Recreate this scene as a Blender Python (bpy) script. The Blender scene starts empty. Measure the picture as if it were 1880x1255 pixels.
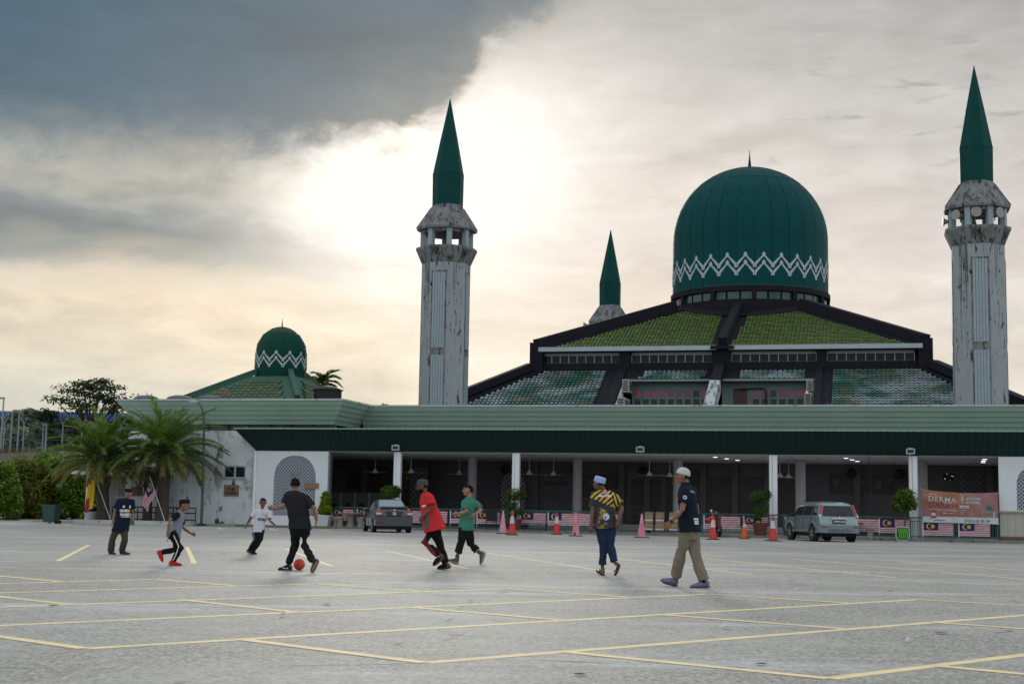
import bpy, bmesh, math, random
from math import sin, cos, pi, radians, atan, atan2, sqrt, tan
from mathutils import Vector, Matrix, noise
from mathutils.bvhtree import BVHTree

random.seed(7)
SC = bpy.context.scene
COL = SC.collection

# ------------------------------------------------------------------ camera
F = 2611.0                      # focal length in pixels of the 1880 px wide photograph
ROLL, CAMH = 0.018, 1.085
PITCH = atan((936.0 - 627.5) / F)
def ray(x, y):
    dx, dy = (x - 940) / F, -(y - 627.5) / F
    c, s = cos(ROLL), sin(ROLL)
    a, b = dx * c - dy * s, dx * s + dy * c
    return Vector((a, cos(PITCH) - b * sin(PITCH), sin(PITCH) + b * cos(PITCH)))
def gnd(x, y, z=0.0):           # point of the ground plane seen at a pixel of the photograph
    r = ray(x, y)
    return Vector((0, 0, CAMH)) + r * ((z - CAMH) / r.z)
cam_d = bpy.data.cameras.new('camera')
cam = bpy.data.objects.new('camera', cam_d); COL.objects.link(cam)
cam_d.sensor_width = 36.0; cam_d.lens = F / 1880 * 36
cam_d.clip_start = 0.1; cam_d.clip_end = 6000
r_, f_, u_ = Vector((1, 0, 0)), Vector((0, cos(PITCH), sin(PITCH))), Vector((0, -sin(PITCH), cos(PITCH)))
xi = r_ * cos(ROLL) + u_ * sin(ROLL); yi = u_ * cos(ROLL) - r_ * sin(ROLL)
cam.matrix_world = Matrix(((xi.x, yi.x, -f_.x, 0), (xi.y, yi.y, -f_.y, 0), (xi.z, yi.z, -f_.z, CAMH), (0, 0, 0, 1)))
cam_d.dof.use_dof = True; cam_d.dof.focus_distance = 27.0; cam_d.dof.aperture_fstop = 7.0
SC.camera = cam

# ------------------------------------------------------------------ world: cloudy evening sky
SUN_AZ, SUN_EL = radians(-3.5), radians(13.0)
W = bpy.data.worlds.new('World'); SC.world = W; W.use_nodes = True
nt = W.node_tree; nt.nodes.clear()
class N:
    """small wrapper that writes node maths"""
    def __init__(s, tree): s.t = tree
    def node(s, typ, **kw):
        n = s.t.nodes.new(typ)
        for k, v in kw.items(): setattr(n, k, v)
        return n
    def put(s, sock, v):
        if hasattr(v, 'is_linked'): s.t.links.new(v, sock)
        elif v is not None: sock.default_value = v
    def m(s, op, a, b=None, c=None):
        n = s.node('ShaderNodeMath', operation=op)
        s.put(n.inputs[0], a)
        if b is not None: s.put(n.inputs[1], b)
        if c is not None: s.put(n.inputs[2], c)
        return n.outputs[0]
    def ss(s, x, a, b, lo=0.0, hi=1.0):
        n = s.node('ShaderNodeMapRange', interpolation_type='SMOOTHSTEP')
        s.put(n.inputs['Value'], x); s.put(n.inputs['From Min'], a); s.put(n.inputs['From Max'], b)
        s.put(n.inputs['To Min'], lo); s.put(n.inputs['To Max'], hi)
        return n.outputs['Result']
    def mix(s, f, a, b, mode='MIX'):
        n = s.node('ShaderNodeMix', data_type='RGBA', blend_type=mode)
        s.put(n.inputs[0], f); s.put(n.inputs[6], a if hasattr(a, 'is_linked') else (*a, 1)[:4])
        s.put(n.inputs[7], b if hasattr(b, 'is_linked') else (*b, 1)[:4])
        return n.outputs[2]
    def noise(s, vec, scale, detail=4, rough=.55, dist=0.0):
        n = s.node('ShaderNodeTexNoise'); s.put(n.inputs['Vector'], vec)
        n.inputs['Scale'].default_value = scale; n.inputs['Detail'].default_value = detail
        n.inputs['Roughness'].default_value = rough; n.inputs['Distortion'].default_value = dist
        return n.outputs['Fac']
    def ramp(s, f, stops, interp='LINEAR'):
        n = s.node('ShaderNodeValToRGB'); s.put(n.inputs[0], f)
        cr = n.color_ramp; cr.interpolation = interp
        while len(cr.elements) < len(stops): cr.elements.new(0.5)
        for e, (p, c) in zip(cr.elements, stops): e.position = p; e.color = (*c, 1)[:4]
        return n.outputs[0]
def lin(r, g, b):
    f = lambda v: (v / 255 / 12.92) if v / 255 <= .04045 else ((v / 255 + .055) / 1.055) ** 2.4
    return (f(r), f(g), f(b))
g = N(nt)
tc = g.node('ShaderNodeTexCoord'); D = tc.outputs['Generated']
sx = g.node('ShaderNodeSeparateXYZ'); g.put(sx.inputs[0], D)
az = g.m('MULTIPLY', g.m('ARCTAN2', sx.outputs[0], sx.outputs[1]), 57.2958)
el = g.m('MULTIPLY', g.m('ARCSINE', sx.outputs[2]), 57.2958)
mp = g.node('ShaderNodeMapping'); g.put(mp.inputs[0], D); mp.inputs['Scale'].default_value = (5, 5, 17)
mp2 = g.node('ShaderNodeMapping'); g.put(mp2.inputs[0], D); mp2.inputs['Scale'].default_value = (9, 9, 26); mp2.inputs['Rotation'].default_value = (0, .12, 0)
n_big = g.noise(mp.outputs[0], 1.6, 5, .5, .4)
n_fin = g.noise(mp2.outputs[0], 2.2, 7, .6, .6)
nb = g.m('SUBTRACT', n_big, .5); nf = g.m('SUBTRACT', n_fin, .5)
elw = g.m('ADD', el, g.m('MULTIPLY', nb, 3.2)); elw = g.m('ADD', elw, g.m('MULTIPLY', nf, 1.2))
e01 = g.m('DIVIDE', elw, 30.0)
left = g.ramp(e01, [(0, lin(198, 203, 194)), (.15, lin(203, 205, 196)), (.20, lin(220, 212, 195)), (.265, lin(233, 219, 198)), (.303, lin(214, 205, 190)),
                    (.322, lin(160, 164, 161)), (.345, lin(118, 132, 139)), (.375, lin(130, 142, 147)), (.42, lin(180, 181, 172)), (.455, lin(178, 180, 172)), (.48, lin(148, 157, 159)), (.53, lin(108, 128, 139)), (1, lin(112, 132, 143))])
right = g.ramp(e01, [(0, lin(228, 222, 213)), (.15, lin(234, 226, 215)), (.27, lin(228, 219, 210)), (.36, lin(220, 213, 208)), (.45, lin(216, 211, 206)), (.53, lin(205, 202, 198)), (.64, lin(182, 181, 179)), (1, lin(160, 164, 167))])
base = g.mix(g.ss(g.m('ADD', az, g.m('MULTIPLY', nb, 5.0)), -8.5, -1.0), left, right)
# soft streaks
streak = g.m('ADD', g.m('MULTIPLY', nf, .50), g.m('ADD', g.m('MULTIPLY', nb, .62), 1.0))
base = g.mix(1.0, base, streak, 'MULTIPLY')
# the thin blue-grey wisps high on the right
mp3 = g.node('ShaderNodeMapping'); g.put(mp3.inputs[0], D); mp3.inputs['Scale'].default_value = (7, 7, 38)
wn = g.noise(mp3.outputs[0], 2.6, 6, .6, .3)
wm = g.m('MULTIPLY', g.ss(wn, .56, .70), g.m('MULTIPLY', g.ss(az, 7, 12), g.m('MULTIPLY', g.ss(el, 12.5, 14.5), g.ss(el, 21, 16.5))))
base = g.mix(g.m('MULTIPLY', wm, .75), base, lin(160, 164, 166))
# glare of the hidden sun
def gauss(a0, e0, sa, se):
    q = g.m('ADD', g.m('POWER', g.m('ABSOLUTE', g.m('DIVIDE', g.m('SUBTRACT', az, a0), sa)), 2.0), g.m('POWER', g.m('ABSOLUTE', g.m('DIVIDE', g.m('SUBTRACT', el, e0), se)), 2.0))
    return g.m('EXPONENT', g.m('MULTIPLY', q, -1.0))
gl = g.m('ADD', g.m('MULTIPLY', gauss(-4.6, 12.9, 5.2, 2.9), 1.45), g.m('MULTIPLY', gauss(0.0, 15.2, 4.4, 3.6), .80))
gl = g.m('ADD', gl, g.m('MULTIPLY', gauss(-4.0, 9.5, 6.0, 3.0), .40))
gl = g.m('MULTIPLY', gl, g.m('ADD', 1.0, g.m('MULTIPLY', nf, 1.1)))
base = g.mix(g.m('MINIMUM', gl, 1.0), base, (.97, .95, .92))
# the big dark cloud, its lower edge rising to the right
edge = None
for a, b, h in ((-9, -6.2, .9), (-6.2, -2.9, 1.0), (-3.2, -1.9, 1.0), (-2.3, -1.1, 1.3), (-1.5, .8, 1.1), (0.2, 3.0, 1.2), (2.4, 6.0, 6.0), (6, 30, 30)):
    t = g.ss(az, a, b, 0.0, h); edge = t if edge is None else g.m('ADD', edge, t)
edge = g.m('ADD', edge, 13.8)
wid = g.m('ADD', .75, g.m('ADD', g.ss(az, -6.0, -13.0, 0, 1.7), g.ss(az, -1.2, 1.5, 0, 1.3)))
dd = g.m('SUBTRACT', el, edge)
mp4 = g.node('ShaderNodeMapping'); g.put(mp4.inputs[0], D); mp4.inputs['Scale'].default_value = (16, 16, 24); mp4.inputs['Location'].default_value = (3, 1, 0)
n_edge = g.noise(mp4.outputs[0], 1.5, 7, .62, .5)
dd = g.m('ADD', dd, g.m('ADD', g.m('ADD', g.m('MULTIPLY', nb, 1.6), g.m('MULTIPLY', g.m('SUBTRACT', n_edge, .5), 4.6)), g.m('MULTIPLY', nf, 1.2)))
dark = g.ss(g.m('DIVIDE', dd, wid), -1.0, 1.2)
depth = g.ss(dd, 0.0, 4.0)
dcol = g.mix(depth, lin(124, 135, 140), lin(76, 104, 123))
dcol = g.mix(g.ss(az, -2.0, -14.0), dcol, lin(66, 98, 119))
dcol = g.mix(1.0, dcol, g.m('ADD', 1.0, g.m('ADD', g.m('MULTIPLY', nb, .5), g.m('MULTIPLY', nf, .35))), 'MULTIPLY')
lip = g.m('MULTIPLY', g.ss(dd, 1.1, -.4), g.m('MULTIPLY', g.ss(az, -12, -7), g.ss(n_edge, .40, .62)))
dcol = g.mix(g.m('MULTIPLY', lip, .8), dcol, lin(214, 198, 182))
dark = g.m('MULTIPLY', dark, g.ss(el, 62, 34))
cloud = g.mix(g.m('MULTIPLY', dark, .97), base, dcol)
# overcast that goes on overhead and behind the camera
ovc = g.mix(g.ss(el, 5, 60), lin(232, 237, 242), lin(226, 233, 241))
ovc = g.mix(1.0, ovc, g.m('ADD', 1.05, g.m('MULTIPLY', nb, .5)), 'MULTIPLY')
far = g.m('MAXIMUM', g.ss(g.m('ABSOLUTE', az), 35, 75), g.ss(el, 26, 50))
cloud = g.mix(far, cloud, ovc)
sky = g.node('ShaderNodeTexSky', sky_type='NISHITA'); sky.sun_disc = False
sky.sun_elevation = SUN_EL; sky.sun_rotation = SUN_AZ; sky.air_density = 1.2; sky.dust_density = 2.5
SKY_K = 0.10
cs = g.node('ShaderNodeVectorMath', operation='SCALE'); g.put(cs.inputs[0], cloud); cs.inputs['Scale'].default_value = 1 / SKY_K
fin = g.mix(.97, sky.outputs[0], cs.outputs[0])
bg = g.node('ShaderNodeBackground'); g.put(bg.inputs[0], fin); bg.inputs[1].default_value = SKY_K
wo = g.node('ShaderNodeOutputWorld'); nt.links.new(bg.outputs[0], wo.inputs[0])

sun_d = bpy.data.lights.new('sun', 'SUN'); sun_d.energy = 1.0; sun_d.angle = radians(10); sun_d.color = (1, .93, .82)
sun = bpy.data.objects.new('sun', sun_d); COL.objects.link(sun)
to_sun = Vector((sin(SUN_AZ) * cos(SUN_EL), cos(SUN_AZ) * cos(SUN_EL), sin(SUN_EL)))
sun.rotation_euler = to_sun.to_track_quat('Z', 'Y').to_euler(); sun.location = (0, 200, 80)
SC.view_settings.view_transform = 'Standard'; SC.view_settings.look = 'None'
SC.view_settings.exposure = 0.0; SC.view_settings.gamma = 1.0; SC.view_settings.use_curve_mapping = False
SC.cycles.max_bounces = 6; SC.cycles.diffuse_bounces = 4; SC.cycles.transparent_max_bounces = 6

# ------------------------------------------------------------------ the building's own axes: s along the front, t inward, z up
KY = .255; TH = atan(KY); D0 = 72.0
cT, sT = cos(TH), sin(TH)
def wld(s, t, z=0.0): return Vector((s * cT + t * sT, D0 - s * sT + t * cT, z))
def loc(X, Y): Y -= D0; return X * cT - Y * sT, X * sT + Y * cT
def bp(x, y, t):                # pixel -> (s, z) on the upright plane t
    r = ray(x, y); k = (t + D0 * cT) / (r.x * sT + r.y * cT); p = r * k
    return loc(p.x, p.y)[0], p.z + CAMH

# ------------------------------------------------------------------ materials
MATS = {}
def mat(name, col, rough=.6, col2=None, nscale=3.0, namt=.5, bump=0.0, bscale=40.0, metal=0.0, spec=.5, stains=None, stretch=(1, 1, 1),
        emit=None, estr=1.0, island=None, coat=0.0, sheen=0.0, trans=0.0, detail=5):
    """one procedural surface: two tones mixed by noise, optional stains ((colour, threshold, width, scale, stretch), ...), fine bump"""
    m = bpy.data.materials.new(name); m.use_nodes = True; MATS[name] = m
    h = N(m.node_tree); b = m.node_tree.nodes['Principled BSDF']
    t = h.node('ShaderNodeTexCoord').outputs['Object']
    mpn = h.node('ShaderNodeMapping'); h.put(mpn.inputs[0], t); mpn.inputs['Scale'].default_value = stretch
    c = (*col, 1)
    if col2 is None: col2 = tuple(v * .82 for v in col)
    nz = h.noise(mpn.outputs[0], nscale, detail, .6)
    out = h.mix(h.ss(nz, .5 - namt * .5, .5 + namt * .5), c, col2)
    for st in (stains or ()):
        sc, th, wd, sca, stv = st
        mm = h.node('ShaderNodeMapping'); h.put(mm.inputs[0], t); mm.inputs['Scale'].default_value = stv
        mm.inputs['Location'].default_value = (sum(map(ord, name)) % 17 * .37, th * 9, wd * 31)
        nn = h.noise(mm.outputs[0], sca, 8, .68, .25)
        out = h.mix(h.ss(nn, th, th + wd), out, sc)
    if island:
        gi = h.node('ShaderNodeNewGeometry').outputs['Random Per Island']
        out = h.mix(h.m('MULTIPLY', h.ss(gi, 1 - island[1], 1.0), island[2] if len(island) > 2 else 1.0), out, island[0])
        out = h.mix(1.0, out, h.m('ADD', .7, h.m('MULTIPLY', gi, .6)), 'MULTIPLY')
    h.put(b.inputs['Base Color'], out)
    b.inputs['Roughness'].default_value = rough; b.inputs['Metallic'].default_value = metal
    b.inputs['Specular IOR Level'].default_value = spec; b.inputs['Coat Weight'].default_value = coat
    b.inputs['Sheen Weight'].default_value = sheen
    if trans: b.inputs['Transmission Weight'].default_value = trans
    if emit: b.inputs['Emission Color'].default_value = (*emit, 1); b.inputs['Emission Strength'].default_value = estr
    if bump:
        bn = h.node('ShaderNodeBump'); bn.inputs['Strength'].default_value = bump; bn.inputs['Distance'].default_value = .02
        h.put(bn.inputs['Height'], h.noise(t, bscale, 4, .6)); m.node_tree.links.new(bn.outputs[0], b.inputs['Normal'])
    return m

# ------------------------------------------------------------------ mesh builder
class MB:
    def __init__(s): s.v = []; s.f = []; s.mi = []
    def pt(s, p): s.v.append(tuple(p)); return len(s.v) - 1
    def face(s, pts, mi=0):
        i = len(s.v); s.v += [tuple(p) for p in pts]; s.f.append(tuple(range(i, i + len(pts)))); s.mi.append(mi)
    def box(s, x0, x1, y0, y1, z0, z1, mi=0):
        i = len(s.v)
        s.v += [(x, y, z) for z in (z0, z1) for y in (y0, y1) for x in (x0, x1)]
        for q in ((0, 2, 3, 1), (4, 5, 7, 6), (0, 1, 5, 4), (2, 6, 7, 3), (0, 4, 6, 2), (1, 3, 7, 5)):
            s.f.append(tuple(i + k for k in q)); s.mi.append(mi)
    def hexa(s, p, mi=0):       # eight corners, bottom four then top four, each in order round
        i = len(s.v); s.v += [tuple(q) for q in p]
        for q in ((3, 2, 1, 0), (4, 5, 6, 7), (0, 1, 5, 4), (1, 2, 6, 5), (2, 3, 7, 6), (3, 0, 4, 7)):
            s.f.append(tuple(i + k for k in q)); s.mi.append(mi)
    def bar(s, a, b, w, h, up=(0, 0, 1), mi=0):   # square bar from a to b
        a, b = Vector(a), Vector(b); d = (b - a).normalized(); u = Vector(up)
        x = d.cross(u); x = x.normalized() if x.length > 1e-5 else Vector((1, 0, 0)); u = x.cross(d).normalized()
        c = [(-1, -1), (1, -1), (1, 1), (-1, 1)]
        s.hexa([a + x * (i * w / 2) + u * (j * h / 2) for i, j in c] + [b + x * (i * w / 2) + u * (j * h / 2) for i, j in c], mi)
    def ring(s, pts): i = len(s.v); s.v += [tuple(p) for p in pts]; return list(range(i, i + len(pts)))
    def skin(s, r0, r1, mi=0, closed=True):
        n = len(r0)
        for k in range(n if closed else n - 1):
            s.f.append((r0[k], r0[(k + 1) % n], r1[(k + 1) % n], r1[k])); s.mi.append(mi)
    def cap(s, r, mi=0, rev=False):
        s.f.append(tuple(reversed(r)) if rev else tuple(r)); s.mi.append(mi)
    def loft(s, rings, mi=0, caps=True):
        R = [s.ring(r) for r in rings]
        for a, b in zip(R, R[1:]): s.skin(a, b, mi)
        if caps: s.cap(R[0], mi, True); s.cap(R[-1], mi)
    def lathe(s, prof, n=24, c=(0, 0, 0), mi=0, caps=True, a0=0.0, mod=None):
        rings = []
        for r, z in prof:
            rings.append([(c[0] + (r * (mod(k, z) if mod else 1)) * cos(a0 + 2 * pi * k / n), c[1] + (r * (mod(k, z) if mod else 1)) * sin(a0 + 2 * pi * k / n), c[2] + z) for k in range(n)])
        s.loft(rings, mi, caps)
    def tube(s, pts, rads, n=8, mi=0, caps=True, ref=None):
        P = [Vector(p) for p in pts]; rings = []
        if not isinstance(rads, (list, tuple)): rads = [rads] * len(P)
        for i, p in enumerate(P):
            d = ((P[i + 1] if i + 1 < len(P) else P[i]) - (P[i - 1] if i else P[i])).normalized()
            a = Vector(ref) if ref is not None else (Vector((0, 0, 1)) if abs(d.z) < .9 else Vector((0, 1, 0)))
            a = (a - d * a.dot(d)); a = a.normalized() if a.length > 1e-4 else d.orthogonal().normalized()
            b = d.cross(a); q = rads[i]; ra, rb = q if isinstance(q, (list, tuple)) else (q, q)
            rings.append([p + a * (ra * cos(2 * pi * k / n)) + b * (rb * sin(2 * pi * k / n)) for k in range(n)])
        s.loft(rings, mi, caps)
    def ball(s, c, r, n=12, m=8, mi=0, ax=None, cut=(-1, 1)):
        c = Vector(c); r = (r, r, r) if not isinstance(r, (tuple, list)) else r
        ax = ax or (Vector((1, 0, 0)), Vector((0, 1, 0)), Vector((0, 0, 1)))
        rings = []
        for i in range(m + 1):
            ph = math.asin(cut[0]) + (math.asin(cut[1]) - math.asin(cut[0])) * i / m
            rr, z = max(cos(ph), .02), sin(ph)
            rings.append([c + ax[0] * (r[0] * rr * cos(2 * pi * k / n)) + ax[1] * (r[1] * rr * sin(2 * pi * k / n)) + ax[2] * (r[2] * z) for k in range(n)])
        s.loft(rings, mi)
    def prism(s, poly, d, mi=0):   # extrude a polygon of 3D points by vector d
        a = s.ring(poly); b = s.ring([Vector(p) + Vector(d) for p in poly])
        s.cap(a, mi, True); s.cap(b, mi); s.skin(a, b, mi)
    def xf(s, M): s.v = [tuple(M @ Vector(v)) for v in s.v]; return s
    def mesh(s, name, mats, org=(0, 0, 0), smooth=None):
        me = bpy.data.meshes.new(name)
        o = org
        me.from_pydata([(v[0] - o[0], v[1] - o[1], v[2] - o[2]) for v in s.v], [], s.f)
        for m in (mats if isinstance(mats, (list, tuple)) else [mats]): me.materials.append(m)
        if any(s.mi): me.polygons.foreach_set('material_index', s.mi)
        me.update()
        if smooth:
            me.polygons.foreach_set('use_smooth', [True] * len(me.polygons))
            me.set_sharp_from_angle(angle=radians(smooth))
        return me
    def build(s, name, mats, parent=None, org=None, smooth=None, kind=None, label=None, frame='B'):
        if parent is not None: org = ORG.get(parent.name, (0, 0, 0)) if org is None else org
        org = org or (0, 0, 0)
        ob = link(name, s.mesh(name, mats, org, smooth), parent)
        ORG[ob.name] = org
        if parent is None: place(ob, org, frame)
        if kind: ob['kind'] = kind
        if label: ob['label'] = label
        return ob
ORG = {}
def link(name, me, parent=None):
    ob = bpy.data.objects.new(name, me); COL.objects.link(ob)
    if parent is not None: ob.parent = parent
    return ob
def place(ob, org, frame):
    if frame == 'B': ob.location = wld(*org); ob.rotation_euler = (0, 0, -TH)
    else: ob.location = org
def tag(o, label, cat, group=None, kind=None):
    o['label'] = label; o['category'] = cat
    if group: o['group'] = group
    if kind: o['kind'] = kind
    return o
def thing(name, label, cat, org=(0, 0, 0), group=None, frame='B', rz=0.0):
    o = bpy.data.objects.new(name, None); COL.objects.link(o); o.empty_display_size = .3
    if frame == 'B': place(o, org, 'B'); ORG[o.name] = org; o.rotation_euler.z += rz
    else: o.location = org; o.rotation_euler = (0, 0, rz); ORG[o.name] = (0, 0, 0)
    return tag(o, label, cat, group)
def inst(name, me, parent, locv=(0, 0, 0), rz=0.0, sc=None, rot=None):
    o = link(name, me, parent); o.location = locv; o.rotation_euler = rot or (0, 0, rz)
    if sc: o.scale = (sc,) * 3 if not isinstance(sc, tuple) else sc
    ORG[o.name] = (0, 0, 0)
    return o
def copy_tree(o, parent=None):
    c = o.copy(); COL.objects.link(c); ORG[c.name] = ORG.get(o.name, (0, 0, 0))
    if parent is not None: c.parent = parent
    for ch in list(o.children): copy_tree(ch, c)
    return c
def text_mesh(body, size, bold=.02, depth=0.0, align='CENTER', spacing=1.0):
    cu = bpy.data.curves.new('text', 'FONT'); cu.body = body; cu.size = size; cu.offset = bold * size; cu.extrude = depth
    cu.align_x = align; cu.align_y = 'CENTER'; cu.space_character = spacing; cu.resolution_u = 3
    o = bpy.data.objects.new('text', cu); COL.objects.link(o)
    dg = bpy.context.evaluated_depsgraph_get(); me = bpy.data.meshes.new_from_object(o.evaluated_get(dg))
    bpy.data.objects.remove(o); bpy.data.curves.remove(cu)
    return me
def text_part(body, size, m, parent, locv, xdir, ydir, name='lettering', **kw):
    me = text_mesh(body, size, **kw); me.materials.clear(); me.materials.append(m)
    x, y = Vector(xdir).normalized(), Vector(ydir).normalized(); z = x.cross(y)
    M = Matrix(((x.x, y.x, z.x, locv[0]), (x.y, y.y, z.y, locv[1]), (x.z, y.z, z.z, locv[2]), (0, 0, 0, 1)))
    me.transform(M); o = link(name, me, parent); ORG[o.name] = ORG.get(parent.name, (0, 0, 0))
    return o

# palette -------------------------------------------------------------------------------------------------------
BLACKST = (.012, .011, .010)
white_wall = mat('white_wall_paint', (.70, .75, .77), .8, (.63, .68, .70), 1.2, .8, .25, 30, stains=[((.22, .22, .20), .66, .14, 1.3, (1, 1, .35)), ((.06, .06, .055), .735, .06, 2.2, (1, 1, .5))])
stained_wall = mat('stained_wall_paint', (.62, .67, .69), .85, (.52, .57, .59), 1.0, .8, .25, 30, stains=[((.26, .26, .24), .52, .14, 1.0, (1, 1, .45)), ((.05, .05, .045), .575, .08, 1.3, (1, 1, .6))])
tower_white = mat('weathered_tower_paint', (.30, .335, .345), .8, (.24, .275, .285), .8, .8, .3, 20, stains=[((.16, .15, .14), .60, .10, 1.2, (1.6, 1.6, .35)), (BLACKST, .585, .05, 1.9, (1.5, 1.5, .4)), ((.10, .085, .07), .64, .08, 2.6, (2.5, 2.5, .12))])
def run_stains(m, z0, z1, col=(.035, .032, .030)):   # dark runs that start under the ledge and thin out downwards
    h = N(m.node_tree); b = m.node_tree.nodes['Principled BSDF']; src = b.inputs['Base Color'].links[0].from_socket
    t = h.node('ShaderNodeTexCoord').outputs['Object']; s_ = h.node('ShaderNodeSeparateXYZ'); h.put(s_.inputs[0], t)
    mp_ = h.node('ShaderNodeMapping'); h.put(mp_.inputs[0], t); mp_.inputs['Scale'].default_value = (4.5, 4.5, .16)
    q = h.m('ADD', h.noise(mp_.outputs[0], 1.0, 6, .65, .2), h.m('MULTIPLY', h.ss(s_.outputs[2], z0, z1), .16))
    fine = h.noise(t, 5.0, 5, .7)
    q = h.m('ADD', q, h.m('MULTIPLY', h.m('SUBTRACT', fine, .5), .28))
    h.put(b.inputs['Base Color'], h.mix(h.m('MULTIPLY', h.ss(q, .675, .77), .8), src, col))
run_stains(tower_white, 7.0, 16.2)
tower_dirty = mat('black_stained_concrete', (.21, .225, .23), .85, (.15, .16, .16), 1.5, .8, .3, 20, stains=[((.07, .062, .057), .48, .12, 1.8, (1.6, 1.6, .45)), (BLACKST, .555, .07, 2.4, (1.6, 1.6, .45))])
louvre_m = mat('grey_white_metal', (.27, .34, .37), .5, (.23, .30, .33), 3, .6)
spire_m = mat('green_spire_metal', (.001, .044, .040), .55, (.002, .055, .048), 1.5, .7, metal=.0, spec=.10, stains=[((.004, .03, .027), .58, .1, 1.5, (1.5, 1.5, .3))])
dome_m = mat('teal_dome_metal', (.003, .052, .054), .55, (.004, .064, .064), .9, .8, spec=.06, stains=[((.0, .040, .042), .56, .10, 1.1, (1.2, 1.2, .3)), ((.02, .10, .09), .64, .1, 1.6, (1.5, 1.5, .25))])
dome_seam = mat('dark_teal_seam', (.002, .022, .022), .6)
dome2_m = mat('green_dome_metal', (.001, .042, .026), .5, (.002, .053, .032), 1.3, .8, spec=.10)
chev_m = mat('white_trim_paint', (.40, .46, .50), .6, (.34, .40, .44), 3, .6)
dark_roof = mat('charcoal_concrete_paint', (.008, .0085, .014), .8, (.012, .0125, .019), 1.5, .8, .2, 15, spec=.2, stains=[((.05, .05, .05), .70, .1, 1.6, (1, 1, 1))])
tile_up = mat('yellow_green_roof_tile', (.25, .32, .085), .45, (.135, .245, .09), 1.4, .6, spec=.25, detail=7, stains=[((.20, .17, .06), .62, .12, 1.2, (1, 1, 1))], island=((.04, .09, .03), .2, .7))
tile_lo = mat('weathered_green_roof_tile', (.025, .15, .125), .30, (.085, .19, .12), .55, .4, spec=.7, detail=7, stains=[((.25, .19, .11), .50, .16, .6, (1, 1, 1)), ((.40, .48, .52), .42, .22, .5, (.7, 1, 1.9)), ((.44, .50, .53), .62, .08, 3.2, (1, 1, 1)), ((.07, .06, .05), .7, .06, 2.5, (1, 1, 1))])
tile_sm = mat('mossy_green_roof_tile', (.045, .10, .055), .5, (.07, .12, .065), 1.2, .5, spec=.2, stains=[((.17, .11, .05), .50, .12, 1.4, (1, 1, 1)), ((.05, .05, .04), .64, .06, 3, (1, 1, 1))])
rib_green = mat('green_ridge_concrete', (.018, .085, .055), .7, (.026, .10, .065), 1.4, .7, .2, 12, stains=[((.19, .14, .06), .62, .1, 1.2, (1, 1, 1))])
board_m = mat('pale_green_fascia_paint', (.37, .52, .425), .55, (.30, .45, .365), .7, .8, .1, 30, stretch=(1, 1, .3), stains=[((.42, .48, .45), .66, .1, .9, (.5, 1, 2.2)), ((.07, .10, .08), .70, .07, 1.6, (2, 1, .4))])
board_back = mat('dark_green_fascia_backing', (.03, .055, .045), .8)
coping_m = mat('stained_white_coping', (.50, .54, .54), .8, (.40, .43, .43), 2, .7, .2, 20, stains=[((.08, .08, .075), .58, .08, 2.2, (1, 1, 1))])
canopy_m = mat('dark_green_corrugated_steel', (.009, .034, .029), .6, (.008, .029, .025), .8, .8, spec=.25)
gutter_m = mat('pale_green_gutter', (.22, .36, .28), .5)
column_m = mat('white_column_paint', (.80, .84, .86), .6, (.72, .76, .78), 2, .7, .1, 30, stains=[((.30, .31, .31), .70, .1, 2, (1, 1, .4))])
ceil_m = mat('white_ceiling_board', (.82, .80, .81), .8, (.76, .74, .75), .7)
beam_m = mat('grey_ceiling_joint', (.16, .155, .16), .8)
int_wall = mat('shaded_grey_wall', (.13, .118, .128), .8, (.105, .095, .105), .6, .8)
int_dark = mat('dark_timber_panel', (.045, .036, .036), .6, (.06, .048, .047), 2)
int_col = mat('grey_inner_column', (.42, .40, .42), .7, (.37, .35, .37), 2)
floor_m = mat('dark_floor_tile', (.36, .355, .345), .45, (.30, .295, .285), 1)
glass_dk = mat('dark_window_glass', (.010, .015, .020), .3, (.012, .016, .02), 1.5, spec=.2)
glass_tint = mat('tinted_window_glass', (.012, .018, .022), .2, spec=.3)
frame_w = mat('pale_window_frame', (.44, .48, .49), .5)
band_m = mat('grey_clerestory_band', (.27, .29, .30), .7, (.22, .24, .25), 2, .7)
gal_wall = mat('grey_green_gallery_wall', (.105, .155, .14), .8, (.09, .135, .12), 1.2)
door_m = mat('red_brown_timber_door', (.055, .016, .012), .5, (.04, .012, .01), 4, stretch=(4, 1, .5))
pink_lit = mat('pink_lit_pane', (.10, .01, .05), .2, (.05, .004, .02), 4.0, .6, emit=(.62, .05, .24), estr=.085)
rose_lit = mat('dim_rose_lit_pane', (.05, .01, .025), .2, emit=(.30, .03, .12), estr=.10)
cream_lit = mat('cream_lit_pane', (.5, .45, .3), .3, emit=(.95, .82, .50), estr=.75)
lamp_lit = mat('lit_downlight', (.9, .9, .9), .3, emit=(.92, 1.0, .97), estr=1.6)
ac_m = mat('off_white_ac_casing', (.36, .37, .36), .5, (.31, .32, .31), 3, stains=[((.2, .19, .17), .66, .1, 3, (1, 1, .5))])
black_pl = mat('black_plastic', (.012, .012, .014), .5, spec=.3)
black_metal = mat('black_painted_steel', (.012, .014, .016), .4)
grey_metal = mat('grey_galvanised_steel', (.20, .23, .26), .45, (.17, .2, .23), 4, metal=.3)
rail_m = mat('green_painted_rail', (.006, .105, .085), .45, (.006, .085, .07), 3)
kerb_m = mat('mossy_concrete_kerb', (.20, .21, .19), .9, (.13, .14, .12), 1.5, .8, .4, 20, stains=[((.03, .033, .028), .55, .1, 1.6, (1, 1, 1))])
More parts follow.
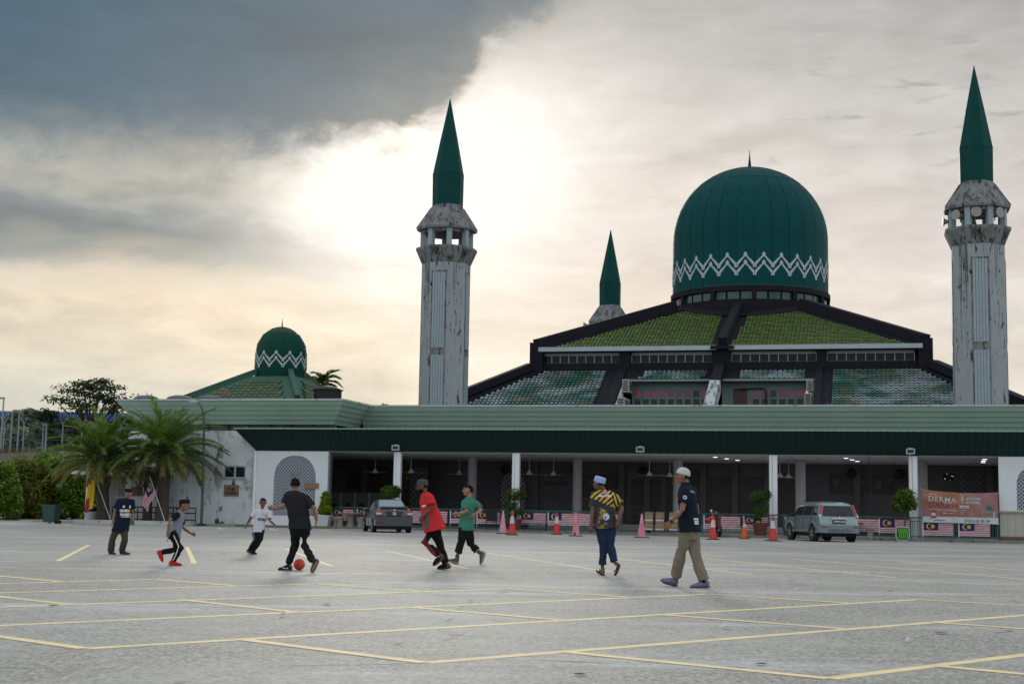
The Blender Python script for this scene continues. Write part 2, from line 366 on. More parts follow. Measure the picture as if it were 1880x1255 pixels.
concrete_m = mat('pale_concrete', (.34, .34, .32), .9, (.27, .27, .26), 1.4, .8, .3, 25, stains=[((.10, .10, .09), .62, .1, 2, (1, 1, 1))])
# ------------------------------------------------------------------ ground
def ground_mat():
    m = bpy.data.materials.new('weathered_asphalt'); m.use_nodes = True
    h = N(m.node_tree); b = m.node_tree.nodes['Principled BSDF']
    t = h.node('ShaderNodeTexCoord').outputs['Object']
    vo = h.node('ShaderNodeTexVoronoi'); vo.inputs['Scale'].default_value = 26; h.put(vo.inputs['Vector'], t); sv_ = h.node('ShaderNodeSeparateXYZ'); h.put(sv_.inputs[0], vo.outputs['Color']); cell = sv_.outputs[0]
    vo2 = h.node('ShaderNodeTexVoronoi'); vo2.inputs['Scale'].default_value = 9; h.put(vo2.inputs['Vector'], t); sv2 = h.node('ShaderNodeSeparateXYZ'); h.put(sv2.inputs[0], vo2.outputs['Color']); cell2 = sv2.outputs[0]
    gr = h.noise(t, 22, 5, .85); gr2 = h.noise(t, 9, 6, .8); big = h.noise(t, .22, 6, .62, .4); mid = h.noise(t, 1.3, 6, .65)
    mp_ = h.node('ShaderNodeMapping'); h.put(mp_.inputs[0], t); mp_.inputs['Scale'].default_value = (.25, 1.3, 1); mp_.inputs['Rotation'].default_value = (0, 0, .1)
    stk = h.noise(mp_.outputs[0], .5, 6, .6, .3)
    c = h.mix(h.ss(gr, .36, .64), (.085, .087, .080), (.375, .36, .32))
    c = h.mix(h.m('MULTIPLY', h.ss(gr2, .57, .66), .6), c, (.055, .056, .053))
    c = h.mix(h.m('MULTIPLY', h.ss(gr, .68, .76), .8), c, (.50, .495, .46))
    c = h.mix(h.m('MULTIPLY', h.ss(big, .42, .60), .55), c, (.31, .305, .28))
    c = h.mix(h.m('MULTIPLY', h.ss(mid, .58, .72), .5), c, (.36, .36, .345))
    c = h.mix(h.m('MULTIPLY', h.ss(mid, .36, .26), .45), c, (.10, .10, .095))
    c = h.mix(h.m('MULTIPLY', h.ss(stk, .53, .68), .6), c, (.38, .39, .395))
    c = h.mix(1.0, c, h.m('ADD', .95, h.m('ADD', h.m('MULTIPLY', cell, .44), h.m('MULTIPLY', cell2, .24))), 'MULTIPLY')
    crk = h.node('ShaderNodeTexVoronoi', feature='DISTANCE_TO_EDGE'); crk.inputs['Scale'].default_value = .16; wv_ = h.node('ShaderNodeVectorMath', operation='ADD'); wn_ = h.node('ShaderNodeTexNoise'); wn_.inputs['Scale'].default_value = .8; wn_.inputs['Detail'].default_value = 5; h.put(wn_.inputs['Vector'], t); h.put(wv_.inputs[0], t); h.put(wv_.inputs[1], wn_.outputs['Color']); h.put(crk.inputs['Vector'], wv_.outputs[0])
    c = h.mix(h.m('MULTIPLY', h.ss(crk.outputs['Distance'], .006, .001), h.m('MULTIPLY', h.ss(mid, .45, .6), .65)), c, (.05, .05, .048))
    oil = h.noise(t, .55, 3, .5, .8); c = h.mix(h.m('MULTIPLY', h.ss(oil, .69, .78), .45), c, (.09, .09, .088))
    h.put(b.inputs['Base Color'], c); b.inputs['Roughness'].default_value = .72; b.inputs['Specular IOR Level'].default_value = .42
    bn = h.node('ShaderNodeBump'); bn.inputs['Strength'].default_value = .55; bn.inputs['Distance'].default_value = .008
    h.put(bn.inputs['Height'], h.m('ADD', gr, h.m('MULTIPLY', gr2, .7))); m.node_tree.links.new(bn.outputs[0], b.inputs['Normal'])
    return m
asphalt = ground_mat()
mb = MB(); mb.face([(-1500, -300, 0), (1500, -300, 0), (1500, 3000, 0), (-1500, 3000, 0)])
mb.build('asphalt_ground', asphalt, kind='structure', frame='W')

def paint_mat():
    m = bpy.data.materials.new('worn_yellow_road_paint'); m.use_nodes = True
    h = N(m.node_tree); b = m.node_tree.nodes['Principled BSDF']
    t = h.node('ShaderNodeTexCoord').outputs['Object']
    n1 = h.noise(t, 70, 3, .7); n2 = h.noise(t, 2.0, 5, .6)
    c = h.mix(h.ss(n2, .4, .65), (.86, .70, .36), (.74, .62, .36))
    wear = h.m('MULTIPLY', h.ss(n1, .54, .64), h.ss(n2, .30, .70))
    c = h.mix(h.m('MULTIPLY', wear, .6), c, (.27, .265, .25))
    h.put(b.inputs['Base Color'], c); b.inputs['Roughness'].default_value = .75
    return m
paint = paint_mat()
def far_end(a, b, k): return b + (b - a).normalized() * k
def strip(mb, a, b, w=.11, z=.004):
    a, b = Vector((a[0], a[1])), Vector((b[0], b[1])); d = (b - a).normalized(); n_ = Vector((-d.y, d.x)) * w / 2
    mb.face([(*(a - n_), z), (*(b - n_), z), (*(b + n_), z), (*(a + n_), z)])
G = lambda x, y: Vector(gnd(x, y)[:2])
d1 = Vector((cos(radians(44.2)), sin(radians(44.2)))); d2 = Vector((cos(radians(137)), sin(radians(137))))
def mark(name, a, b, z=.004, w=.13):
    z *= .45
    mb = MB(); strip(mb, a, b, w, z); ob = mb.build(name, paint, frame='W'); ob['kind'] = 'structure'; return ob
corn = dict(L1=(G(155, 1190), G(1685, 1100)), L2=(G(0, 1147) - d1 * 6, G(1300, 1090)), L3=(G(0, 1115) - d1 * 7, G(930, 1080)),
            L4=(G(0, 1088) - d1 * 6, G(580, 1071)), L5=(G(0, 1073) - d1 * 6, G(285, 1063)), L0=(G(780, 1216), G(1880, 1130) + d1 * 6), Lm=(G(1522, 1245), G(1880, 1203) + d1 * 7))
for k, (a, b) in corn.items(): mark('bay_line', a, b, .004)
for a, b in (((155, 1190), (0, 1168)), ((780, 1216), (435, 1172)), ((1522, 1245), (1035, 1196)), ((1552, 1154), (1205, 1127)), ((550, 1124), (330, 1100)), ((1032, 1138), (750, 1114)),
             ((1565, 1107), (1300, 1090)), ((1155, 1096), (930, 1080)), ((770, 1085), (580, 1071)), ((435, 1075), (285, 1063)), ((135, 1110), (0, 1095)), ((120, 1068), (0, 1057))):
    A, B_ = G(*a), G(*b)
    if b[0] == 0: B_ = B_ + (B_ - A).normalized() * 1.5
    mark('bay_line', A, B_, .008)
for a in ((1715, 1142), (1720, 1222), (1685, 1100)):
    A = G(*a); mark('bay_line', A, A - d2 * (2.25 if a[0] != 1685 else 4), .008)
# the rows of bays in front of the building: lines 2.5 m apart
dF = Vector((cos(radians(103.4)), sin(radians(103.4))))
for k in range(-2, 9):
    A = Vector((-3.23 + 2.56 * k, 26.45 - .12 * k))
    mark('bay_line', A, A + dF * 10.6, .004, .10)
for k in range(-6, 8):
    A = Vector((-5.2 + 2.56 * k, 62.5 - .66 * k)); mark('bay_line', A, A + dF * 4.6, .004, .10)

# plinth that the building stands on, with its kerb
mb = MB(); mb.box(-14.2, 31, -1.3, 13, -.3, .10); mb.build('building_apron', floor_m, kind='structure')
mb = MB(); mb.box(-14.2, 31, -1.47, -1.31, -.2, .07); kerb = mb.build('apron_kerb', kerb_m, kind='structure')
s = -14.2
while s < 31:      # kerb stones, slightly uneven
    w = random.uniform(.85, .98); mb = MB(); e_ = random.uniform(-.012, .012); mb.box(s, s + w - .02, -1.5 + e_, -1.302, -.1, .105 + random.uniform(-.012, .012)); mb.build('kerb_stone', kerb_m, kerb); s += w
mb = MB(); mb.box(-26, -14.2, -1.5, .3, -.2, .10); mb.build('side_walk', concrete_m, kind='structure')
mb = MB(); mb.box(-16.8, -8.5, -1.9, -1.51, -.2, .006); mb.build('drain_strip', mat('dark_wet_drain', (.03, .032, .03), .8), kind='structure')
mb = MB(); mb.face([(-60, 10, .006), (-23.5, 10, .006), (-24.5, -1.0, .006), (-60, -1.0, .006)]); mb.build('verge_paving', concrete_m, kind='structure')

# ------------------------------------------------------------------ entrance hall: roof boards, canopy, columns
hall = thing('entrance_hall', 'long low white entrance hall with pale green boarded fascia and dark canopy', 'building', (8, 0, 0))
def boards(s0, s1, t0, zt, zb, out, parent, n=5, lret=0, rret=0, flare=.85, ret_to=None):
    """clapboard fascia that leans outward at the top, each board its own part"""
    h = (zt - zb) / n
    for k in range(n):
        za, zb_ = zt - h * k, zt - h * (k + 1) + .004
        fa, fb = flare * (1 - k / n), flare * (1 - (k + 1) / n)
        mb = MB(); th = .035
        L = lambda z, f, lip: (s0 - (f if lret else 0) - (lip if lret else 0), s1 + (f if rret else 0) + (lip if rret else 0), t0 - f - lip)
        a0, a1, at = L(za, fa, 0.0); b0, b1, bt = L(zb_, fb, .055)
        pts_o = [(b0, bt, zb_), (b1, bt, zb_), (a1, at, za), (a0, at, za)]
        mb.face(pts_o); mb.face([(b0, bt, zb_), (b1, bt, zb_), (b1, bt + .06, zb_), (b0, bt + .06, zb_)])
        if rret and ret_to: mb.face([(b1, bt, zb_), (b1, ret_to, zb_), (a1, ret_to, za), (a1, at, za)]); mb.face([(b1, bt, zb_), (b1, ret_to, zb_), (b1 - .06, ret_to, zb_), (b1 - .06, bt, zb_)])
        if lret and ret_to: mb.face([(b0, bt, zb_), (b0, ret_to, zb_), (a0, ret_to, za), (a0, at, za)])
        mb.build('fascia_board', board_m, parent)
# main fascia (top edge at t = 5) and the side wing's, which stands 4 m further forward
boards(-10.0, 31, 5.85, 6.66, 5.42, -1, hall)
mb = MB(); mb.box(-10, 31, 5.90, 6.2, 5.3, 6.6); mb.build('fascia_backing', board_back, hall)
mb = MB(); mb.box(-9.4, 31, 4.97, 5.5, 6.665, 6.76); mb.build('coping', coping_m, hall)
mb = MB(); mb.box(-10, 31, 5.5, 40, 6.45, 6.60); mb.build('flat_roof', concrete_m, hall)
# canopy: corrugated steel leaning outward, ribs as real waves
mb = MB(); n = 0; s = -13.85; zc0, zc1 = 3.97, 5.04; run = 1.0; step = .075
top, bot = [], []
while s < 31:
    d = .018 * (1 if (n // 2) % 2 else -1)
    bot.append((s, 0.0 - .02 + d, zc0)); top.append((s - (run * .8 if n == 0 else 0), -run + d, zc1 + d)); n += 1; s += step
i0 = mb.ring(bot); i1 = mb.ring(top); mb.skin(i0, i1, 0, False)
mb.face([(-13.85, -.02, zc0), (-14.65, -run, zc1), (-14.65, 5.5, zc1), (-13.85, 5.5, zc0)])
mb.build('canopy_cladding', canopy_m, hall)
mb = MB(); mb.box(-14.70, 31, -1.07, -.97, zc1 + .01, zc1 + .075); mb.build('gutter', gutter_m, hall)
for k in range(24):
    s = -14 + k * 1.9; mb = MB(); mb.box(s, s + .03, -1.10, -1.07, zc1 + .02, zc1 + .11); mb.build('gutter_bracket', chev_m, hall)
mb = MB(); mb.face([(-14.6, -1.0, zc1 + .002), (31, -1.0, zc1 + .002), (31, 6, 5.40), (-14.6, 6, 5.40)]); mb.build('canopy_roof', canopy_m, hall)
# ceiling boards with dark joints
mb = MB(); mb.box(-14.5, 31, .02, 12.2, 4.00, 4.05); mb.build('ceiling_slab', ceil_m, hall)
mb0 = MB(); mb0.box(0, 1.22, 0, 11.9, 0, .02); cb = mb0.mesh('ceiling_board', ceil_m)
for k in range(36): inst('ceiling_board', cb, hall, (-13.9 + k * 1.26 - 8, .06, 3.955))
# ---- columns with downpipes
cm = MB(); cm.box(-.01, .21, 0, .24, .10, 3.95); cme = cm.mesh('column', column_m)
pm = MB(); pm.tube([(-.10, .08, .10), (-.10, .08, 3.95)], .085, 12); pme = pm.mesh('downpipe', column_m, smooth=40)
for i, s in enumerate((-6.02, .28, 13.08, 19.58)):
    c = inst('column', cme, hall, (s - 8, .02, 0))
    inst('downpipe', pme, hall, (s - 8, .02, 0))
# ---- front wall with the pointed arch screen, left
def arch_pts(sc, w, z0, zs, z1, n=14):
    """closed outline of a pointed arch: springing at zs, tip at z1"""
    P = [(sc - w / 2, z0), (sc + w / 2, z0)]
    for k in range(n + 1):
        a = k / n; P.append((sc + w / 2 * cos(a * pi / 2) ** .85, zs + (z1 - zs) * sin(a * pi / 2) ** .92))
    for k in range(n - 1, -1, -1):
        a = k / n; P.append((sc - w / 2 * cos(a * pi / 2) ** .85, zs + (z1 - zs) * sin(a * pi / 2) ** .92))
    return P
def wall_with_hole(mb, s0, s1, z0, z1, t0, t1, hole, mi=0):
    """upright slab with one opening (an outline in s, z starting at its lower left corner)"""
    for t, rev in ((t0, False), (t1, True)):
        outer = [(s0, z0), (s1, z0), (s1, z1), (s0, z1)]
        bm_ = [(s, t, z) for s, z in hole]
        zb = hole[0][1]; l, r = hole[0][0], hole[1][0]
        mb.face([(s0, t, z0), (s1, t, z0), (s1, t, zb), (s0, t, zb)], mi)
        rt = [p for p in hole[1:]] ; m = len(rt) // 2
        right = rt[:m + 1]; leftp = rt[m:] + [hole[0]]
        for a, b in zip(right, right[1:]):
            mb.face([(a[0], t, a[1]), (s1, t, a[1]), (s1, t, b[1]), (b[0], t, b[1])], mi)
        for a, b in zip(leftp, leftp[1:]):
            mb.face([(a[0], t, a[1]), (s0, t, a[1]), (s0, t, b[1]), (b[0], t, b[1])], mi)
        zt = max(p[1] for p in hole); mb.face([(s0, t, zt), (s1, t, zt), (s1, t, z1), (s0, t, z1)], mi)
    n = len(hole)
    for k in range(n):
        a, b = hole[k], hole[(k + 1) % n]; mb.face([(a[0], t0, a[1]), (b[0], t0, b[1]), (b[0], t1, b[1]), (a[0], t1, a[1])], mi)
    for (a, b) in (((s0, z0), (s1, z0)), ((s1, z0), (s1, z1)), ((s1, z1), (s0, z1)), ((s0, z1), (s0, z0))):
        mb.face([(a[0], t0, a[1]), (b[0], t0, b[1]), (b[0], t1, b[1]), (a[0], t1, a[1])], mi)
def in_arch(s, z, sc, w, z0, zs, z1):
    if z < z0 or abs(s - sc) > w / 2: return False
    if z <= zs: return True
    q = min(1, max(0, (z - zs) / (z1 - zs))); a = math.asin(q ** (1 / .92)); return abs(s - sc) <= w / 2 * cos(a) ** .85
def lattice(sc, w, z0, zs, z1, t, parent, m, pitch=.125, bar=.042, name='lattice_screen'):
    """screen of crossing diagonal bars with a small tile at each crossing, clipped to the arch"""
    mb = MB()
    for sg in (1, -1):
        c = -12.0
        while c < 12:
            run_, start = [], None
            q = -6.0
            st = .03
            while q < 6:
                s, z = sc + (c + q) * .7071 , (z0 + z1) / 2 + sg * (q - c) * .7071
                ins = in_arch(s, z, sc, w, z0, zs, z1)
                if ins and start is None: start = (s, z)
                if ins: last = (s, z)
                if (not ins) and start is not None:
                    if abs(last[0] - start[0]) > .03: mb.bar((start[0], t, start[1]), (last[0], t, last[1]), bar, .05, (0, 1, 0))
                    start = None
                q += st
            c += pitch
        t += .004
    return mb.build(name, m, parent, kind='stuff')
mb = MB(); ah = arch_pts(-11.62, 2.36, .60, 2.46, 3.72)
wall_with_hole(mb, -13.80, -9.78, .05, 3.955, 0.0, .22, ah); mb.build('front_wall', white_wall, hall)
lattice(-11.62, 2.36, .60, 2.46, 3.72, .09, hall, chev_m)
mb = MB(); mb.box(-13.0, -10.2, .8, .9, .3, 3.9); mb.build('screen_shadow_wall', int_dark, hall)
mb = MB(); mb.box(-11.05, -10.25, -.06, -.02, 2.03, 2.30); nb_ = mb.build('wooden_plaque', mat('tan_wood_board', (.27, .17, .085), .6, (.20, .12, .06), 6, stretch=(1, 1, 6)), hall)
mb = MB(); mb.bar((-11.95, -.04, 2.78), (-11.3, -.04, 2.78), .04, .05); mb.bar((-11.72, -.04, 2.78), (-11.72, -.04, 2.3), .03, .03); mb.build('lamp_bracket', grey_metal, hall)
mb = MB(); mb.tube([(-13.86, -.05, .05), (-13.86, -.05, 3.95)], .085, 12); mb.build('downpipe', column_m, hall, smooth=40)
mb = MB(); mb.box(-9.78, -9.70, .05, .4, .1, 3.95); mb.build('wall_edge_trim', grey_metal, hall)
# right-hand front wall with its arch screen, ledge and tiled dado
mb = MB(); ah2 = arch_pts(25.45, 2.5, 1.50, 2.7, 3.6); wall_with_hole(mb, 23.42, 31, 1.40, 3.955, 0.0, .22, ah2); mb.build('front_wall', white_wall, hall)
lattice(25.45, 2.5, 1.50, 2.7, 3.6, .09, hall, chev_m)
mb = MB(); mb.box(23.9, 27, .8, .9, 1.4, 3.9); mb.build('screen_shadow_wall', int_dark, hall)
mb = MB(); mb.box(23.36, 31, -.10, .26, 1.36, 1.455); mb.build('ledge', mat('yellowish_stone_ledge', (.33, .28, .17), .7, (.27, .22, .13), 3), hall)
mb = MB(); mb.box(23.42, 31, .02, .22, .05, 1.36); mb.build('dado_backing', concrete_m, hall)
dt = mat('cream_dado_tile', (.40, .40, .36), .35, (.36, .36, .32), 1.2)
tb = MB(); tb.box(0, .335, 0, .02, 0, .265); tme = tb.mesh('dado_tile', dt)
for k in range(22):
    for r in range(4): inst('dado_tile', tme, hall, (23.43 + k * .345 - 8, 0.0, .30 + r * .268))
mb = MB(); mb.box(23.40, 31, -.02, .2, .03, .28); mb.build('brown_base_strip', mat('brown_tile_base', (.14, .085, .05), .7, (.10, .06, .04), 4), hall)
# ---- inside
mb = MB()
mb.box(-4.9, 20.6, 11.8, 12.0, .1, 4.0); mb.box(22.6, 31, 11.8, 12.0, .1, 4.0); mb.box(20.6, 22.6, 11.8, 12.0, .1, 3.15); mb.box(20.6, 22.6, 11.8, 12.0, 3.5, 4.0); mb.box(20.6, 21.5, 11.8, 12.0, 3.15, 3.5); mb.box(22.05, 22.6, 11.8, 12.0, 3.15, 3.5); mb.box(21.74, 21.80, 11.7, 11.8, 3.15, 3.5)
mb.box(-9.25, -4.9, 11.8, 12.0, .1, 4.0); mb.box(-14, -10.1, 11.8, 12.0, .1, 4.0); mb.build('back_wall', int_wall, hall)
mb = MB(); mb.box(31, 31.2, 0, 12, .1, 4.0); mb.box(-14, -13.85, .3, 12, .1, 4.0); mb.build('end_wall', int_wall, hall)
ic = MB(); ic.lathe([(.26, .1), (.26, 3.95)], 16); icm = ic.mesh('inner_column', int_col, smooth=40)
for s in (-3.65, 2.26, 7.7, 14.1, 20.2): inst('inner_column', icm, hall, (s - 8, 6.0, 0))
sc_ = MB(); sc_.box(-.18, .18, 0, .3, .1, 3.95); scm = sc_.mesh('pilaster', int_wall)
for s in (-12.0, -9.6, -1.4, 3.7, 5.2, 8.4, 10.2, 12.0, 16.9, 23.9): inst('pilaster', scm, hall, (s - 8, 11.5, 0))
def dark_panel(name, s0, s1, z0, z1, m=int_dark, t=11.7, th=.06):
    mb = MB(); mb.box(s0, s1, t, t + th, z0, z1); return mb.build(name, m, hall)
brownp = mat('brown_shaded_panel', (.07, .05, .044), .6, (.055, .039, .035), 2)
dark_panel('timber_screen', -8.9, -7.9, .2, 3.9); dark_panel('notice_board', .9, 4.0, 1.9, 3.25, brownp); dark_panel('notice_board', 15.4, 17.5, 2.35, 3.40); dark_panel('notice_board', 17.7, 19.6, 2.35, 3.40)
dark_panel('timber_door', 4.3, 5.9, .2, 3.0); dark_panel('timber_door', 6.3, 8.2, .2, 3.5); dark_panel('timber_door', 8.8, 11.8, .2, 3.2); dark_panel('timber_screen', -12.3, -10.3, .2, 3.6, brownp)
dark_panel('notice_board', -.9, .5, 2.55, 2.80); dark_panel('timber_door', 12.3, 13.7, .2, 3.4, brownp)
papr = mat('faded_notice_paper', (.12, .12, .115), .8)
for k in range(16):
    s0 = random.choice((1.1, 1.8, 2.5, 3.2, 15.6, 16.3, 16.9, 17.9, 18.5, 19.1)); z0 = random.uniform(2.0, 2.9) if s0 < 10 else random.uniform(2.45, 2.95)
    mb = MB(); mb.box(s0, s0 + .3, 11.66, 11.69, z0, z0 + .4); mb.build('notice_paper', papr, hall)
# low partition with little arches (left bay)
part_m = mat('grey_partition', (.17, .18, .19), .8)
mb = MB(); mb.box(-13.5, -9.3, 9.0, 9.1, .1, 1.95); mb.build('partition', part_m, hall)
for k in range(5):
    s0 = -13.2 + k * .88; mb = MB(); mb.prism([(x, 8.97, z) for x, z in arch_pts(s0 + .3, .5, .25, .9, 1.35, 6)], (0, .025, 0)); mb.build('partition_arch', int_dark, hall)
    mb = MB(); mb.box(s0 + .68, s0 + .78, 8.93, 9.0, .1, 1.95); mb.build('partition_post', int_col, hall)
mb = MB(); mb.prism([(x, 11.74, z) for x, z in arch_pts(-12.7, 1.0, 2.2, 2.7, 3.25, 8)], (0, .05, 0)); mb.build('arch_window', int_dark, hall)
lattice(-7.75, 1.05, .3, 3.4, 3.45, 9.2, hall, part_m, .22, .05); lattice(-2.7, 1.5, .3, 2.2, 3.3, 11.5, hall, int_col, .2, .05); lattice(22.9, 1.2, 1.2, 3.5, 3.55, 11.5, hall, part_m, .22, .05)
mb = MB(); mb.box(-8.3, -7.2, 9.3, 9.34, .1, 3.9); mb.build('timber_screen', int_dark, hall)
# raised platform and ramp rails at the back
mb = MB(); mb.box(-1, 13.5, 8.5, 11.7, .1, .42); mb.build('inner_platform', floor_m, hall)
mb = MB()
for z in (1.35, 1.0, .7): mb.bar((-3.4, 8.3, z), (5.5, 8.3, z), .04, .04)
for k in range(6): mb.bar((-3.4 + k * 1.78, 8.3, .1), (-3.4 + k * 1.78, 8.3, 1.35), .04, .04)
mb.build('inner_handrail', int_wall, hall)
for pq in ((10.0, 3), (10.38, 5), (10.76, 7), (16.47, 3), (16.73, 5), (16.97, 7), (23.03, 3), (23.12, 5), (23.24, 7)):
    mb = MB(); mb.lathe([(.02, -.004), (.10, -.004), (.12, .02)], 14, (pq[0], pq[1], 3.935)); mb.build('downlight', lamp_lit, hall)
    ld = bpy.data.lights.new('downlight_lamp', 'AREA'); ld.shape = 'DISK'; ld.size = .18; ld.energy = 11; ld.color = (.95, 1.0, .98); lo_ = bpy.data.objects.new('downlight_lamp', ld); COL.objects.link(lo_); lo_.parent = hall; lo_.location = (pq[0] - 8, pq[1], 3.92)
# ceiling fans (each hangs from the ceiling) and round wall fans
fan_m = mat('pale_fan_enamel', (.42, .41, .40), .5)
f0 = thing('ceiling_fan', 'white ceiling fan hanging just right of the third front column', 'fan', (13.2, 3.5, 3.93), 'ceiling fans in the entrance hall')
mb = MB(); mb.tube([(13.2, 3.5, 3.93), (13.2, 3.5, 3.12)], .018, 8); mb.build('rod', fan_m, f0)
mb = MB(); mb.lathe([(.03, .22), (.07, .16), (.16, .03), (.15, -.02), (.02, -.04)], 16, (13.2, 3.5, 3.0)); mb.build('motor', fan_m, f0, smooth=50)
for k in range(3):
    a = .35 + k * 2.094; mb = MB(); u = Vector((cos(a), sin(a), 0)); v = Vector((-sin(a), cos(a), 0)); c = Vector((13.2, 3.5, 3.0))
    mb.hexa([c + u * .14 - v * .03, c + u * .75 - v * .07, c + u * .75 + v * .07, c + u * .14 + v * .03] + [q + Vector((0, 0, .012)) for q in (c + u * .14 - v * .03, c + u * .75 - v * .07, c + u * .75 + v * .07, c + u * .14 + v * .03)])
    mb.build('blade', fan_m, f0)
for i, (s, t, lb) in enumerate(((13.55, 5.0, 'white ceiling fan farther in behind the fan by the third column'), (.06, 4.0, 'white ceiling fan hanging just right of the second front column'),
        (1.15, 5.0, 'white ceiling fan over the black bench and second flag'), (6.56, 3.5, 'white ceiling fan hanging left above the man in the white cap'), (7.4, 5.0, 'farther white ceiling fan nearest the man in the white cap'),
        (-6.38, 3.5, 'white ceiling fan hanging just right of the first front column'), (-4.4, 6.0, 'dim ceiling fan above the boy in the green shirt'), (-8.6, 4.0, 'dim ceiling fan above the grey saloon car'))):
    c = copy_tree(f0); c.location = wld(s, t, 3.93); c.rotation_euler.z = -TH + i * .5; c['label'] = lb
wf = thing('wall_fan', 'round black wall fan high between second column and notice board', 'fan', (1.0, 11.5, 3.45), 'round wall fans at the back of the hall')
mb = MB(); mb.lathe([(.05, -.05), (.26, -.04), (.28, 0), (.26, .06), (.05, .12)], 20); mb.xf(Matrix.Translation((1.0, 11.4, 3.45)) @ Matrix.Rotation(pi / 2, 4, 'X')); mb.build('fan_cage', black_pl, wf, smooth=40)
mb = MB(); mb.box(.95, 1.05, 11.45, 11.8, 3.38, 3.46); mb.build('wall_arm', black_pl, wf)
for i, (s, lb) in enumerate(((5.0, 'round black wall fan high above the man in the striped shirt'), (-3.2, 'round black wall fan above the inner lattice arch'), (16.6, 'round black wall fan above the silver car'), (19.2, 'round black wall fan left of the fourth front column'))):
    c = copy_tree(wf); c.location = wld(s, 11.5, 3.45); c['label'] = lb
# flood lights on the canopy's lower edge
fl = thing('flood_light', 'white box flood light under the canopy above the first column', 'light', (-5.9, -.15, 3.97), 'flood lights along the canopy')
mb = MB()
for x0, x1, z0, z1 in ((-6.1, -5.7, 4.02, 4.07), (-6.1, -5.7, 4.23, 4.28), (-6.1, -6.05, 4.07, 4.23), (-5.75, -5.7, 4.07, 4.23)): mb.box(x0, x1, -.62, -.50, z0, z1)
mb.box(-6.0, -5.8, -.5, -.35, 4.2, 4.32); mb.build('housing', chev_m, fl)
mb = MB(); mb.box(-6.05, -5.75, -.585, -.57, 4.07, 4.23); mb.build('lens', glass_tint, fl)
mb = MB(); mb.bar((-5.9, -.45, 4.15), (-5.9, -.1, 4.0), .05, .05); mb.build('arm', grey_metal, fl)
for s, lb in ((6.72, 'white box flood light under the canopy at mid front, no column below'), (19.48, 'white box flood light under the canopy above the fourth column')):
    c = copy_tree(fl); c.location = wld(s, -.15, 3.97); c['label'] = lb

# ------------------------------------------------------------------ side wing on the left
wing = thing('side_wing', 'white stained side wing with flared boarded fascia behind the palms', 'building', (-18, 0.3, 0))
boards(-21.9, -10.35, 1.95, 6.70, 5.47, -1, wing, lret=1, rret=1, ret_to=5.9, flare=.9)
mb = MB(); mb.box(-22.84, -9.42, .98, 1.2, 6.705, 6.80); mb.box(-9.62, -9.42, 1.2, 5.4, 6.705, 6.80); mb.box(-22.84, -22.64, 1.2, 8, 6.705, 6.80); mb.build('coping', coping_m, wing)
mb = MB(); mb.box(-21.9, -10.35, 2.0, 14, 5.50, 6.6); mb.build('roof_block', board_back, wing)
rec = mat('green_grey_recess', (.10, .14, .12), .8)
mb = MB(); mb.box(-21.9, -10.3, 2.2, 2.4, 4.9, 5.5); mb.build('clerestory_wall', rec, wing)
for k in range(9):
    s0 = -21.6 + k * 1.25; mb = MB(); mb.box(s0, s0 + .14, 2.08, 2.2, 5.0, 5.48); mb.build('clerestory_post', board_back, wing)
hole = [(-15.74, 2.50), (-14.45, 2.50), (-14.45, 3.17), (-15.09, 3.171), (-15.74, 3.17)]
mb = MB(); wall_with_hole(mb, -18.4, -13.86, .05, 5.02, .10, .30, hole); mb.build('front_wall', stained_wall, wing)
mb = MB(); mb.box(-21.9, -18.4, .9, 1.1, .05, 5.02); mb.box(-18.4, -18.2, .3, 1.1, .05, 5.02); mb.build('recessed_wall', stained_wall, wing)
mb = MB(); mb.box(-21.9, -13.9, 1.1, 2.3, 4.8, 5.0); mb.build('wall_cap', concrete_m, wing)
win = MB()
for a in ((-15.74, -14.45, 2.50, 2.57), (-15.74, -14.45, 3.10, 3.17), (-15.74, -15.66, 2.57, 3.10), (-14.53, -14.45, 2.57, 3.10), (-15.14, -15.04, 2.57, 3.10)): win.box(a[0], a[1], .13, .22, a[2], a[3])
wf_ = win.build('window', chev_m, wing)
for s0, s1 in ((-15.66, -15.14), (-15.04, -14.53)):
    mb = MB(); mb.box(s0, s1, .17, .18, 2.57, 3.10); mb.build('pane', glass_dk, wf_)
mb = MB(); mb.box(-15.80, -14.40, .04, .10, 2.44, 2.50); mb.build('sill', concrete_m, wf_)
mb = MB(); mb.box(-15.66, -14.80, .06, .098, 1.55, 2.16); pq = mb.build('sign_plaque', mat('brown_sign_board', (.22, .15, .10), .6, (.16, .11, .075), 4), wing)
text_part('WUDUK', .17, black_pl, pq, (-15.23 + 18, .052 - .3, 1.71), (1, 0, 0), (0, 0, 1), bold=.05)
ib = MB()
for x in (-15.36, -15.12):
    ib.tube([(x - .06, .05, 1.86), (x - .06, .05, 1.97), (x, .05, 2.02), (x + .06, .05, 1.97), (x + .06, .05, 1.86)], .022, 6)
ib.ball((-15.12, .05, 1.88), .04); ib.build('sign_symbol', black_pl, pq)
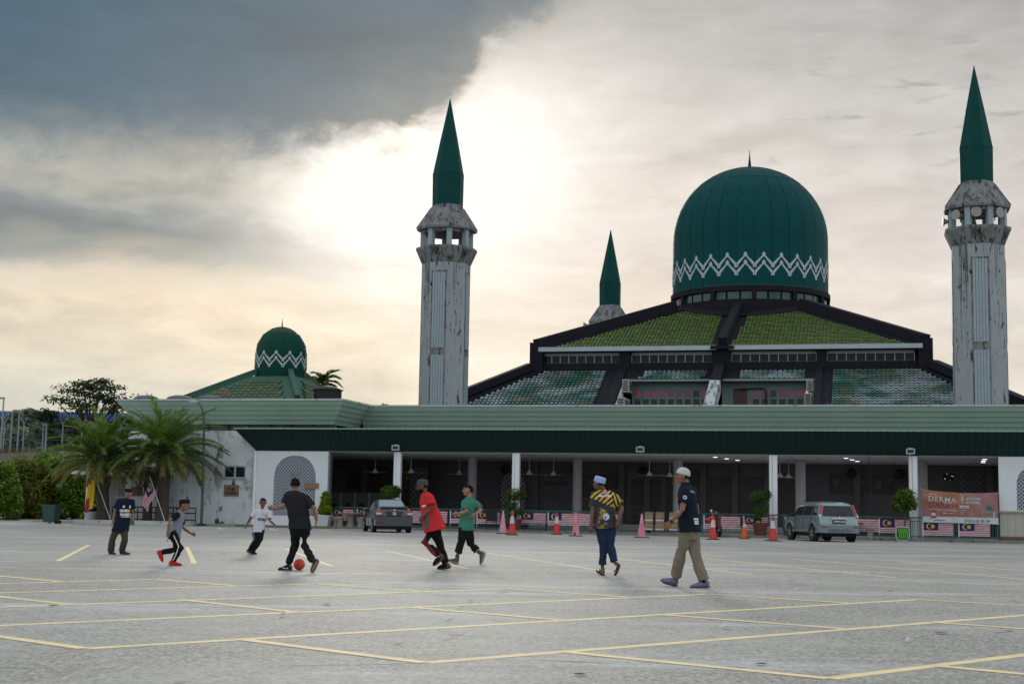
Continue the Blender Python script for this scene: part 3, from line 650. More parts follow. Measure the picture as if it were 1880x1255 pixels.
# grille gate, porch post and roof on the far left
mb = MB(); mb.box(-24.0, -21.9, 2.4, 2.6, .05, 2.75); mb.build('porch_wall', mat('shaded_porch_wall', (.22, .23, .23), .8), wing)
mb = MB(); mb.box(-23.9, -23.62, .2, .5, .05, 2.62); mb.build('porch_post', column_m, wing)
mb = MB(); mb.box(-24.7, -21.0, -.1, 2.6, 2.62, 2.80); mb.build('porch_roof', white_wall, wing)
mb = MB(); mb.box(-22.95, -22.1, 1.9, 1.98, .1, 2.36); gt = mb.build('door_leaf', int_dark, wing)
gm = MB()
for k in range(9): gm.box(-22.95 + k * .103, -22.92 + k * .103, 1.80, 1.83, .1, 2.36)
for k in range(13): gm.box(-22.95, -22.1, 1.77, 1.80, .12 + k * .18, .145 + k * .18)
gm.box(-22.62, -22.53, 1.74, 1.77, .1, 1.45); gm.box(-22.98, -22.05, 1.74, 1.77, 1.40, 1.47); gm.build('door_grille', chev_m, gt, kind='stuff')
mb = MB(); mb.box(-20.5, -19.3, -.2, .9, 2.74, 3.05); mb.build('wall_canopy', mat('pale_blue_awning', (.30, .36, .40), .5), wing)
mb = MB(); mb.box(-20.9, -19.2, .5, .9, 2.45, 2.73); mb.build('vent_opening', int_dark, wing)
for z0, x0, x1 in ((2.0, -21.5, -20.9),): mb = MB(); mb.box(x0, x1, .84, .9, 1.5, 2.0); mb.build('meter_box', mat('dull_brown_box', (.13, .11, .08), .7), wing)
# black pipe railing in front of the wing
pr = thing('pipe_railing', 'black steel pipe railing in front of the stained wing wall', 'railing', (-19, -.4, .1))
for z in (.80, .52, .16): mb = MB(); mb.tube([(-21.9, -.4, z + .1), (-17.0, -.4, z + .1)], .032, 8); mb.build('rail', black_metal, pr, smooth=40)
for s in (-21.9, -20.6, -20.4, -19.55, -19.35, -18.3, -18.1, -17.0): mb = MB(); mb.tube([(s, -.4, .1), (s, -.4, .9)], .03, 8); mb.build('post', black_metal, pr, smooth=40)

# small dome on the wing's tiled roof
cs_, ct_ = -17.0, 10.0
pav = thing('domed_pavilion', 'small green dome with white zigzag on a mossy tiled roof', 'pavilion', (cs_, ct_, 6.6))
hs, zb_, zt_, ra = 4.15, 7.15, 8.75, 1.55
P = lambda s, t, z: (cs_ + (s * .70 if s > 2 else s), ct_ + (t * .70 if t > 2 else t), z)
mb = MB()
for q in range(4):
    c, s_ = round(cos(q * pi / 2)), round(sin(q * pi / 2)); R = lambda x, y: (x * c - y * s_, x * s_ + y * c)
    mb.face([P(*R(-hs, -hs), zb_), P(*R(hs, -hs), zb_), P(*R(ra, -ra), zt_), P(*R(-ra, -ra), zt_)])
    mb.face([P(*R(-hs, -hs), zb_), P(*R(hs, -hs), zb_), P(*R(hs, -hs), 6.6), P(*R(-hs, -hs), 6.6)])
mb.build('roof_deck', rib_green, pav)
mb = MB()
for q in range(4):
    a = pi / 4 + q * pi / 2
    mb = MB(); mb.bar(P(hs * cos(a) / abs(cos(a)), hs * sin(a) / abs(sin(a)), zb_ + .10), P(ra * 1.0 * cos(a), ra * 1.0 * sin(a), zt_ + .32), .30, .34); mb.build('hip_ridge', rib_green, pav)
def tile_field(name, m, parent, origin, udir, vdir, poly, gauge, wid, amp=.035, lift=.055, skip=None):
    """rows of wavy clay tiles laid on a sloping plane inside a convex polygon (u, v); one stuff part"""
    o, U, V = Vector(origin), Vector(udir).normalized(), Vector(vdir).normalized(); Nn = U.cross(V).normalized()
    if Nn.z < 0: Nn = -Nn
    vs = [p[1] for p in poly]; v = min(vs); mb = MB(); n = len(poly); row = 0
    while v < max(vs) - gauge * .3:
        vm = v + gauge * .5; xs = []
        for k in range(n):
            a, b = poly[k], poly[(k + 1) % n]
            if (a[1] - vm) * (b[1] - vm) <= 0 and a[1] != b[1]: xs.append(a[0] + (b[0] - a[0]) * (vm - a[1]) / (b[1] - a[1]))
        if len(xs) >= 2:
            k0, k1 = math.ceil(min(xs) / wid), math.floor(max(xs) / wid)
            for k in range(k0, k1):
                if skip and skip(o + U * ((k + .5) * wid) + V * vm): continue
                jit = random.uniform(-.008, .010); pr_ = []
                for q in range(5):
                    u = (k + q / 4) * wid; w = amp * cos(2 * pi * q / 4)
                    pr_.append((u, w))
                lo = mb.ring([o + U * u + V * (v - .05) + Nn * (lift + w + jit) for u, w in pr_]); hi = mb.ring([o + U * u + V * (v + gauge) + Nn * (.012 + w + jit) for u, w in pr_])
                mb.skin(lo, hi, 0, False)
        v += gauge; row += 1
    return mb.build(name, m, parent, kind='stuff')
sl = sqrt((hs - ra) ** 2 + (zt_ - zb_) ** 2); vd = (0, (hs - ra), zt_ - zb_)
tile_field('roof_tiles', tile_sm, pav, P(0, -hs, zb_), (1, 0, 0), vd, [(-hs + .25, 0), (hs * .70 - .75, 0), (ra - .5, sl * .84), (-ra + .3, sl * .84)], .36, .34, .03, .05)
vd2 = (-(hs * .70 - ra), 0, zt_ - zb_); sl = sqrt((hs * .70 - ra) ** 2 + (zt_ - zb_) ** 2)
tile_field('roof_tiles', tile_sm, pav, P(hs, 0, zb_), (0, 1, 0), vd2, [(-hs + .95, 0), (hs * .70 - .3, 0), (ra - .3, sl * .84), (-ra + .5, sl * .84)], .36, .34, .03, .05)

def chevron(R, ang, h, z0, m, name='chevron_mesh', th=.025, drop=.54):
    """one zigzag motif on a cylinder of radius R, spanning the angle ang, centred on the +x axis"""
    mb = MB(); w = ang * R
    def pt(u, z, o): a = u / R; return ((R + o) * cos(a), (R + o) * sin(a), z)
    def plate(poly):
        a = mb.ring([pt(u, z, 0.004) for u, z in poly]); b = mb.ring([pt(u, z, th) for u, z in poly]); mb.cap(b); mb.skin(a, b)
    k = h / 1.06
    for dz in (0,):
        hw = w * .49; fw = w * .085
        for sg in (1, -1):
            plate([(sg * hw, z0), (sg * (hw - fw), z0), (sg * (hw - fw), z0 + .24 * k), (sg * hw, z0 + .30 * k)])
            plate([(sg * (hw - fw * 1.0), z0 + .16 * k), (sg * hw, z0 + .32 * k), (sg * .02 * w, z0 + .90 * k), (sg * .02 * w, z0 + .77 * k)])
        plate([(-.10 * w, z0 + .84 * k), (0, z0 + .72 * k), (.10 * w, z0 + .84 * k), (.10 * w, z0 + .95 * k), (0, z0 + 1.10 * k), (-.10 * w, z0 + .95 * k)])
    return mb.mesh(name, m)
def dome(parent, cen, R, n, zprof, tiers, m, seam, name_shell='dome', a0=0.0, chev=None, chm=None, gap=.02):
    """domed drum made of n gores, each cut into tiers; zprof maps a parameter to (radius, z)"""
    mb = MB(); mb.lathe([(max(r - .04, .01), z) for r, z in (zprof(k / 40) for k in range(41))], n * 2)
    o = parent; shell = link(name_shell, mb.mesh(name_shell, seam, smooth=40), parent); shell.location = cen; ORG[shell.name] = (0, 0, 0)
    da = 2 * pi / n
    for (q0, q1) in tiers:
        p = MB(); st = 8; g_ = gap / R
        rows = []
        for k in range(st + 1):
            r, z = zprof(q0 + (q1 - q0) * k / st)
            if k == 0: z += gap * .4
            gg = min(g_ * R / max(r, .05), da * .10)
            rows.append([(r * cos(-da / 2 + gg / 2 + (da - gg) * j / 4), r * sin(-da / 2 + gg / 2 + (da - gg) * j / 4), z) for j in range(5)])
        rr = [p.ring(x) for x in rows]
        for a, b in zip(rr, rr[1:]): p.skin(a, b, 0, False)
        me = p.mesh('dome_panel', m, smooth=30)
        for k in range(n): inst('dome_panel', me, shell, (0, 0, 0), a0 + k * da)
    if chev:
        for z0, h in chev:
            me = chevron(R, da, h, z0, chm)
            for k in range(n): inst('zigzag_plate', me, shell, (0, 0, 0), a0 + k * da)
    return shell
def zp2(q):
    if q < .52: return (1.55, 8.45 - 6.6 + q / .52 * (10.25 - 8.45))
    a = (q - .52) / .48 * pi / 2; return (max(1.55 * cos(a), .02), 10.25 - 6.6 + 1.66 * sin(a))
dome(pav, (0, 0, 0), 1.55, 12, zp2, ((0, .999),), dome2_m, dome_seam, a0=.22, chev=((9.30 - 6.6, .66), (9.30 - 6.6 + .34, .66)), chm=chev_m, gap=.012)
mb = MB(); mb.lathe([(.05, 11.85), (.035, 12.1), (.004, 12.42)], 8, (cs_, ct_, 0)); mb.build('finial', black_metal, pav)
# low roof vents and the water tank
rv = thing('roof_vent', 'low dark dome vent at the far left end of the wing roof', 'vent', (-22.6, 4, 6.6), 'low dome vents on the wing roof')
mb = MB(); mb.lathe([(.72, 6.6), (.74, 7.06), (.62, 7.15), (.35, 7.23), (.02, 7.26)], 20, (-22.6, 4, 0)); mb.build('vent_cap', mat('grey_weathered_vent', (.07, .085, .085), .6, (.12, .13, .13), 2), rv, smooth=40)
for s, lb in ((-20.5, 'low dark dome vent above the second palm, middle of the three'), (-18.55, 'low dark dome vent nearest the small green dome')):
    c = copy_tree(rv); c.location = wld(s, 4, 6.6); c['label'] = lb
tk = thing('water_tank', 'black plastic water tank with domed lid on the wing roof', 'tank', (-12.7, 7, 6.6))
mb = MB(); mb.lathe([(.80, 6.6), (.82, 6.9), (.78, 6.95), (.80, 7.75)], 28, (-12.7, 7, 0)); mb.build('tank_body', black_pl, tk, smooth=30)
mb = MB(); mb.lathe([(.88, 7.75), (.88, 7.80), (.60, 7.93), (.15, 8.02), (.02, 8.03)], 28, (-12.7, 7, 0)); mb.build('lid', black_pl, tk, smooth=30)
# ------------------------------------------------------------------ prayer hall with the great dome
CS, CT = 9.1, 35.0
ph = thing('prayer_hall', 'main prayer hall with tiered tiled roof under the great green dome', 'mosque', (CS, CT, 0))
EL, ER, TE = -3.75, 20.85, 22.0          # eave corners along the front
ZE, SLU = 11.86, .435                    # eave height and slope of the upper roof
AP = (8.75, 34.3)
za = ZE + SLU * (AP[1] - TE)
back = 2 * AP[1] - TE
mb = MB()
for a, b in (((EL, TE), (ER, TE)), ((ER, TE), (ER, back)), ((ER, back), (EL, back)), ((EL, back), (EL, TE))):
    mb.face([(*a, ZE), (*b, ZE), (AP[0], AP[1], za)])
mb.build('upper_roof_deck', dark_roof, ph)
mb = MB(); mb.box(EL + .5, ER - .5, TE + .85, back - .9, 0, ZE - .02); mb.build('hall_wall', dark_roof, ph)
# hip beams with their stepped ends
for i, (a, b) in enumerate((((EL, TE), (-1, -1)), ((ER, TE), (1, -1)))):
    mb = MB(); A = Vector((a[0] - .12 * (1 if i == 0 else -1), a[1] + .1, ZE + .32)); Bv = Vector((AP[0], AP[1], za + .36)); A.z -= .14; B2 = A.lerp(Bv, .64)
    mb.bar(A, B2, .85, .86); mb.build('hip_beam', dark_roof, ph)
    sg = -1 if i == 0 else 1
    mb = MB(); mb.box(min(a[0] - sg * .25, a[0] + sg * .62), max(a[0] - sg * .25, a[0] + sg * .62), TE - .02, TE + 1.0, 10.2, 12.22); mb.box(min(a[0] - sg * 1.0, a[0]), max(a[0] - sg * 1.0, a[0]), TE + .82, TE + 1.2, 10.2, 11.8); mb.box(min(a[0] - sg * .3, a[0] + sg * .35), max(a[0] - sg * .3, a[0] + sg * .35), TE + .1, TE + 1.3, 12.2, 12.46); mb.build('corner_post', dark_roof, ph)
    mb = MB(); D_ = Vector((AP[0] - a[0], AP[1] - a[1], za - ZE)).normalized(); p0 = Vector((a[0], a[1], ZE + .03)); q0 = p0 + D_ * 13.5
    off = Vector((-sg * 1.0, 0, 0)); mb.face([p0, p0 + off, q0 + off * .6, q0]); mb.build('hip_flashing', dark_roof, ph)
# collar of dark flashing round the drum, laid on the front slope
mb = MB(); ci, co = [], []
for k in range(49):
    a = -pi + pi * k / 48 * 1.0
    for r, L in ((5.4, ci), (6.75, co)):
        s, t = CS + r * cos(a), CT + r * sin(a); z = ZE + SLU * min(t - TE, (s - EL) * (AP[1] - TE) / (AP[0] - EL), (ER - s) * (AP[1] - TE) / (ER - AP[0])); L.append((s, t, z + .10))
mb.skin(mb.ring(ci), mb.ring(co), 0, False); mb.build('drum_flashing', dark_roof, ph)
# tiled fields left and right of the central rib
MIDE, MIDT = 8.43, 8.85
sl_u = sqrt(1 + SLU * SLU)
vmax = (CT - 5.2 - TE) * sl_u
drum_skip = lambda p: (p.x - CS) ** 2 + (p.y - CT) ** 2 < 6.6 ** 2
hipu = lambda v, side: (EL + (AP[0] - EL) * (v / sl_u) / (AP[1] - TE)) if side < 0 else (ER - (ER - AP[0]) * (v / sl_u) / (AP[1] - TE))
tile_field('roof_tiles', tile_up, ph, (0, TE, ZE), (1, 0, 0), (0, 1, SLU), [(EL + .9, 0), (MIDE - .42, 0), (MIDE - .65, vmax), (hipu(vmax, -1) + .7, vmax)], .31, .25, .022, .075, drum_skip)
tile_field('roof_tiles', tile_up, ph, (0, TE, ZE), (1, 0, 0), (0, 1, SLU), [(MIDE + .48, 0), (ER - .9, 0), (hipu(vmax, 1) - .7, vmax), (MIDE + 1.15, vmax)], .31, .25, .022, .075, drum_skip)
mb = MB(); mb.bar((MIDE, TE - .1, ZE + .25), (MIDT - .1, CT - 5.6, ZE + SLU * (CT - 5.6 - TE) + .42), .52, .6); mb.build('central_rib', dark_roof, ph)
mb = MB(); mb.box(MIDE - .75, MIDE + .75, TE - .35, TE + .15, ZE - .22, ZE - .02); mb.build('rib_foot', dark_roof, ph)
# eave boards, grey band, clerestory windows, posts
for s0, s1 in ((EL, MIDE - .40), (MIDE + .42, ER)):
    mb = MB(); mb.box(s0, s1, TE - .16, TE - .05, ZE - .27, ZE + .02); mb.build('eave_board', chev_m, ph)
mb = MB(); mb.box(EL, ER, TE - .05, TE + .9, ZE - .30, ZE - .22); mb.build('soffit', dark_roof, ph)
for s0, s1 in ((1.66, 2.38), (7.72, 8.92), (14.36, 14.98)):
    mb = MB(); mb.box(s0, s1, TE + .15, TE + .9, 10.2, ZE - .28); mb.build('clerestory_post', dark_roof, ph)
for s0, s1 in ((-3.62, 1.66), (2.38, 7.72), (8.92, 14.36), (14.98, 20.4)):
    mb = MB(); mb.box(s0 + .02, s1 - .02, TE + .66, TE + .80, 11.42, ZE - .30); mb.build('grey_band', band_m, ph)
    fr = MB(); n = 9; w = (s1 - s0 - .06) / n
    fr.box(s0 + .02, s1 - .02, TE + .62, TE + .78, 11.37, 11.43); fr.box(s0 + .02, s1 - .02, TE + .60, TE + .80, 10.82, 10.89)
    for k in range(n + 1): fr.box(s0 + .03 + k * w - .025, s0 + .03 + k * w + .025, TE + .64, TE + .77, 10.89, 11.37)
    wnd = fr.build('clerestory_window', frame_w, ph)
    for k in range(n):
        pm_ = MB(); pm_.box(s0 + .03 + k * w + .03, s0 + .03 + (k + 1) * w - .03, TE + .71, TE + .73, 10.89, 11.37); pm_.build('pane', glass_dk, wnd)
# lower roof: skirt all round
SLL = .577; ZL = 10.36; TL = TE + .25
def lowz(t): return ZL - SLL * (TL - t)
mb = MB(); dn = 7.5
for (a, b), (a2, b2) in ((((EL - .6, TL), (ER + .6, TL)), ((EL - .6 - dn, TL - dn), (ER + .6 + dn, TL - dn))), (((ER + .6, TL), (ER + .6, back)), ((ER + .6 + dn, TL - dn), (ER + .6 + dn, back + dn))),
                         (((EL - .6, TL), (EL - .6, back)), ((EL - .6 - dn, TL - dn), (EL - .6 - dn, back + dn))), (((EL - .6, back), (ER + .6, back)), ((EL - .6 - dn, back + dn), (ER + .6 + dn, back + dn)))):
    if a[1] == b[1] == TL:     # front: leave the two gallery bays open
        for s0, s1, e0, e1 in ((EL - .6, 2.12, EL - .6 - dn, 2.12), (14.33, ER + .6, 14.33, ER + .6 + dn)):
            mb.face([(s0, TL, ZL), (s1, TL, ZL), (e1, TL - dn, ZL - SLL * dn), (e0, TL - dn, ZL - SLL * dn)])
    else: mb.face([(*a, ZL), (*b, ZL), (*b2, ZL - SLL * dn), (*a2, ZL - SLL * dn)])
mb.build('lower_roof_deck', dark_roof, ph)
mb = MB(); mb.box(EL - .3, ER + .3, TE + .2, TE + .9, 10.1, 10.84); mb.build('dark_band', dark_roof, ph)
for sg, s0 in ((-1, EL - .6), (1, ER + .6)):
    mb = MB(); mb.bar((s0, TL, ZL + .28), (s0 + sg * dn, TL - dn, ZL + .28 - SLL * dn), .9, .5); mb.build('hip_beam', dark_roof, ph)
    mb = MB(); mb.face([(s0 + sg * -.05, TL, ZL + .05), (s0 - sg * 1.1, TL, ZL + .05), (s0 + sg * (dn - 1.1), TL - dn, ZL + .05 - SLL * dn), (s0 + sg * dn, TL - dn, ZL + .05 - SLL * dn)]); mb.build('hip_flashing', dark_roof, ph)
sll = sqrt(1 + SLL * SLL); V1 = 7.3 * sll
tile_field('roof_tiles', tile_lo, ph, (0, TL - 7.3, lowz(TL - 7.3)), (1, 0, 0), (0, 1, SLL), [(EL - 6.6, 0), (.95, 0), (1.05, V1 - .1), (EL + .35, V1 - .1)], .36, .28, .038, .09)
tile_field('roof_tiles', tile_lo, ph, (0, TL - 7.3, lowz(TL - 7.3)), (1, 0, 0), (0, 1, SLL), [(15.1, 0), (ER + 6.6, 0), (ER - .30, V1 - .1), (15.15, V1 - .1)], .36, .28, .038, .09)
# sloping ribs that frame the gallery bays
for s0, s1 in ((1.55, 2.15), (14.30, 14.75)):
    mb = MB(); mb.hexa([(s0, TL - dn, lowz(TL - dn) - .3), (s1, TL - dn, lowz(TL - dn) - .3), (s1, TL, ZL - .3), (s0, TL, ZL - .3), (s0, TL - dn, lowz(TL - dn) + .22), (s1, TL - dn, lowz(TL - dn) + .22), (s1, TL + .1, ZL + .24), (s0, TL + .1, ZL + .24)]); mb.build('bay_rib', dark_roof, ph)
mb = MB(); mb.prism([(2.16, TL - 1.6, 6.6), (2.16, TL - 1.6, lowz(TL - 1.6) - .1), (2.16, TL - 6.3, 6.6)], (.06, 0, 0)); mb.build('bay_side_wall', white_wall, ph)
mb = MB(); mb.prism([(14.24, TL - .3, 6.6), (14.24, TL - .3, lowz(TL - .3) - .1), (14.24, TL - 6.3, 6.6)], (.05, 0, 0)); mb.build('bay_side_wall', gal_wall, ph)
# the galleries: little tiled strip, lintel, wall, windows
for s0, s1 in ((2.16, 7.95), (8.45, 14.28)):
    z1 = ZL - SLL * 1.25
    mb = MB(); mb.hexa([(s0, TL - 1.25, z1 - .25), (s1, TL - 1.25, z1 - .25), (s1, TL, ZL - .25), (s0, TL, ZL - .25), (s0, TL - 1.25, z1), (s1, TL - 1.25, z1), (s1, TL, ZL), (s0, TL, ZL)]); mb.build('gallery_roof', dark_roof, ph)
    mb = MB(); mb.box(s0, s1, TL - 1.33, TL - 1.20, z1 - .16, z1 - .02); mb.build('lintel', mat('dull_grey_green_lintel', (.20, .26, .24), .7) if s0 < 5 else MATS['dull_grey_green_lintel'], ph)
    mb = MB(); mb.box(s0, s1, TL - .75, TL - .6, 9.0, z1 + .1); mb.build('gallery_wall', gal_wall, ph)
    u0, u1 = (s0 + 1.0, s1 - .55)
    tile_field('roof_tiles', tile_lo, ph, (0, TL - 1.25, z1), (1, 0, 0), (0, 1, SLL), [(u0 - .1, .02), (u1, .02), (u1 + .15, 1.25 * sll - .12), (u0 + .15, 1.25 * sll - .12)], .31, .31, .04, .06)
def gallery_windows(s0, n, w, cols, glow, extra=None):
    fr = MB(); s1 = s0 + n * w
    for z0, z1 in ((8.92, 9.0), (8.36, 8.50), (7.70, 7.85), (6.6, 7.0)): fr.box(s0, s1, TL - .75, TL - .62, z0, z1)
    for k in range(n + 1): fr.box(s0 + k * w - .09, s0 + k * w + .09, TL - .76, TL - .61, 6.6, 9.0)
    wd = fr.build('gallery_window', gal_wall, ph)
    for k in range(n):
        for z0, z1, top in ((8.50, 8.92, True), (7.85, 8.36, False), (7.0, 7.70, False)):
            q = MB(); q.box(s0 + k * w + .09, s0 + (k + 1) * w - .09, TL - .69, TL - .67, z0, z1)
            gl_ = glow[k] if top else 0
            q.build('pane', (glass_tint, pink_lit, rose_lit, cream_lit)[gl_], wd)
            if gl_ == 1:      # the lit patch of the lamp behind the pane
                q = MB(); q.ball((s0 + (k + .5) * w, TL - .64, z0 + .13), (w * .22, .03, .12), 10, 6); q.build('lamp_globe', lamp_pink, wd)
lamp_pink = mat('pink_lamp_globe', (.6, .2, .4), .3, emit=(1.0, .38, .55), estr=.35)
gallery_windows(2.72, 9, .545, 2, [1, 1, 1, 1, 2, 2, 2, 0, 1])
gallery_windows(10.32, 7, .55, 2, [1, 2, 0, 2, 1, 1, 3])
mb = MB(); mb.box(7.63, 7.95, TL - .74, TL - .60, 6.6, 9.0); mb.box(8.45, 9.15, TL - .74, TL - .60, 6.6, 9.0); mb.box(10.05, 10.24, TL - .74, TL - .60, 6.6, 9.0); mb.build('gallery_pier', gal_wall, ph)
mb = MB(); mb.box(9.15, 10.05, TL - .70, TL - .62, 6.6, 8.95); dr = mb.build('gallery_door', door_m, ph)
for k in range(4): mb = MB(); mb.box(9.2 + k * .215, 9.2 + k * .215 + .17, TL - .73, TL - .70, 6.7, 8.85); mb.build('door_panel', door_m, dr)
mb = MB(); mb.tube([(9.4, TL - .9, 8.99), (11.0, TL - .9, 9.05), (11.2, TL - .95, 8.95), (11.3, TL - 1.0, 7.0)], .05, 8); mb.build('roof_pipe', black_pl, ph, smooth=40)
# central buttress: dark above, white and stained below
A, Bq = Vector((8.28, TL + .3, ZL + .35)), Vector((8.12, TL - 6.6, lowz(TL - 6.6) + .10))
mb = MB(); mb.bar(A, A.lerp(Bq, .40), .62, .75); mb.build('buttress_top', dark_roof, ph)
mb = MB(); mb.bar(A.lerp(Bq, .40), Bq, .66, .78); mb.build('buttress', mat('black_streaked_white_paint', (.46, .51, .54), .8, (.38, .43, .46), 2, .8, .2, 15, stains=[((.14, .11, .09), .50, .08, 1.3, (2.4, .35, .6)), (BLACKST, .56, .04, 1.6, (2.4, .35, .6))]), ph)
# air conditioners
def ac(name, label, s, t, z, w, h, d):
    a = thing(name, label, 'air conditioner', (s, t, z), 'air conditioners on the gallery')
    mb = MB(); mb.box(s, s + w, t, t + d, z, z + h); mb.build('casing', ac_m, a)
    sides = ((s + w + .004, 'x'),)
    mb = MB(); n = 5
    for k in range(n): mb.box(s + .06, s + w - .06, t - .012, t - .004, z + .08 + k * (h - .12) / n, z + .08 + (k + .55) * (h - .12) / n)
    mb.build('front_grille', black_pl, a)
    mb = MB()
    for k in range(4): mb.box(s + w + .004, s + w + .012, t + .1 + k * (d - .2) / 4, t + .1 + (k + .55) * (d - .2) / 4, z + .12, z + h - .12)
    mb.build('side_vent', black_pl, a)
    mb = MB(); mb.box(s + .1, s + .2, t + .1, t + d - .1, z - .08, z); mb.box(s + w - .2, s + w - .1, t + .1, t + d - .1, z - .08, z); mb.build('feet', black_metal, a)
    return a
ac('air_conditioner', 'upper off-white air conditioner at the left end of the left gallery', 2.24, 20.0, 8.72, .45, .82, 1.1)
ac('air_conditioner', 'lower wide off-white air conditioner at the left end of the left gallery', 2.24, 18.3, 7.35, .45, .9, 2.1)
ac('air_conditioner', 'upper off-white air conditioner at the right end of the right gallery', 13.78, 20.6, 8.80, .42, .72, .7)
ac('air_conditioner', 'lower off-white air conditioner at the right end of the right gallery', 13.68, 20.0, 7.85, .42, .78, .7)
ac('air_conditioner', 'low grey air conditioner under the first window of the right gallery', 10.4, 20.2, 7.15, 1.1, .75, .4)
# drum with its ring of green windows, and the dome
def zp1(q):
    R_, z0, z1 = 5.66, 16.99, 21.05
    if q < .46: return (R_, z0 + q / .46 * (z1 - z0))
    a = (q - .46) / .54 * pi / 2; return (max(R_ * cos(a), .03), z1 + 5.58 * sin(a))
mb = MB(); mb.lathe([(5.74, 13.5), (5.74, 16.00), (5.50, 16.02), (5.50, 16.58), (5.80, 16.60), (5.80, 16.97), (5.5, 16.99)], 64, (CS, CT, 0)); mb.build('drum', dark_roof, ph, smooth=30)
mb = MB(); mb.lathe([(5.72, 16.975), (5.74, 17.03), (5.66, 17.05)], 64, (CS, CT, 0)); mb.build('dome_base_ring', rib_green, ph)
dgl = mat('green_drum_glass', (.006, .055, .03), .25, (.01, .075, .04), 1, spec=.6)
da = 2 * pi / 36
pm_ = MB(); R1 = [(5.53 * cos(a), 5.53 * sin(a), z) for z in (16.04, 16.56) for a in [(-.5 + .08 + .84 * k / 4) * da for k in range(5)]]
i0 = pm_.ring(R1[:5]); i1 = pm_.ring(R1[5:]); pm_.skin(i0, i1, 0, False); pme_ = pm_.mesh('drum_pane', dgl)
for k in range(36): inst('drum_pane', pme_, ph, (0, 0, 0), k * da + .05)
po = MB(); po.box(5.5, 5.78, -.16, .16, 16.0, 16.6); pome = po.mesh('drum_post', dark_roof)
for k in range(12): inst('drum_post', pome, ph, (0, 0, 0), (k * 3 + .5) * da + .05)
dome(ph, (0, 0, 0), 5.66, 28, zp1, ((0, .445), (.445, .75), (.75, .999)), dome_m, dome_seam, a0=.03, chev=((17.68, 1.08), (18.24, 1.08)), chm=chev_m, gap=.03)
mb = MB(); mb.lathe([(.16, 26.55), (.13, 26.8), (.05, 27.5), (.005, 28.10)], 10, (CS, CT, 0)); mb.build('finial', dome_m, ph, smooth=40)

# ------------------------------------------------------------------ minarets
def minaret(label, s, t, zoff=0.0, hi=True):
    m = thing('minaret', label, 'minaret', (s, t, 0), 'minarets at the corners of the prayer hall')
    o = pi / 8; Rm = 1.53
    ring = lambda r, z: [(s + r * cos(o + k * pi / 4), t + r * sin(o + k * pi / 4), z + zoff) for k in range(8)]
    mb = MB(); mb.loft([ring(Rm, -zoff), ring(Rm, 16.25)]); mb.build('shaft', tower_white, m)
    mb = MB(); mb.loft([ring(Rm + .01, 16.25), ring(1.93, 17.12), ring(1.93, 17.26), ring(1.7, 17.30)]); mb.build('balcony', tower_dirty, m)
    cm_ = MB(); cm_.box(-.15, .15, -.16, .16, 17.26 + zoff, 18.5 + zoff); cme_ = cm_.mesh('lantern_column', louvre_m)
    for k in range(8): inst('lantern_column', cme_, m, (1.50 * cos(o + k * pi / 4), 1.50 * sin(o + k * pi / 4), 0), o + k * pi / 4)
    mb = MB(); mb.loft([ring(1.62, 18.18), ring(1.62, 18.44), ring(1.2, 18.46)]); mb.loft([ring(1.25, 18.16), ring(1.25, 18.44)]); mb.build('lantern_beam', tower_dirty, m)
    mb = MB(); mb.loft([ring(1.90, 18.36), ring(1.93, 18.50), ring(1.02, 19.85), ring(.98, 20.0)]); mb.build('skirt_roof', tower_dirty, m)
    for k in range(8):
        a = o + k * pi / 4; mb = MB(); mb.bar((s + 1.93 * cos(a), t + 1.93 * sin(a), 18.52 + zoff), (s + 1.03 * cos(a), t + 1.03 * sin(a), 19.87 + zoff), .07, .06); mb.build('roof_ridge', tower_dirty, m)
    mb = MB(); mb.loft([ring(.97, 19.95), ring(.99, 22.0), ring(.55, 24.3), ring(.015, 26.98)]); mb.build('spire', spire_m, m)
    mb = MB(); mb.loft([ring(1.0, 21.985), ring(1.0, 22.02)]); mb.loft([ring(.56, 24.29), ring(.56, 24.31)]); mb.build('spire_seam', spire_m, m)
    if hi:
        ap = Rm * cos(pi / 8); sm = MB(); sm.box(.0, .145, -.03, 0, 0, 1); 
        for q in range(4):
            a = q * pi / 2; M = Matrix.Translation((0, 0, 0)) @ Matrix.Rotation(a, 4, 'Z')
            rc = MB()
            for x0, x1, z0, z1 in ((-.48, -.41, 5.0, 15.7), (.41, .48, 5.0, 15.7), (-.41, .41, 15.6, 15.7), (-.41, .41, 10.45, 10.52), (-.41, .41, 10.82, 10.9)): rc.box(x0, x1, -ap - .03, -ap + .02, z0, z1)
            rc.box(-.41, .41, -ap - .012, -ap, 5.0, 15.6, 0)
            rc.xf(M); fo = link('louvre_frame', rc.mesh('louvre_frame', [tower_dirty]), m); ORG[fo.name] = (0, 0, 0)
            for z0, z1 in ((5.0, 10.45), (10.9, 15.6)):
                for k in range(5):
                    sl = MB(); sl.box(-.405 + k * .165, -.405 + k * .165 + .145, -ap - .055, -ap - .012, z0, z1); sl.xf(M); so = link('louvre_slat', sl.mesh('louvre_slat', louvre_m), fo); ORG[so.name] = (0, 0, 0)
    return m
minaret('tall white minaret with green spire standing alone left of the hall', -8.04, 14.5)
minaret('tallest white minaret at the right with loudspeakers in its lantern', 23.72, 14.5, .22)
minaret('distant minaret whose spire shows above the left slope of the roof', -5.0, 55, -.55, False)
minaret('farthest minaret whose spire tip shows through the right lantern', 26.3, 55, 0, False)
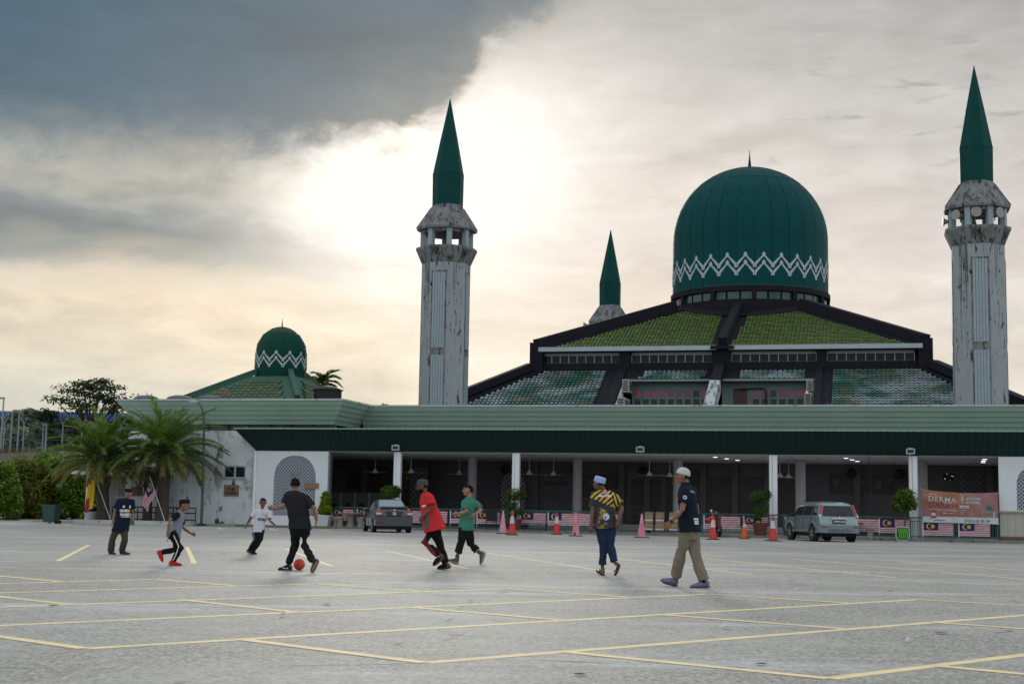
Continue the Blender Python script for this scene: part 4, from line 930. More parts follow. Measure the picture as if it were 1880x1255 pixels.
# horn loudspeakers hung in the lanterns
horn_m = mat('cream_horn_enamel', (.30, .29, .25), .5)
def horn(label, s, t, z, a):
    h = thing('horn_loudspeaker', label, 'loudspeaker', (s, t, z), 'horn loudspeakers on the minarets', rz=a)
    mb = MB(); mb.lathe([(.30, 0), (.27, .02), (.17, .12), (.10, .26), (.07, .38), (.12, .40), (.12, .55), (.02, .58)], 18); mb.xf(Matrix.Rotation(-pi / 2, 4, 'X'))
    o = link('horn', mb.mesh('horn', horn_m, smooth=50), h); o2 = MB(); o2.ball((0, .14, 0), .10, 10, 6); q = link('driver', o2.mesh('driver', black_pl, smooth=60), h)
    mb = MB(); mb.bar((0, .42, 0), (0, .42, -.4), .05, .05); link('bracket', mb.mesh('bracket', black_metal), h)
sR, tR = 23.72, 14.5
horn('cream horn loudspeaker facing forward in the middle of the right lantern', sR - .15, tR - 1.62, 18.25, 0)
horn('cream horn loudspeaker at the left front of the right lantern', sR - 1.25, tR - 1.35, 18.15, -.75)
horn('cream horn loudspeaker at the right front of the right lantern', sR + 1.15, tR - 1.4, 18.2, .7)
horn('horn loudspeaker sticking out sideways to the left of the right lantern', sR - 1.9, tR - .2, 18.0, -1.5)
horn('cream horn loudspeaker facing forward on the distant left minaret', -5.4, 55 - 1.7, 18.05, 0)
horn('horn loudspeaker sticking out sideways from the distant left minaret', -7.3, 54.6, 17.7, -1.5)
# ------------------------------------------------------------------ railing with flags
rail_runs = ((-9.2, 5.75), (9.75, 23.3))
bal = MB(); bal.box(-.012, .012, -.012, .012, 0, .86)
for i, (s0, s1) in enumerate(rail_runs):
    rr = thing('green_railing', 'green metal railing left of the entrance, hung with flags' if i == 0 else 'green metal railing right of the entrance, behind the silver car', 'railing', (s0, -.2, .1), 'railings along the hall front')
    for z, h in ((1.08, .06), (.92, .035), (.20, .05)): mb = MB(); mb.box(s0, s1, -.225, -.175, z - h / 2, z + h / 2); mb.build('rail', rail_m, rr)
    n = round((s1 - s0) / 1.87)
    for k in range(n + 1):
        s = s0 + (s1 - s0) * k / n; mb = MB(); mb.box(s - .035, s + .035, -.235, -.165, .1, 1.12); mb.build('post', rail_m, rr)
    mb = MB(); s = s0 + .11
    while s < s1: mb.box(s - .01, s + .01, -.21, -.19, .22, .91); s += .115
    mb.build('balusters', rail_m, rr, kind='stuff')
fl_w = mat('flag_white_cloth', (.60, .56, .60), .8, (.52, .49, .54), 4); fl_r = mat('flag_red_cloth', (.36, .03, .05), .8, (.28, .025, .045), 4)
fl_b = mat('flag_blue_cloth', (.008, .012, .10), .8, (.01, .015, .12), 4); fl_y = mat('flag_yellow_cloth', (.62, .44, .02), .8)
def flag_geo(w, h, wave, seed, stripes_only=False, hang=None):
    """striped flag cloth in its own x, z plane with blue canton, crescent and star"""
    rnd = random.Random(seed); p1, p2 = rnd.uniform(0, 6), rnd.uniform(0, 6)
    def P(u, v, o=0.0):
        x, z = u * w, -v * h
        y = wave * (sin(u * 7 + p1 + v * 2) * .6 + sin(v * 5 + p2) * .4 + .5 * sin(u * 13 + v * 9)) * (.4 + .6 * u)
        if hang: return hang(u, v, y - o)
        return (x, y - o, z)
    mb = MB(); NU = 18
    for r in range(14):
        for k in range(NU):
            can = (r < 8 and k < NU * .5 and not stripes_only)
            mi = 2 if can else (1 if r % 2 == 0 else 0)
            mb.face([P(k / NU, (r + 1) / 14), P((k + 1) / NU, (r + 1) / 14), P((k + 1) / NU, r / 14), P(k / NU, r / 14)], mi)
    if not stripes_only:
        for off in (.006, -.006):
            cu, cv = .20, .285
            ring_o = [P(cu + .105 * cos(a), cv + .105 * w / h * sin(a), off) for a in [radians(40 + 280 * k / 20) for k in range(21)]]
            ring_i = [P(cu + .028 + .085 * cos(a), cv + .085 * w / h * sin(a), off) for a in [radians(48 + 264 * k / 20) for k in range(21)]]
            mb.skin(mb.ring(ring_o), mb.ring(ring_i), 3, False)
            cu = .315
            st = [P(cu + (.085 if k % 2 == 0 else .05) * cos(k * pi / 14), cv + (.085 if k % 2 == 0 else .05) * w / h * sin(k * pi / 14), off) for k in range(28)]
            mb.face(st, 3)
    return mb
flags = [(-9.33, 1.13, .60, 0, 'striped flag with blue canton beside the white planter of yellow-green shrub'), (-7.95, 1.1, .6, 0, 'striped flag mostly hidden behind the left side of the grey saloon car'),
         (-5.55, 1.0, .62, 1, 'striped flag at the right rear corner of the grey saloon car'), (-4.15, 1.0, .6, 1, 'striped flag behind the man in the red shirt'),
         (-2.95, 1.25, .6, 0, 'striped flag behind the waist of the boy in the green shirt'), (-1.55, 1.15, .6, 0, 'striped flag partly covered by the black board'),
         (.70, 1.26, .60, 0, 'striped flag behind the low black bench'), (2.12, 1.3, .60, 0, 'striped flag behind the red and white cone left of the entrance'),
         (3.58, .85, .58, 1, 'striped flag just right of the torn pink cone'), (4.52, 1.1, .6, 0, 'striped flag behind the man in the black and yellow shirt'),
         (9.85, .55, .6, 0, 'narrow folded flag just right of the man in the white cap'), (10.55, 1.0, .6, 1, 'striped flag behind the parked motorcycle'),
         (11.75, 1.12, .62, 0, 'striped flag behind the small orange cone'), (13.72, 1.15, .6, 0, 'striped flag at the front left of the silver car'),
         (17.0, 1.0, .6, 1, 'striped flag just right of the silver car above the stone table'), (18.05, 1.35, .64, 0, 'striped flag right of the silver car with large canton'),
         (20.02, 1.32, .58, 0, 'left striped flag under the orange blood donation banner'), (21.62, 1.34, .58, 0, 'right striped flag under the orange blood donation banner')]
for i, (s, w, h, so, lb) in enumerate(flags):
    z = .99 if s < 19 else .86
    ft = thing('flag', lb, 'flag', (s, -.27, z), 'striped flags hung on the railing')
    o = link('cloth', flag_geo(w, h, .022, i, bool(so)).mesh('cloth', [fl_w, fl_r, fl_b, fl_y]), ft)
    if not so:
        mb = MB(); mb.box(-.06, 0, -.01, .01, -h - .03, .02); link('hoist_band', mb.mesh('hoist_band', fl_w), ft)
        mb = MB(); mb.bar((-.03, 0, -h), (-.05, .02, -h - .22), .015, .012); link('tie_cord', mb.mesh('tie_cord', fl_w), ft)
# ------------------------------------------------------------------ banner
def banner_mat():
    m = bpy.data.materials.new('orange_pink_banner_print'); m.use_nodes = True; h = N(m.node_tree); b = m.node_tree.nodes['Principled BSDF']
    t = h.node('ShaderNodeTexCoord').outputs['Object']; sx_ = h.node('ShaderNodeSeparateXYZ'); h.put(sx_.inputs[0], t)
    x, z = sx_.outputs[0], sx_.outputs[2]
    c = h.mix(h.ss(z, -.15, -1.0), (.31, .135, .062), (.27, .105, .085))
    c = h.mix(h.ss(h.m('ADD', x, h.m('MULTIPLY', z, .8)), .9, 2.4), c, (.29, .13, .14))
    c = h.mix(h.m('MULTIPLY', h.ss(h.noise(t, 2.5, 5), .5, .7), .4), c, (.46, .24, .17))
    c = h.mix(h.ss(z, -1.255, -1.27), c, (.46, .52, .53))
    h.put(b.inputs['Base Color'], c); b.inputs['Roughness'].default_value = .45
    return m
bs, bw, bh, bz = 19.98, 3.36, 1.52, 2.40
bt = thing('banner', 'orange and pink blood donation banner tied to the railing at far right', 'banner', (bs, -.33, bz))
def bpos(u, v, o=0.0):   # sagging top edge, long folds pulled from the upper right corner
    x = u * bw; z = -v * bh - .09 * sin(u * pi) * (1 - v) - .10 * u * (1 - v * .6)
    f = .035 * sin((u - 1) * 9 / (.25 + v) * .5 + 1.0) * min(1, v * 1.5) + (.02 * sin(u * 17 + v * 6) + .012 * sin(u * 31 - v * 11)) * (.2 + .8 * u)
    return (x, f - o, z)
mb = MB(); NB, MBn = 48, 22
for k in range(NB):
    for r in range(MBn): mb.face([bpos(k / NB, (r + 1) / MBn), bpos((k + 1) / NB, (r + 1) / MBn), bpos((k + 1) / NB, r / MBn), bpos(k / NB, r / MBn)])
cl = link('cloth', mb.mesh('cloth', banner_mat(), smooth=60), bt)
for p in cl.data.polygons: pass
ban_w = mat('banner_white_ink', (.56, .57, .58), .5); ban_r = mat('banner_red_ink', (.30, .02, .03), .5); ban_g = mat('banner_green_ink', (.02, .16, .12), .5); ban_c = mat('banner_pale_ink', (.42, .50, .46), .5); ban_gr = mat('banner_grey_ink', (.20, .22, .25), .5)
def on_banner(poly, m, name='print', o=.018):
    """flat print laid on the folds: polygon in banner metres from its top left"""
    u = [(x / bw, z / bh) for x, z in poly]; mb = MB()
    xs0, xs1 = min(p[0] for p in u), max(p[0] for p in u)
    mb.face([bpos(a, b, o) for a, b in u]); ob = link(name, mb.mesh(name, m), cl); return ob
def banner_text(body, size, x, z, m, bold=.05, sp=1.0, o=.03):
    me = text_mesh(body, size, bold, align='LEFT', spacing=sp); me.materials.clear(); me.materials.append(m)
    for v in me.vertices: v.co = Vector(bpos((x + v.co.x) / bw, (z - v.co.y) / bh, o))
    link('lettering', me, cl)
R4 = lambda x0, x1, z0, z1: [(x0, z1), (x1, z1), (x1, z0), (x0, z0)]
banner_text('DERMA', .36, .26, .40, ban_w, .010, 1.10); banner_text('DARAH', .36, .26, .68, ban_r, .010, 1.10)
on_banner(R4(.32, .62, .15, .18), ban_w); on_banner(R4(.30, 1.55, .89, .915), ban_c)
for x0, z0 in ((.27, .535), (.85, .535), (1.08, .53)): on_banner(R4(x0, x0 + .16, z0, z0 + .045), ban_w)
on_banner(R4(.83, 1.45, .98, 1.10), ban_r); on_banner(R4(.90, 1.10, 1.02, 1.06), ban_w, o=.024); on_banner(R4(1.16, 1.40, 1.03, 1.06), ban_w, o=.024)
on_banner(R4(1.66, 1.90, .08, .115), ban_w); banner_text('2', .26, 1.72, .28, ban_w, .04); on_banner(R4(1.72, 1.86, .45, .48), ban_c)
for z0, x1 in ((.24, 2.60), (.42, 2.55)):
    on_banner(R4(1.95, x1, z0, z0 + .115), ban_c); on_banner(R4(2.02, x1 - .06, z0 + .04, z0 + .08), ban_gr, o=.024)
on_banner(R4(1.66, 2.06, .64, .76), ban_w); on_banner(R4(1.72, 2.0, .68, .72), ban_gr, o=.024)
for k in range(3): on_banner(R4(1.68, 1.95 - .05 * k, .85 + k * .09, .875 + k * .09), ban_c)
# blood bag drawing, small domed building drawing, row of round logos
on_banner(R4(.38, .60, .98, 1.30), ban_r); on_banner(R4(.40, .58, 1.06, 1.20), ban_w, o=.024); on_banner(R4(.47, .51, .90, .98), ban_r)
circ = lambda x, z, r, n=16: [(x + r * cos(k * 2 * pi / n), z - r * sin(k * 2 * pi / n)) for k in range(n)]
on_banner(circ(2.95, .78, .13), ban_g); on_banner(R4(2.78, 3.12, .86, 1.02), ban_gr); on_banner(R4(2.45, 3.16, 1.02, 1.14), ban_gr, o=.004); on_banner(R4(3.13, 3.22, .92, 1.2), ban_c, o=.026); on_banner([(2.45, .78), (2.78, .78), (2.70, .74), (2.5, .74)], mat('banner_gold_ink', (.36, .26, .04), .5))
for x, m_ in ((1.92, ban_g), (2.10, mat('banner_teal_ink', (.05, .22, .22), .5)), (2.27, ban_gr), (2.45, ban_r), (2.66, ban_g)):
    on_banner(circ(x, 1.385, .065), m_); on_banner(circ(x, 1.385, .032, 10), ban_w, o=.024)
on_banner(R4(.50, 1.0, 1.385, 1.42), ban_g); on_banner(R4(.30, .42, 1.32, 1.35), ban_g); on_banner(R4(2.85, 2.98, 1.34, 1.40), ban_r)
for u, v in ((0, 0), (1, 0), (0, 1), (1, 1)):
    p = bpos(u, v); mb = MB(); mb.tube([p, (p[0] + (.08 if u else -.08), p[1] + .10, p[2] + .06)], .012, 6); link('tie_cord', mb.mesh('tie_cord', fl_w), bt)

# ------------------------------------------------------------------ traffic cones
cone_red = mat('red_cone_plastic', (.55, .030, .025), .5, (.46, .028, .024), 5); cone_w = mat('white_cone_sleeve', (.55, .55, .55), .5, (.45, .45, .45), 5)
cone_pk = mat('sun_bleached_pink_cone', (.60, .32, .38), .6, (.56, .22, .28), 4, .6); cone_or = mat('orange_cone_plastic', (.72, .09, .012), .5, (.62, .08, .01), 5); cone_rp = mat('faded_red_cone', (.60, .12, .18), .6, (.58, .34, .40), 2.6, .5)
def cone(x, y, h, kind, label, torn=False):
    p = gnd(x, y); k = h / 1.04
    c = thing('traffic_cone', label, 'cone', p, 'traffic cones in front of the hall', 'W', rz=random.uniform(-.3, .3))
    mb = MB(); mb.box(-.27 * k, .27 * k, -.27 * k, .27 * k, 0, .035); mb.build('base', black_pl, c)
    r = lambda z: (.185 - .150 * z / 1.04) * k
    seg = {'rw': ((.035, .52, 0), (.52, .83, 1), (.83, 1.04, 0)), 'or': ((.035, .62, 2), (.62, .80, 1), (.80, 1.04, 2)), 'pk': ((.035, 1.04, 3),), 'rp': ((.035, 1.04, 4),)}[kind]
    ms = (cone_red, cone_w, cone_or, cone_pk, cone_rp)
    for i, (z0, z1, m_) in enumerate(seg):
        mb = MB(); pr_ = [(r(z0 * 1.0) + .004 * (m_ == 1), z0 * k), (r(z1) + .004 * (m_ == 1), z1 * k)]
        if m_ == 1: pr_ = [(r(z0) - .01, z0 * k - .002)] + pr_ + [(r(z1) - .01, z1 * k + .002)]
        mb.lathe(pr_, 20); mb.build('sleeve' if m_ == 1 else 'cone_body', ms[m_], c, smooth=40)
    mb = MB(); mb.lathe([(.03 * k, 1.035 * k), (.022 * k, 1.05 * k)], 12); mb.build('tip', ms[seg[-1][2]], c)
    if torn:
        mb = MB(); q = lambda u, z: ((r(z) + .006) * sin(u), -(r(z) + .006) * cos(u), z * k)
        mb.face([q(-.35, .04), q(.25, .04), q(-.05, .20), q(-.25, .17)]); mb.build('torn_hole', black_pl, c)
cone(923, 979, 1.05, 'pk', 'sun-bleached all pink cone left of the first red and white cone')
cone(940, 981.5, 1.03, 'rw', 'red and white cone beside the pink cone under the second column')
cone(1022, 980.5, 1.02, 'rw', 'red and white cone standing alone left of the striped-shirt man')
cone(1057, 983.5, 1.03, 'rp', 'faded red-pink cone with a torn hole at its base', True)
cone(1178, 986.5, 1.03, 'rp', 'faded red-pink cone standing alone before the open entrance')
cone(1271, 988.5, 1.05, 'rw', 'red and white cone almost hidden behind the man in the white cap')
cone(1309, 990, 1.04, 'rw', 'red and white cone in front of the motorcycle')
cone(1367, 988.5, .88, 'or', 'short orange cone with narrow white band near the brown pot')
cone(1419, 992.5, 1.06, 'rw', 'red and white cone left of the silver car at the third column')

# ------------------------------------------------------------------ leaves
def leaf_cloud(mb, c, r, n, size, rnd, shell=.55, up=.3, mi=None, asp=.45):
    for _ in range(n):
        while True:
            d = Vector((rnd.uniform(-1, 1), rnd.uniform(-1, 1), rnd.uniform(-1, 1)))
            if .05 < d.length < 1: break
        d.normalize(); q = shell + (1 - shell) * rnd.random() ** .6
        k = 1 + .28 * noise.noise(Vector((d.x * 2.2 + c[0] * 3, d.y * 2.2, d.z * 2.2 + c[2])))
        p = Vector((c[0] + d.x * r[0] * q * k, c[1] + d.y * r[1] * q * k, c[2] + d.z * r[2] * q * k))
        n_ = (d + Vector((rnd.uniform(-.7, .7), rnd.uniform(-.7, .7), rnd.uniform(-.4, .8) + up))).normalized()
        a = n_.orthogonal().normalized(); a = Matrix.Rotation(rnd.uniform(0, 6.28), 3, n_) @ a; b = n_.cross(a)
        s = size * rnd.uniform(.6, 1.35)
        mb.face([p - a * s, p - b * s * asp, p + a * s, p + b * s * asp], rnd.choice(mi) if mi else 0)
def leafmat(name, c1, c2, tip=None, rough=.5):
    m = mat(name, c1, rough, c2, 1.4, .7, spec=.15, island=tip); return see_light(m)
def see_light(m, k=.42):      # thin leaves let some of the light behind them through
    nt_ = m.node_tree; b = nt_.nodes['Principled BSDF']; o = [n for n in nt_.nodes if n.type == 'OUTPUT_MATERIAL'][0]
    tr_ = nt_.nodes.new('ShaderNodeBsdfTranslucent'); mx = nt_.nodes.new('ShaderNodeMixShader'); mx.inputs[0].default_value = k
    src = b.inputs['Base Color'].links[0].from_socket; g_ = nt_.nodes.new('ShaderNodeVectorMath'); g_.operation = 'MULTIPLY'; g_.inputs[1].default_value = (2.0, 1.9, 1.0)
    nt_.links.new(src, g_.inputs[0]); nt_.links.new(g_.outputs[0], tr_.inputs[0]); nt_.links.new(b.outputs[0], mx.inputs[1]); nt_.links.new(tr_.outputs[0], mx.inputs[2]); nt_.links.new(mx.outputs[0], o.inputs[0])
    return m
leaf_hedge = leafmat('hedge_leaf', (.085, .17, .020), (.045, .10, .016), ((.25, .30, .03), .28))
leaf_red = leafmat('reddish_hedge_leaf', (.10, .16, .020), (.05, .10, .016), ((.29, .13, .035), .24))
leaf_lime = leafmat('lime_leaf', (.16, .22, .015), (.08, .14, .012), ((.30, .32, .03), .3))
leaf_mid = leafmat('mid_green_leaf', (.045, .10, .025), (.03, .065, .02), ((.11, .17, .03), .25))
leaf_dark = leafmat('dark_tree_leaf', (.016, .032, .016), (.011, .022, .012), ((.03, .05, .02), .2))
leaf_far = leafmat('hazy_far_leaf', (.14, .175, .15), (.11, .145, .13), ((.17, .21, .13), .2))  # haze of distance put into the pale leaf colour
bark = mat('grey_brown_bark', (.075, .06, .045), .9, (.045, .037, .03), 5, stretch=(1, 1, .3), bump=.5, bscale=12)
terra = mat('terracotta_pot', (.13, .035, .022), .7, (.10, .03, .02), 5); pot_w = mat('white_glazed_planter', (.55, .57, .58), .4, (.5, .52, .53), 3); soil = mat('dark_soil', (.03, .022, .015), .95)
def topiary(name, label, s, t, clumps, leafm, pot=None, potm=None, size=.06, stem=True, z0=.1, n=900):
    p = thing(name, label, 'plant', (s, t, z0)); rnd = random.Random(len(label))
    mb = MB()
    for (ds, dz, rx, rz) in clumps: leaf_cloud(mb, (ds, 0, dz), (rx, rx, rz), int(n * rx * rz / .15) + 60, size, rnd, .35)
    link('foliage', mb.mesh('foliage', leafm), p)
    if stem:
        mb = MB(); top = max(c[1] for c in clumps); mb.tube([(0, 0, .2), (.03, 0, top * .4), (-.02, 0, top * .8), (0, 0, top)], [.045, .035, .03, .02], 8); link('stem', mb.mesh('stem', bark), p)
        for (ds, dz, rx, rz) in clumps: mb = MB(); mb.tube([(0, 0, max(.2, dz - rz)), (ds * .5, .02, dz - rz * .3), (ds, 0, dz)], [.025, .02, .012], 6); link('branch', mb.mesh('branch', bark), p)
    if pot:
        r, h, sq = pot; mb = MB(); nn = 4 if sq else 22
        mb.lathe([(r * .72, 0), (r * .98, h * .88), (r * 1.06, h * .88), (r * 1.06, h), (r * .94, h), (r * .92, h * .9)], nn, a0=pi / 4); link('pot', mb.mesh('pot', potm, smooth=30 if not sq else None), p)
        mb = MB(); mb.lathe([(r * .93, h * .90), (.01, h * .92)], nn, a0=pi / 4); link('soil', mb.mesh('soil', soil), p)
topiary('potted_shrub', 'yellow-green shrub in a tall white planter by the white wall', -9.55, -.75, [(0, .95, .36, .40), (.03, 1.32, .30, .34), (-.02, 1.6, .18, .2), (-.2, .8, .22, .22), (.2, .85, .2, .25)], leaf_lime, (.44, .56, True), pot_w, .07, n=1000)
topiary('potted_tree', 'round dark green potted tree behind the grey saloon car', -6.0, -.9, [(0, 1.75, .52, .42), (-.3, 1.6, .3, .3), (.3, 1.85, .28, .28)], leaf_mid, (.3, .5, False), terra, .06, n=900)
topiary('potted_tree', 'tiered potted tree in a brown pot by the second column', .50, -.75, [(.06, 1.75, .50, .36), (-.18, 1.22, .40, .26), (.2, .92, .25, .2), (.35, 1.7, .25, .25), (-.1, .7, .2, .15)], leaf_mid, (.34, .55, False), terra, .055, n=620)
topiary('potted_tree', 'tiered potted tree in a round brown pot by the third column', 12.55, -.85, [(0, 1.85, .52, .34), (-.3, 1.7, .25, .22), (.3, 1.95, .25, .22), (.05, 1.22, .36, .22), (-.1, .85, .22, .16)], leaf_mid, (.36, .60, False), terra, .055, n=620)
topiary('potted_tree', 'spiky round potted tree in a square pot by the fourth column', 19.15, -.85, [(0, 1.75, .52, .42), (.05, 2.05, .42, .3), (-.25, 1.55, .35, .28), (.3, 1.6, .3, .3)], leafmat('spiky_green_leaf', (.07, .13, .02), (.04, .09, .018), ((.16, .22, .03), .3)), (.38, .42, True), terra, .10, n=520)
# stone tables and stools
stone = mat('rough_stone_terrazzo', (.27, .25, .22), .85, (.19, .175, .15), 8, .7, .4, 30); table_top = mat('brown_stone_top', (.25, .17, .09), .6, (.19, .12, .07), 6)
def stone_table(label, s, t):
    p = thing('stone_table', label, 'table', (s, t, .1)); mb = MB(); mb.lathe([(.52, .62), (.54, .66), (.54, .71), (.50, .73)], 24); link('tabletop', mb.mesh('tabletop', table_top, smooth=30), p)
    mb = MB(); mb.lathe([(.24, 0), (.20, .1), (.15, .35), (.19, .62)], 14); link('pedestal', mb.mesh('pedestal', stone, smooth=40), p)
def stool(label, s, t):
    p = thing('stone_stool', label, 'stool', (s, t, .1), 'stone stools round the tables'); mb = MB(); mb.lathe([(.17, 0), (.13, .2), (.17, .38)], 12); link('base', mb.mesh('base', stone, smooth=40), p)
    mb = MB(); mb.lathe([(.19, .38), (.20, .41), (.18, .44)], 14); link('seat', mb.mesh('seat', stone, smooth=40), p)
stone_table('round stone table between white planter and grey saloon car', -8.15, -.75); stone_table('stone table at the right rear of the silver car', 16.75, -.7)
stool('stone stool nearest the white planter', -9.0, -.6); stool('stone stool second from the white planter', -8.62, -1.0); stool('stone stool just left of the grey saloon car', -7.55, -.9); stool('round stone stool right of the silver car', 17.6, -.85)
# low bench, black board, cartons on trolley, slippers, umbrella, hose reel
be = thing('low_bench', 'low black metal bench under a flag by the second column', 'bench', (1.5, -.6, .1))
mb = MB(); mb.box(.85, 2.15, -.75, -.42, .42, .46); mb.build('seat', black_metal, be)
for s in (.95, 2.05): mb = MB(); mb.box(s - .02, s + .02, -.74, -.70, .1, .42); mb.box(s - .02, s + .02, -.46, -.42, .1, .42); mb.build('leg', black_metal, be)
bb = thing('display_board', 'black display board on thin legs behind the pink cone', 'board', (-.75, -.45, .1))
mb = MB(); mb.box(-1.05, -.5, -.48, -.44, .55, 1.15); mb.build('panel', black_pl, bb)
for s in (-1.03, -.52): mb = MB(); mb.bar((s, -.45, .1), (s, -.45, .6), .03, .03); mb.build('leg', black_metal, bb)
card = mat('brown_cardboard', (.26, .19, .11), .8, (.21, .15, .085), 3); tape_m = mat('pale_parcel_tape', (.31, .25, .16), .5)
tr = thing('flat_trolley', 'low black flat trolley under the stacked cartons', 'trolley', (7.9, .3, .1)); mb = MB(); mb.box(6.85, 8.75, .05, .75, .20, .24); mb.build('deck', black_pl, tr)
for s in (7.0, 8.6): mb = MB(); mb.tube([(s, .08, .16), (s, .14, .16)], .06, 10); mb.build('wheel', black_pl, tr); mb = MB(); mb.tube([(s, .66, .16), (s, .72, .16)], .06, 10); mb.build('wheel', black_pl, tr)
ct = thing('carton', 'lower carton of the left stack on the trolley', 'carton', (7.1, .32, .242), 'cardboard cartons stacked at the entrance')
mb = MB(); mb.box(6.87, 7.27, .1, .52, .242, .68); mb.build('box_body', card, ct); mb = MB(); mb.box(6.868, 7.272, .094, .1, .42, .50); mb.build('tape', tape_m, ct); mb = MB(); mb.box(6.87, 7.27, .092, .1, .245, .32); mb.build('white_label', fl_w, ct)
for s, z, lb in ((7.1, .684, 'upper carton of the left stack on the trolley'), (7.63, .242, 'lower carton of the middle stack on the trolley'), (7.63, .684, 'upper carton of the middle stack on the trolley'), (8.3, .242, 'lower carton of the right stack behind the man in the white cap'), (8.3, .684, 'upper carton of the right stack behind the man in the white cap')):
    c = copy_tree(ct); c.location = wld(s, .32, z); c['label'] = lb
for i, (x, y) in enumerate(((1234, 983.5), (1242, 984))):
    p = gnd(x, y, .10); sl_ = MB(); sl_.ball((0, 0, .03), (.12, .05, .03), 12, 6); sl_.ball((-.04, 0, .055), (.05, .05, .03), 10, 5); o = sl_.build('slipper', black_pl, org=(0, 0, 0), smooth=60, frame='W'); o.location = (*loc(p.x, p.y), 0); o.location = wld(9.05 + .22 * i, -.15, .10); tag(o, 'left one of the black slippers on the entrance kerb' if i == 0 else 'right one of the black slippers on the entrance kerb', 'slipper', 'slippers on the kerb')
um = thing('folded_umbrella', 'dark folded umbrella leaning beside the third column', 'umbrella', (13.7, -.6, .1)); mb = MB(); mb.tube([(13.75, -.6, .12), (13.68, -.55, .4), (13.5, -.4, 1.1)], [.03, .09, .02], 8); mb.build('canopy', mat('dark_blue_umbrella', (.02, .025, .05), .6), um); mb = MB(); mb.tube([(13.5, -.4, 1.1), (13.44, -.36, 1.3)], .012, 6); mb.build('handle', black_pl, um)
hr = thing('hose_reel', 'bright green hose coiled in a white frame by the fourth column', 'hose', (19.05, -1.75, 0)); hg = mat('bright_green_hose', (.10, .42, .02), .4)
mb = MB()
for pth in ([(-.26, 0, .06), (-.30, 0, .3), (-.27, 0, .58), (-.18, 0, .64), (.18, 0, .64), (.27, 0, .58), (.30, 0, .3), (.26, 0, .06), (.18, 0, .03), (-.18, 0, .03), (-.26, 0, .06)],): mb.tube(pth, .032, 8)
link('frame', mb.mesh('frame', chev_m, smooth=60), hr)
mb = MB(); mb.box(-.24, .24, .02, .1, .06, .60); link('drum_back', mb.mesh('drum_back', mat('dark_green_reel', (.01, .07, .03), .5)), hr)
for k in range(5): mb = MB(); mb.tube([(-.17 + k * .085, -.02, .10), (-.13 + k * .085, -.05, .33), (-.19 + k * .085, -.02, .57)], .035, 8); link('hose_coil', mb.mesh('hose_coil', hg, smooth=60), hr)

# ------------------------------------------------------------------ planting on the left: palms, hedge, trees
pal_g = see_light(mat('palm_leaflet', (.070, .135, .030), .5, (.042, .098, .024), .8, spec=.25, island=((.17, .22, .05), .25))); pal_y = see_light(mat('old_palm_leaflet', (.12, .125, .03), .5, (.15, .12, .042), 1.5, spec=.2, island=((.2, .15, .06), .3))); pal_d = mat('dead_palm_leaflet', (.10, .07, .045), .8, (.07, .05, .035), 2)
rach = mat('palm_midrib', (.13, .15, .06), .6)
def frond(L, arch, rnd, m, leaf=.42, n=46, droop=.35, lw=.026):
    mb = MB(); pts = [Vector((0, 0, 0))]
    for k in range(12):       # the midrib bends more and more towards its tip
        a = -radians(78) * arch * ((k + .5) / 12) ** 1.25; pts.append(pts[-1] + Vector((cos(a), 0, sin(a))) * (L / 12))
    mb.tube(pts, [.030 - .024 * k / 12 for k in range(13)], 5, 1)
    def at(u):
        f = u * 12; k = min(int(f), 11); return pts[k].lerp(pts[k + 1], f - k), (pts[k + 1] - pts[k]).normalized()
    for k in range(n):
        u = .12 + .87 * k / (n - 1); p, d = at(u)
        ll = leaf * (sin(min(1, u * 1.25 + .12) * pi * .80) ** .7 + .15) * rnd.uniform(.85, 1.1)
        for sg in (1, -1):
            side = Vector((0, sg, 0)); upv = d.cross(side) * sg; upv = upv if upv.z > 0 else -upv
            dr_ = (d * (.55 + .5 * u) + side * (.85 - .3 * u) + upv * rnd.uniform(.12, .42)).normalized()
            w = lw; a = d * w; e = p + dr_ * ll * .55; tip = p + dr_ * ll + Vector((0, 0, -ll * droop * rnd.uniform(.5, 1.2)))
            mb.face([p - a, p + a, e + a * .8, e - a * .8], 0); mb.face([e - a * .8, e + a * .8, tip], 0)
    return mb.mesh('frond', [m, rach])
rnd = random.Random(3)
fr_g = [frond(3.1, a, rnd, pal_g, .46, 54) for a in (.55, .85, .95, .80)]; fr_y = [frond(2.6, a, rnd, pal_y, .44, 50) for a in (.55, .70)]; fr_d = [frond(1.9, 1.0, rnd, pal_d, .32, 34, .6)]
def palm_trunk(h, r0, r1, m, rough=.10):
    mb = MB(); mb.lathe([((r0 + (r1 - r0) * k / 40) * (1 + .0 * k), h * k / 40) for k in range(41)], 20, mod=lambda k, z: 1 + rough * (1 if (int(z / .085) + k) % 2 else -1) * .5 + .05 * sin(k * 3 + z * 9))
    return mb
trunk_m = mat('scaly_palm_trunk', (.085, .075, .06), .95, (.045, .04, .033), 9, .7, .6, 25)
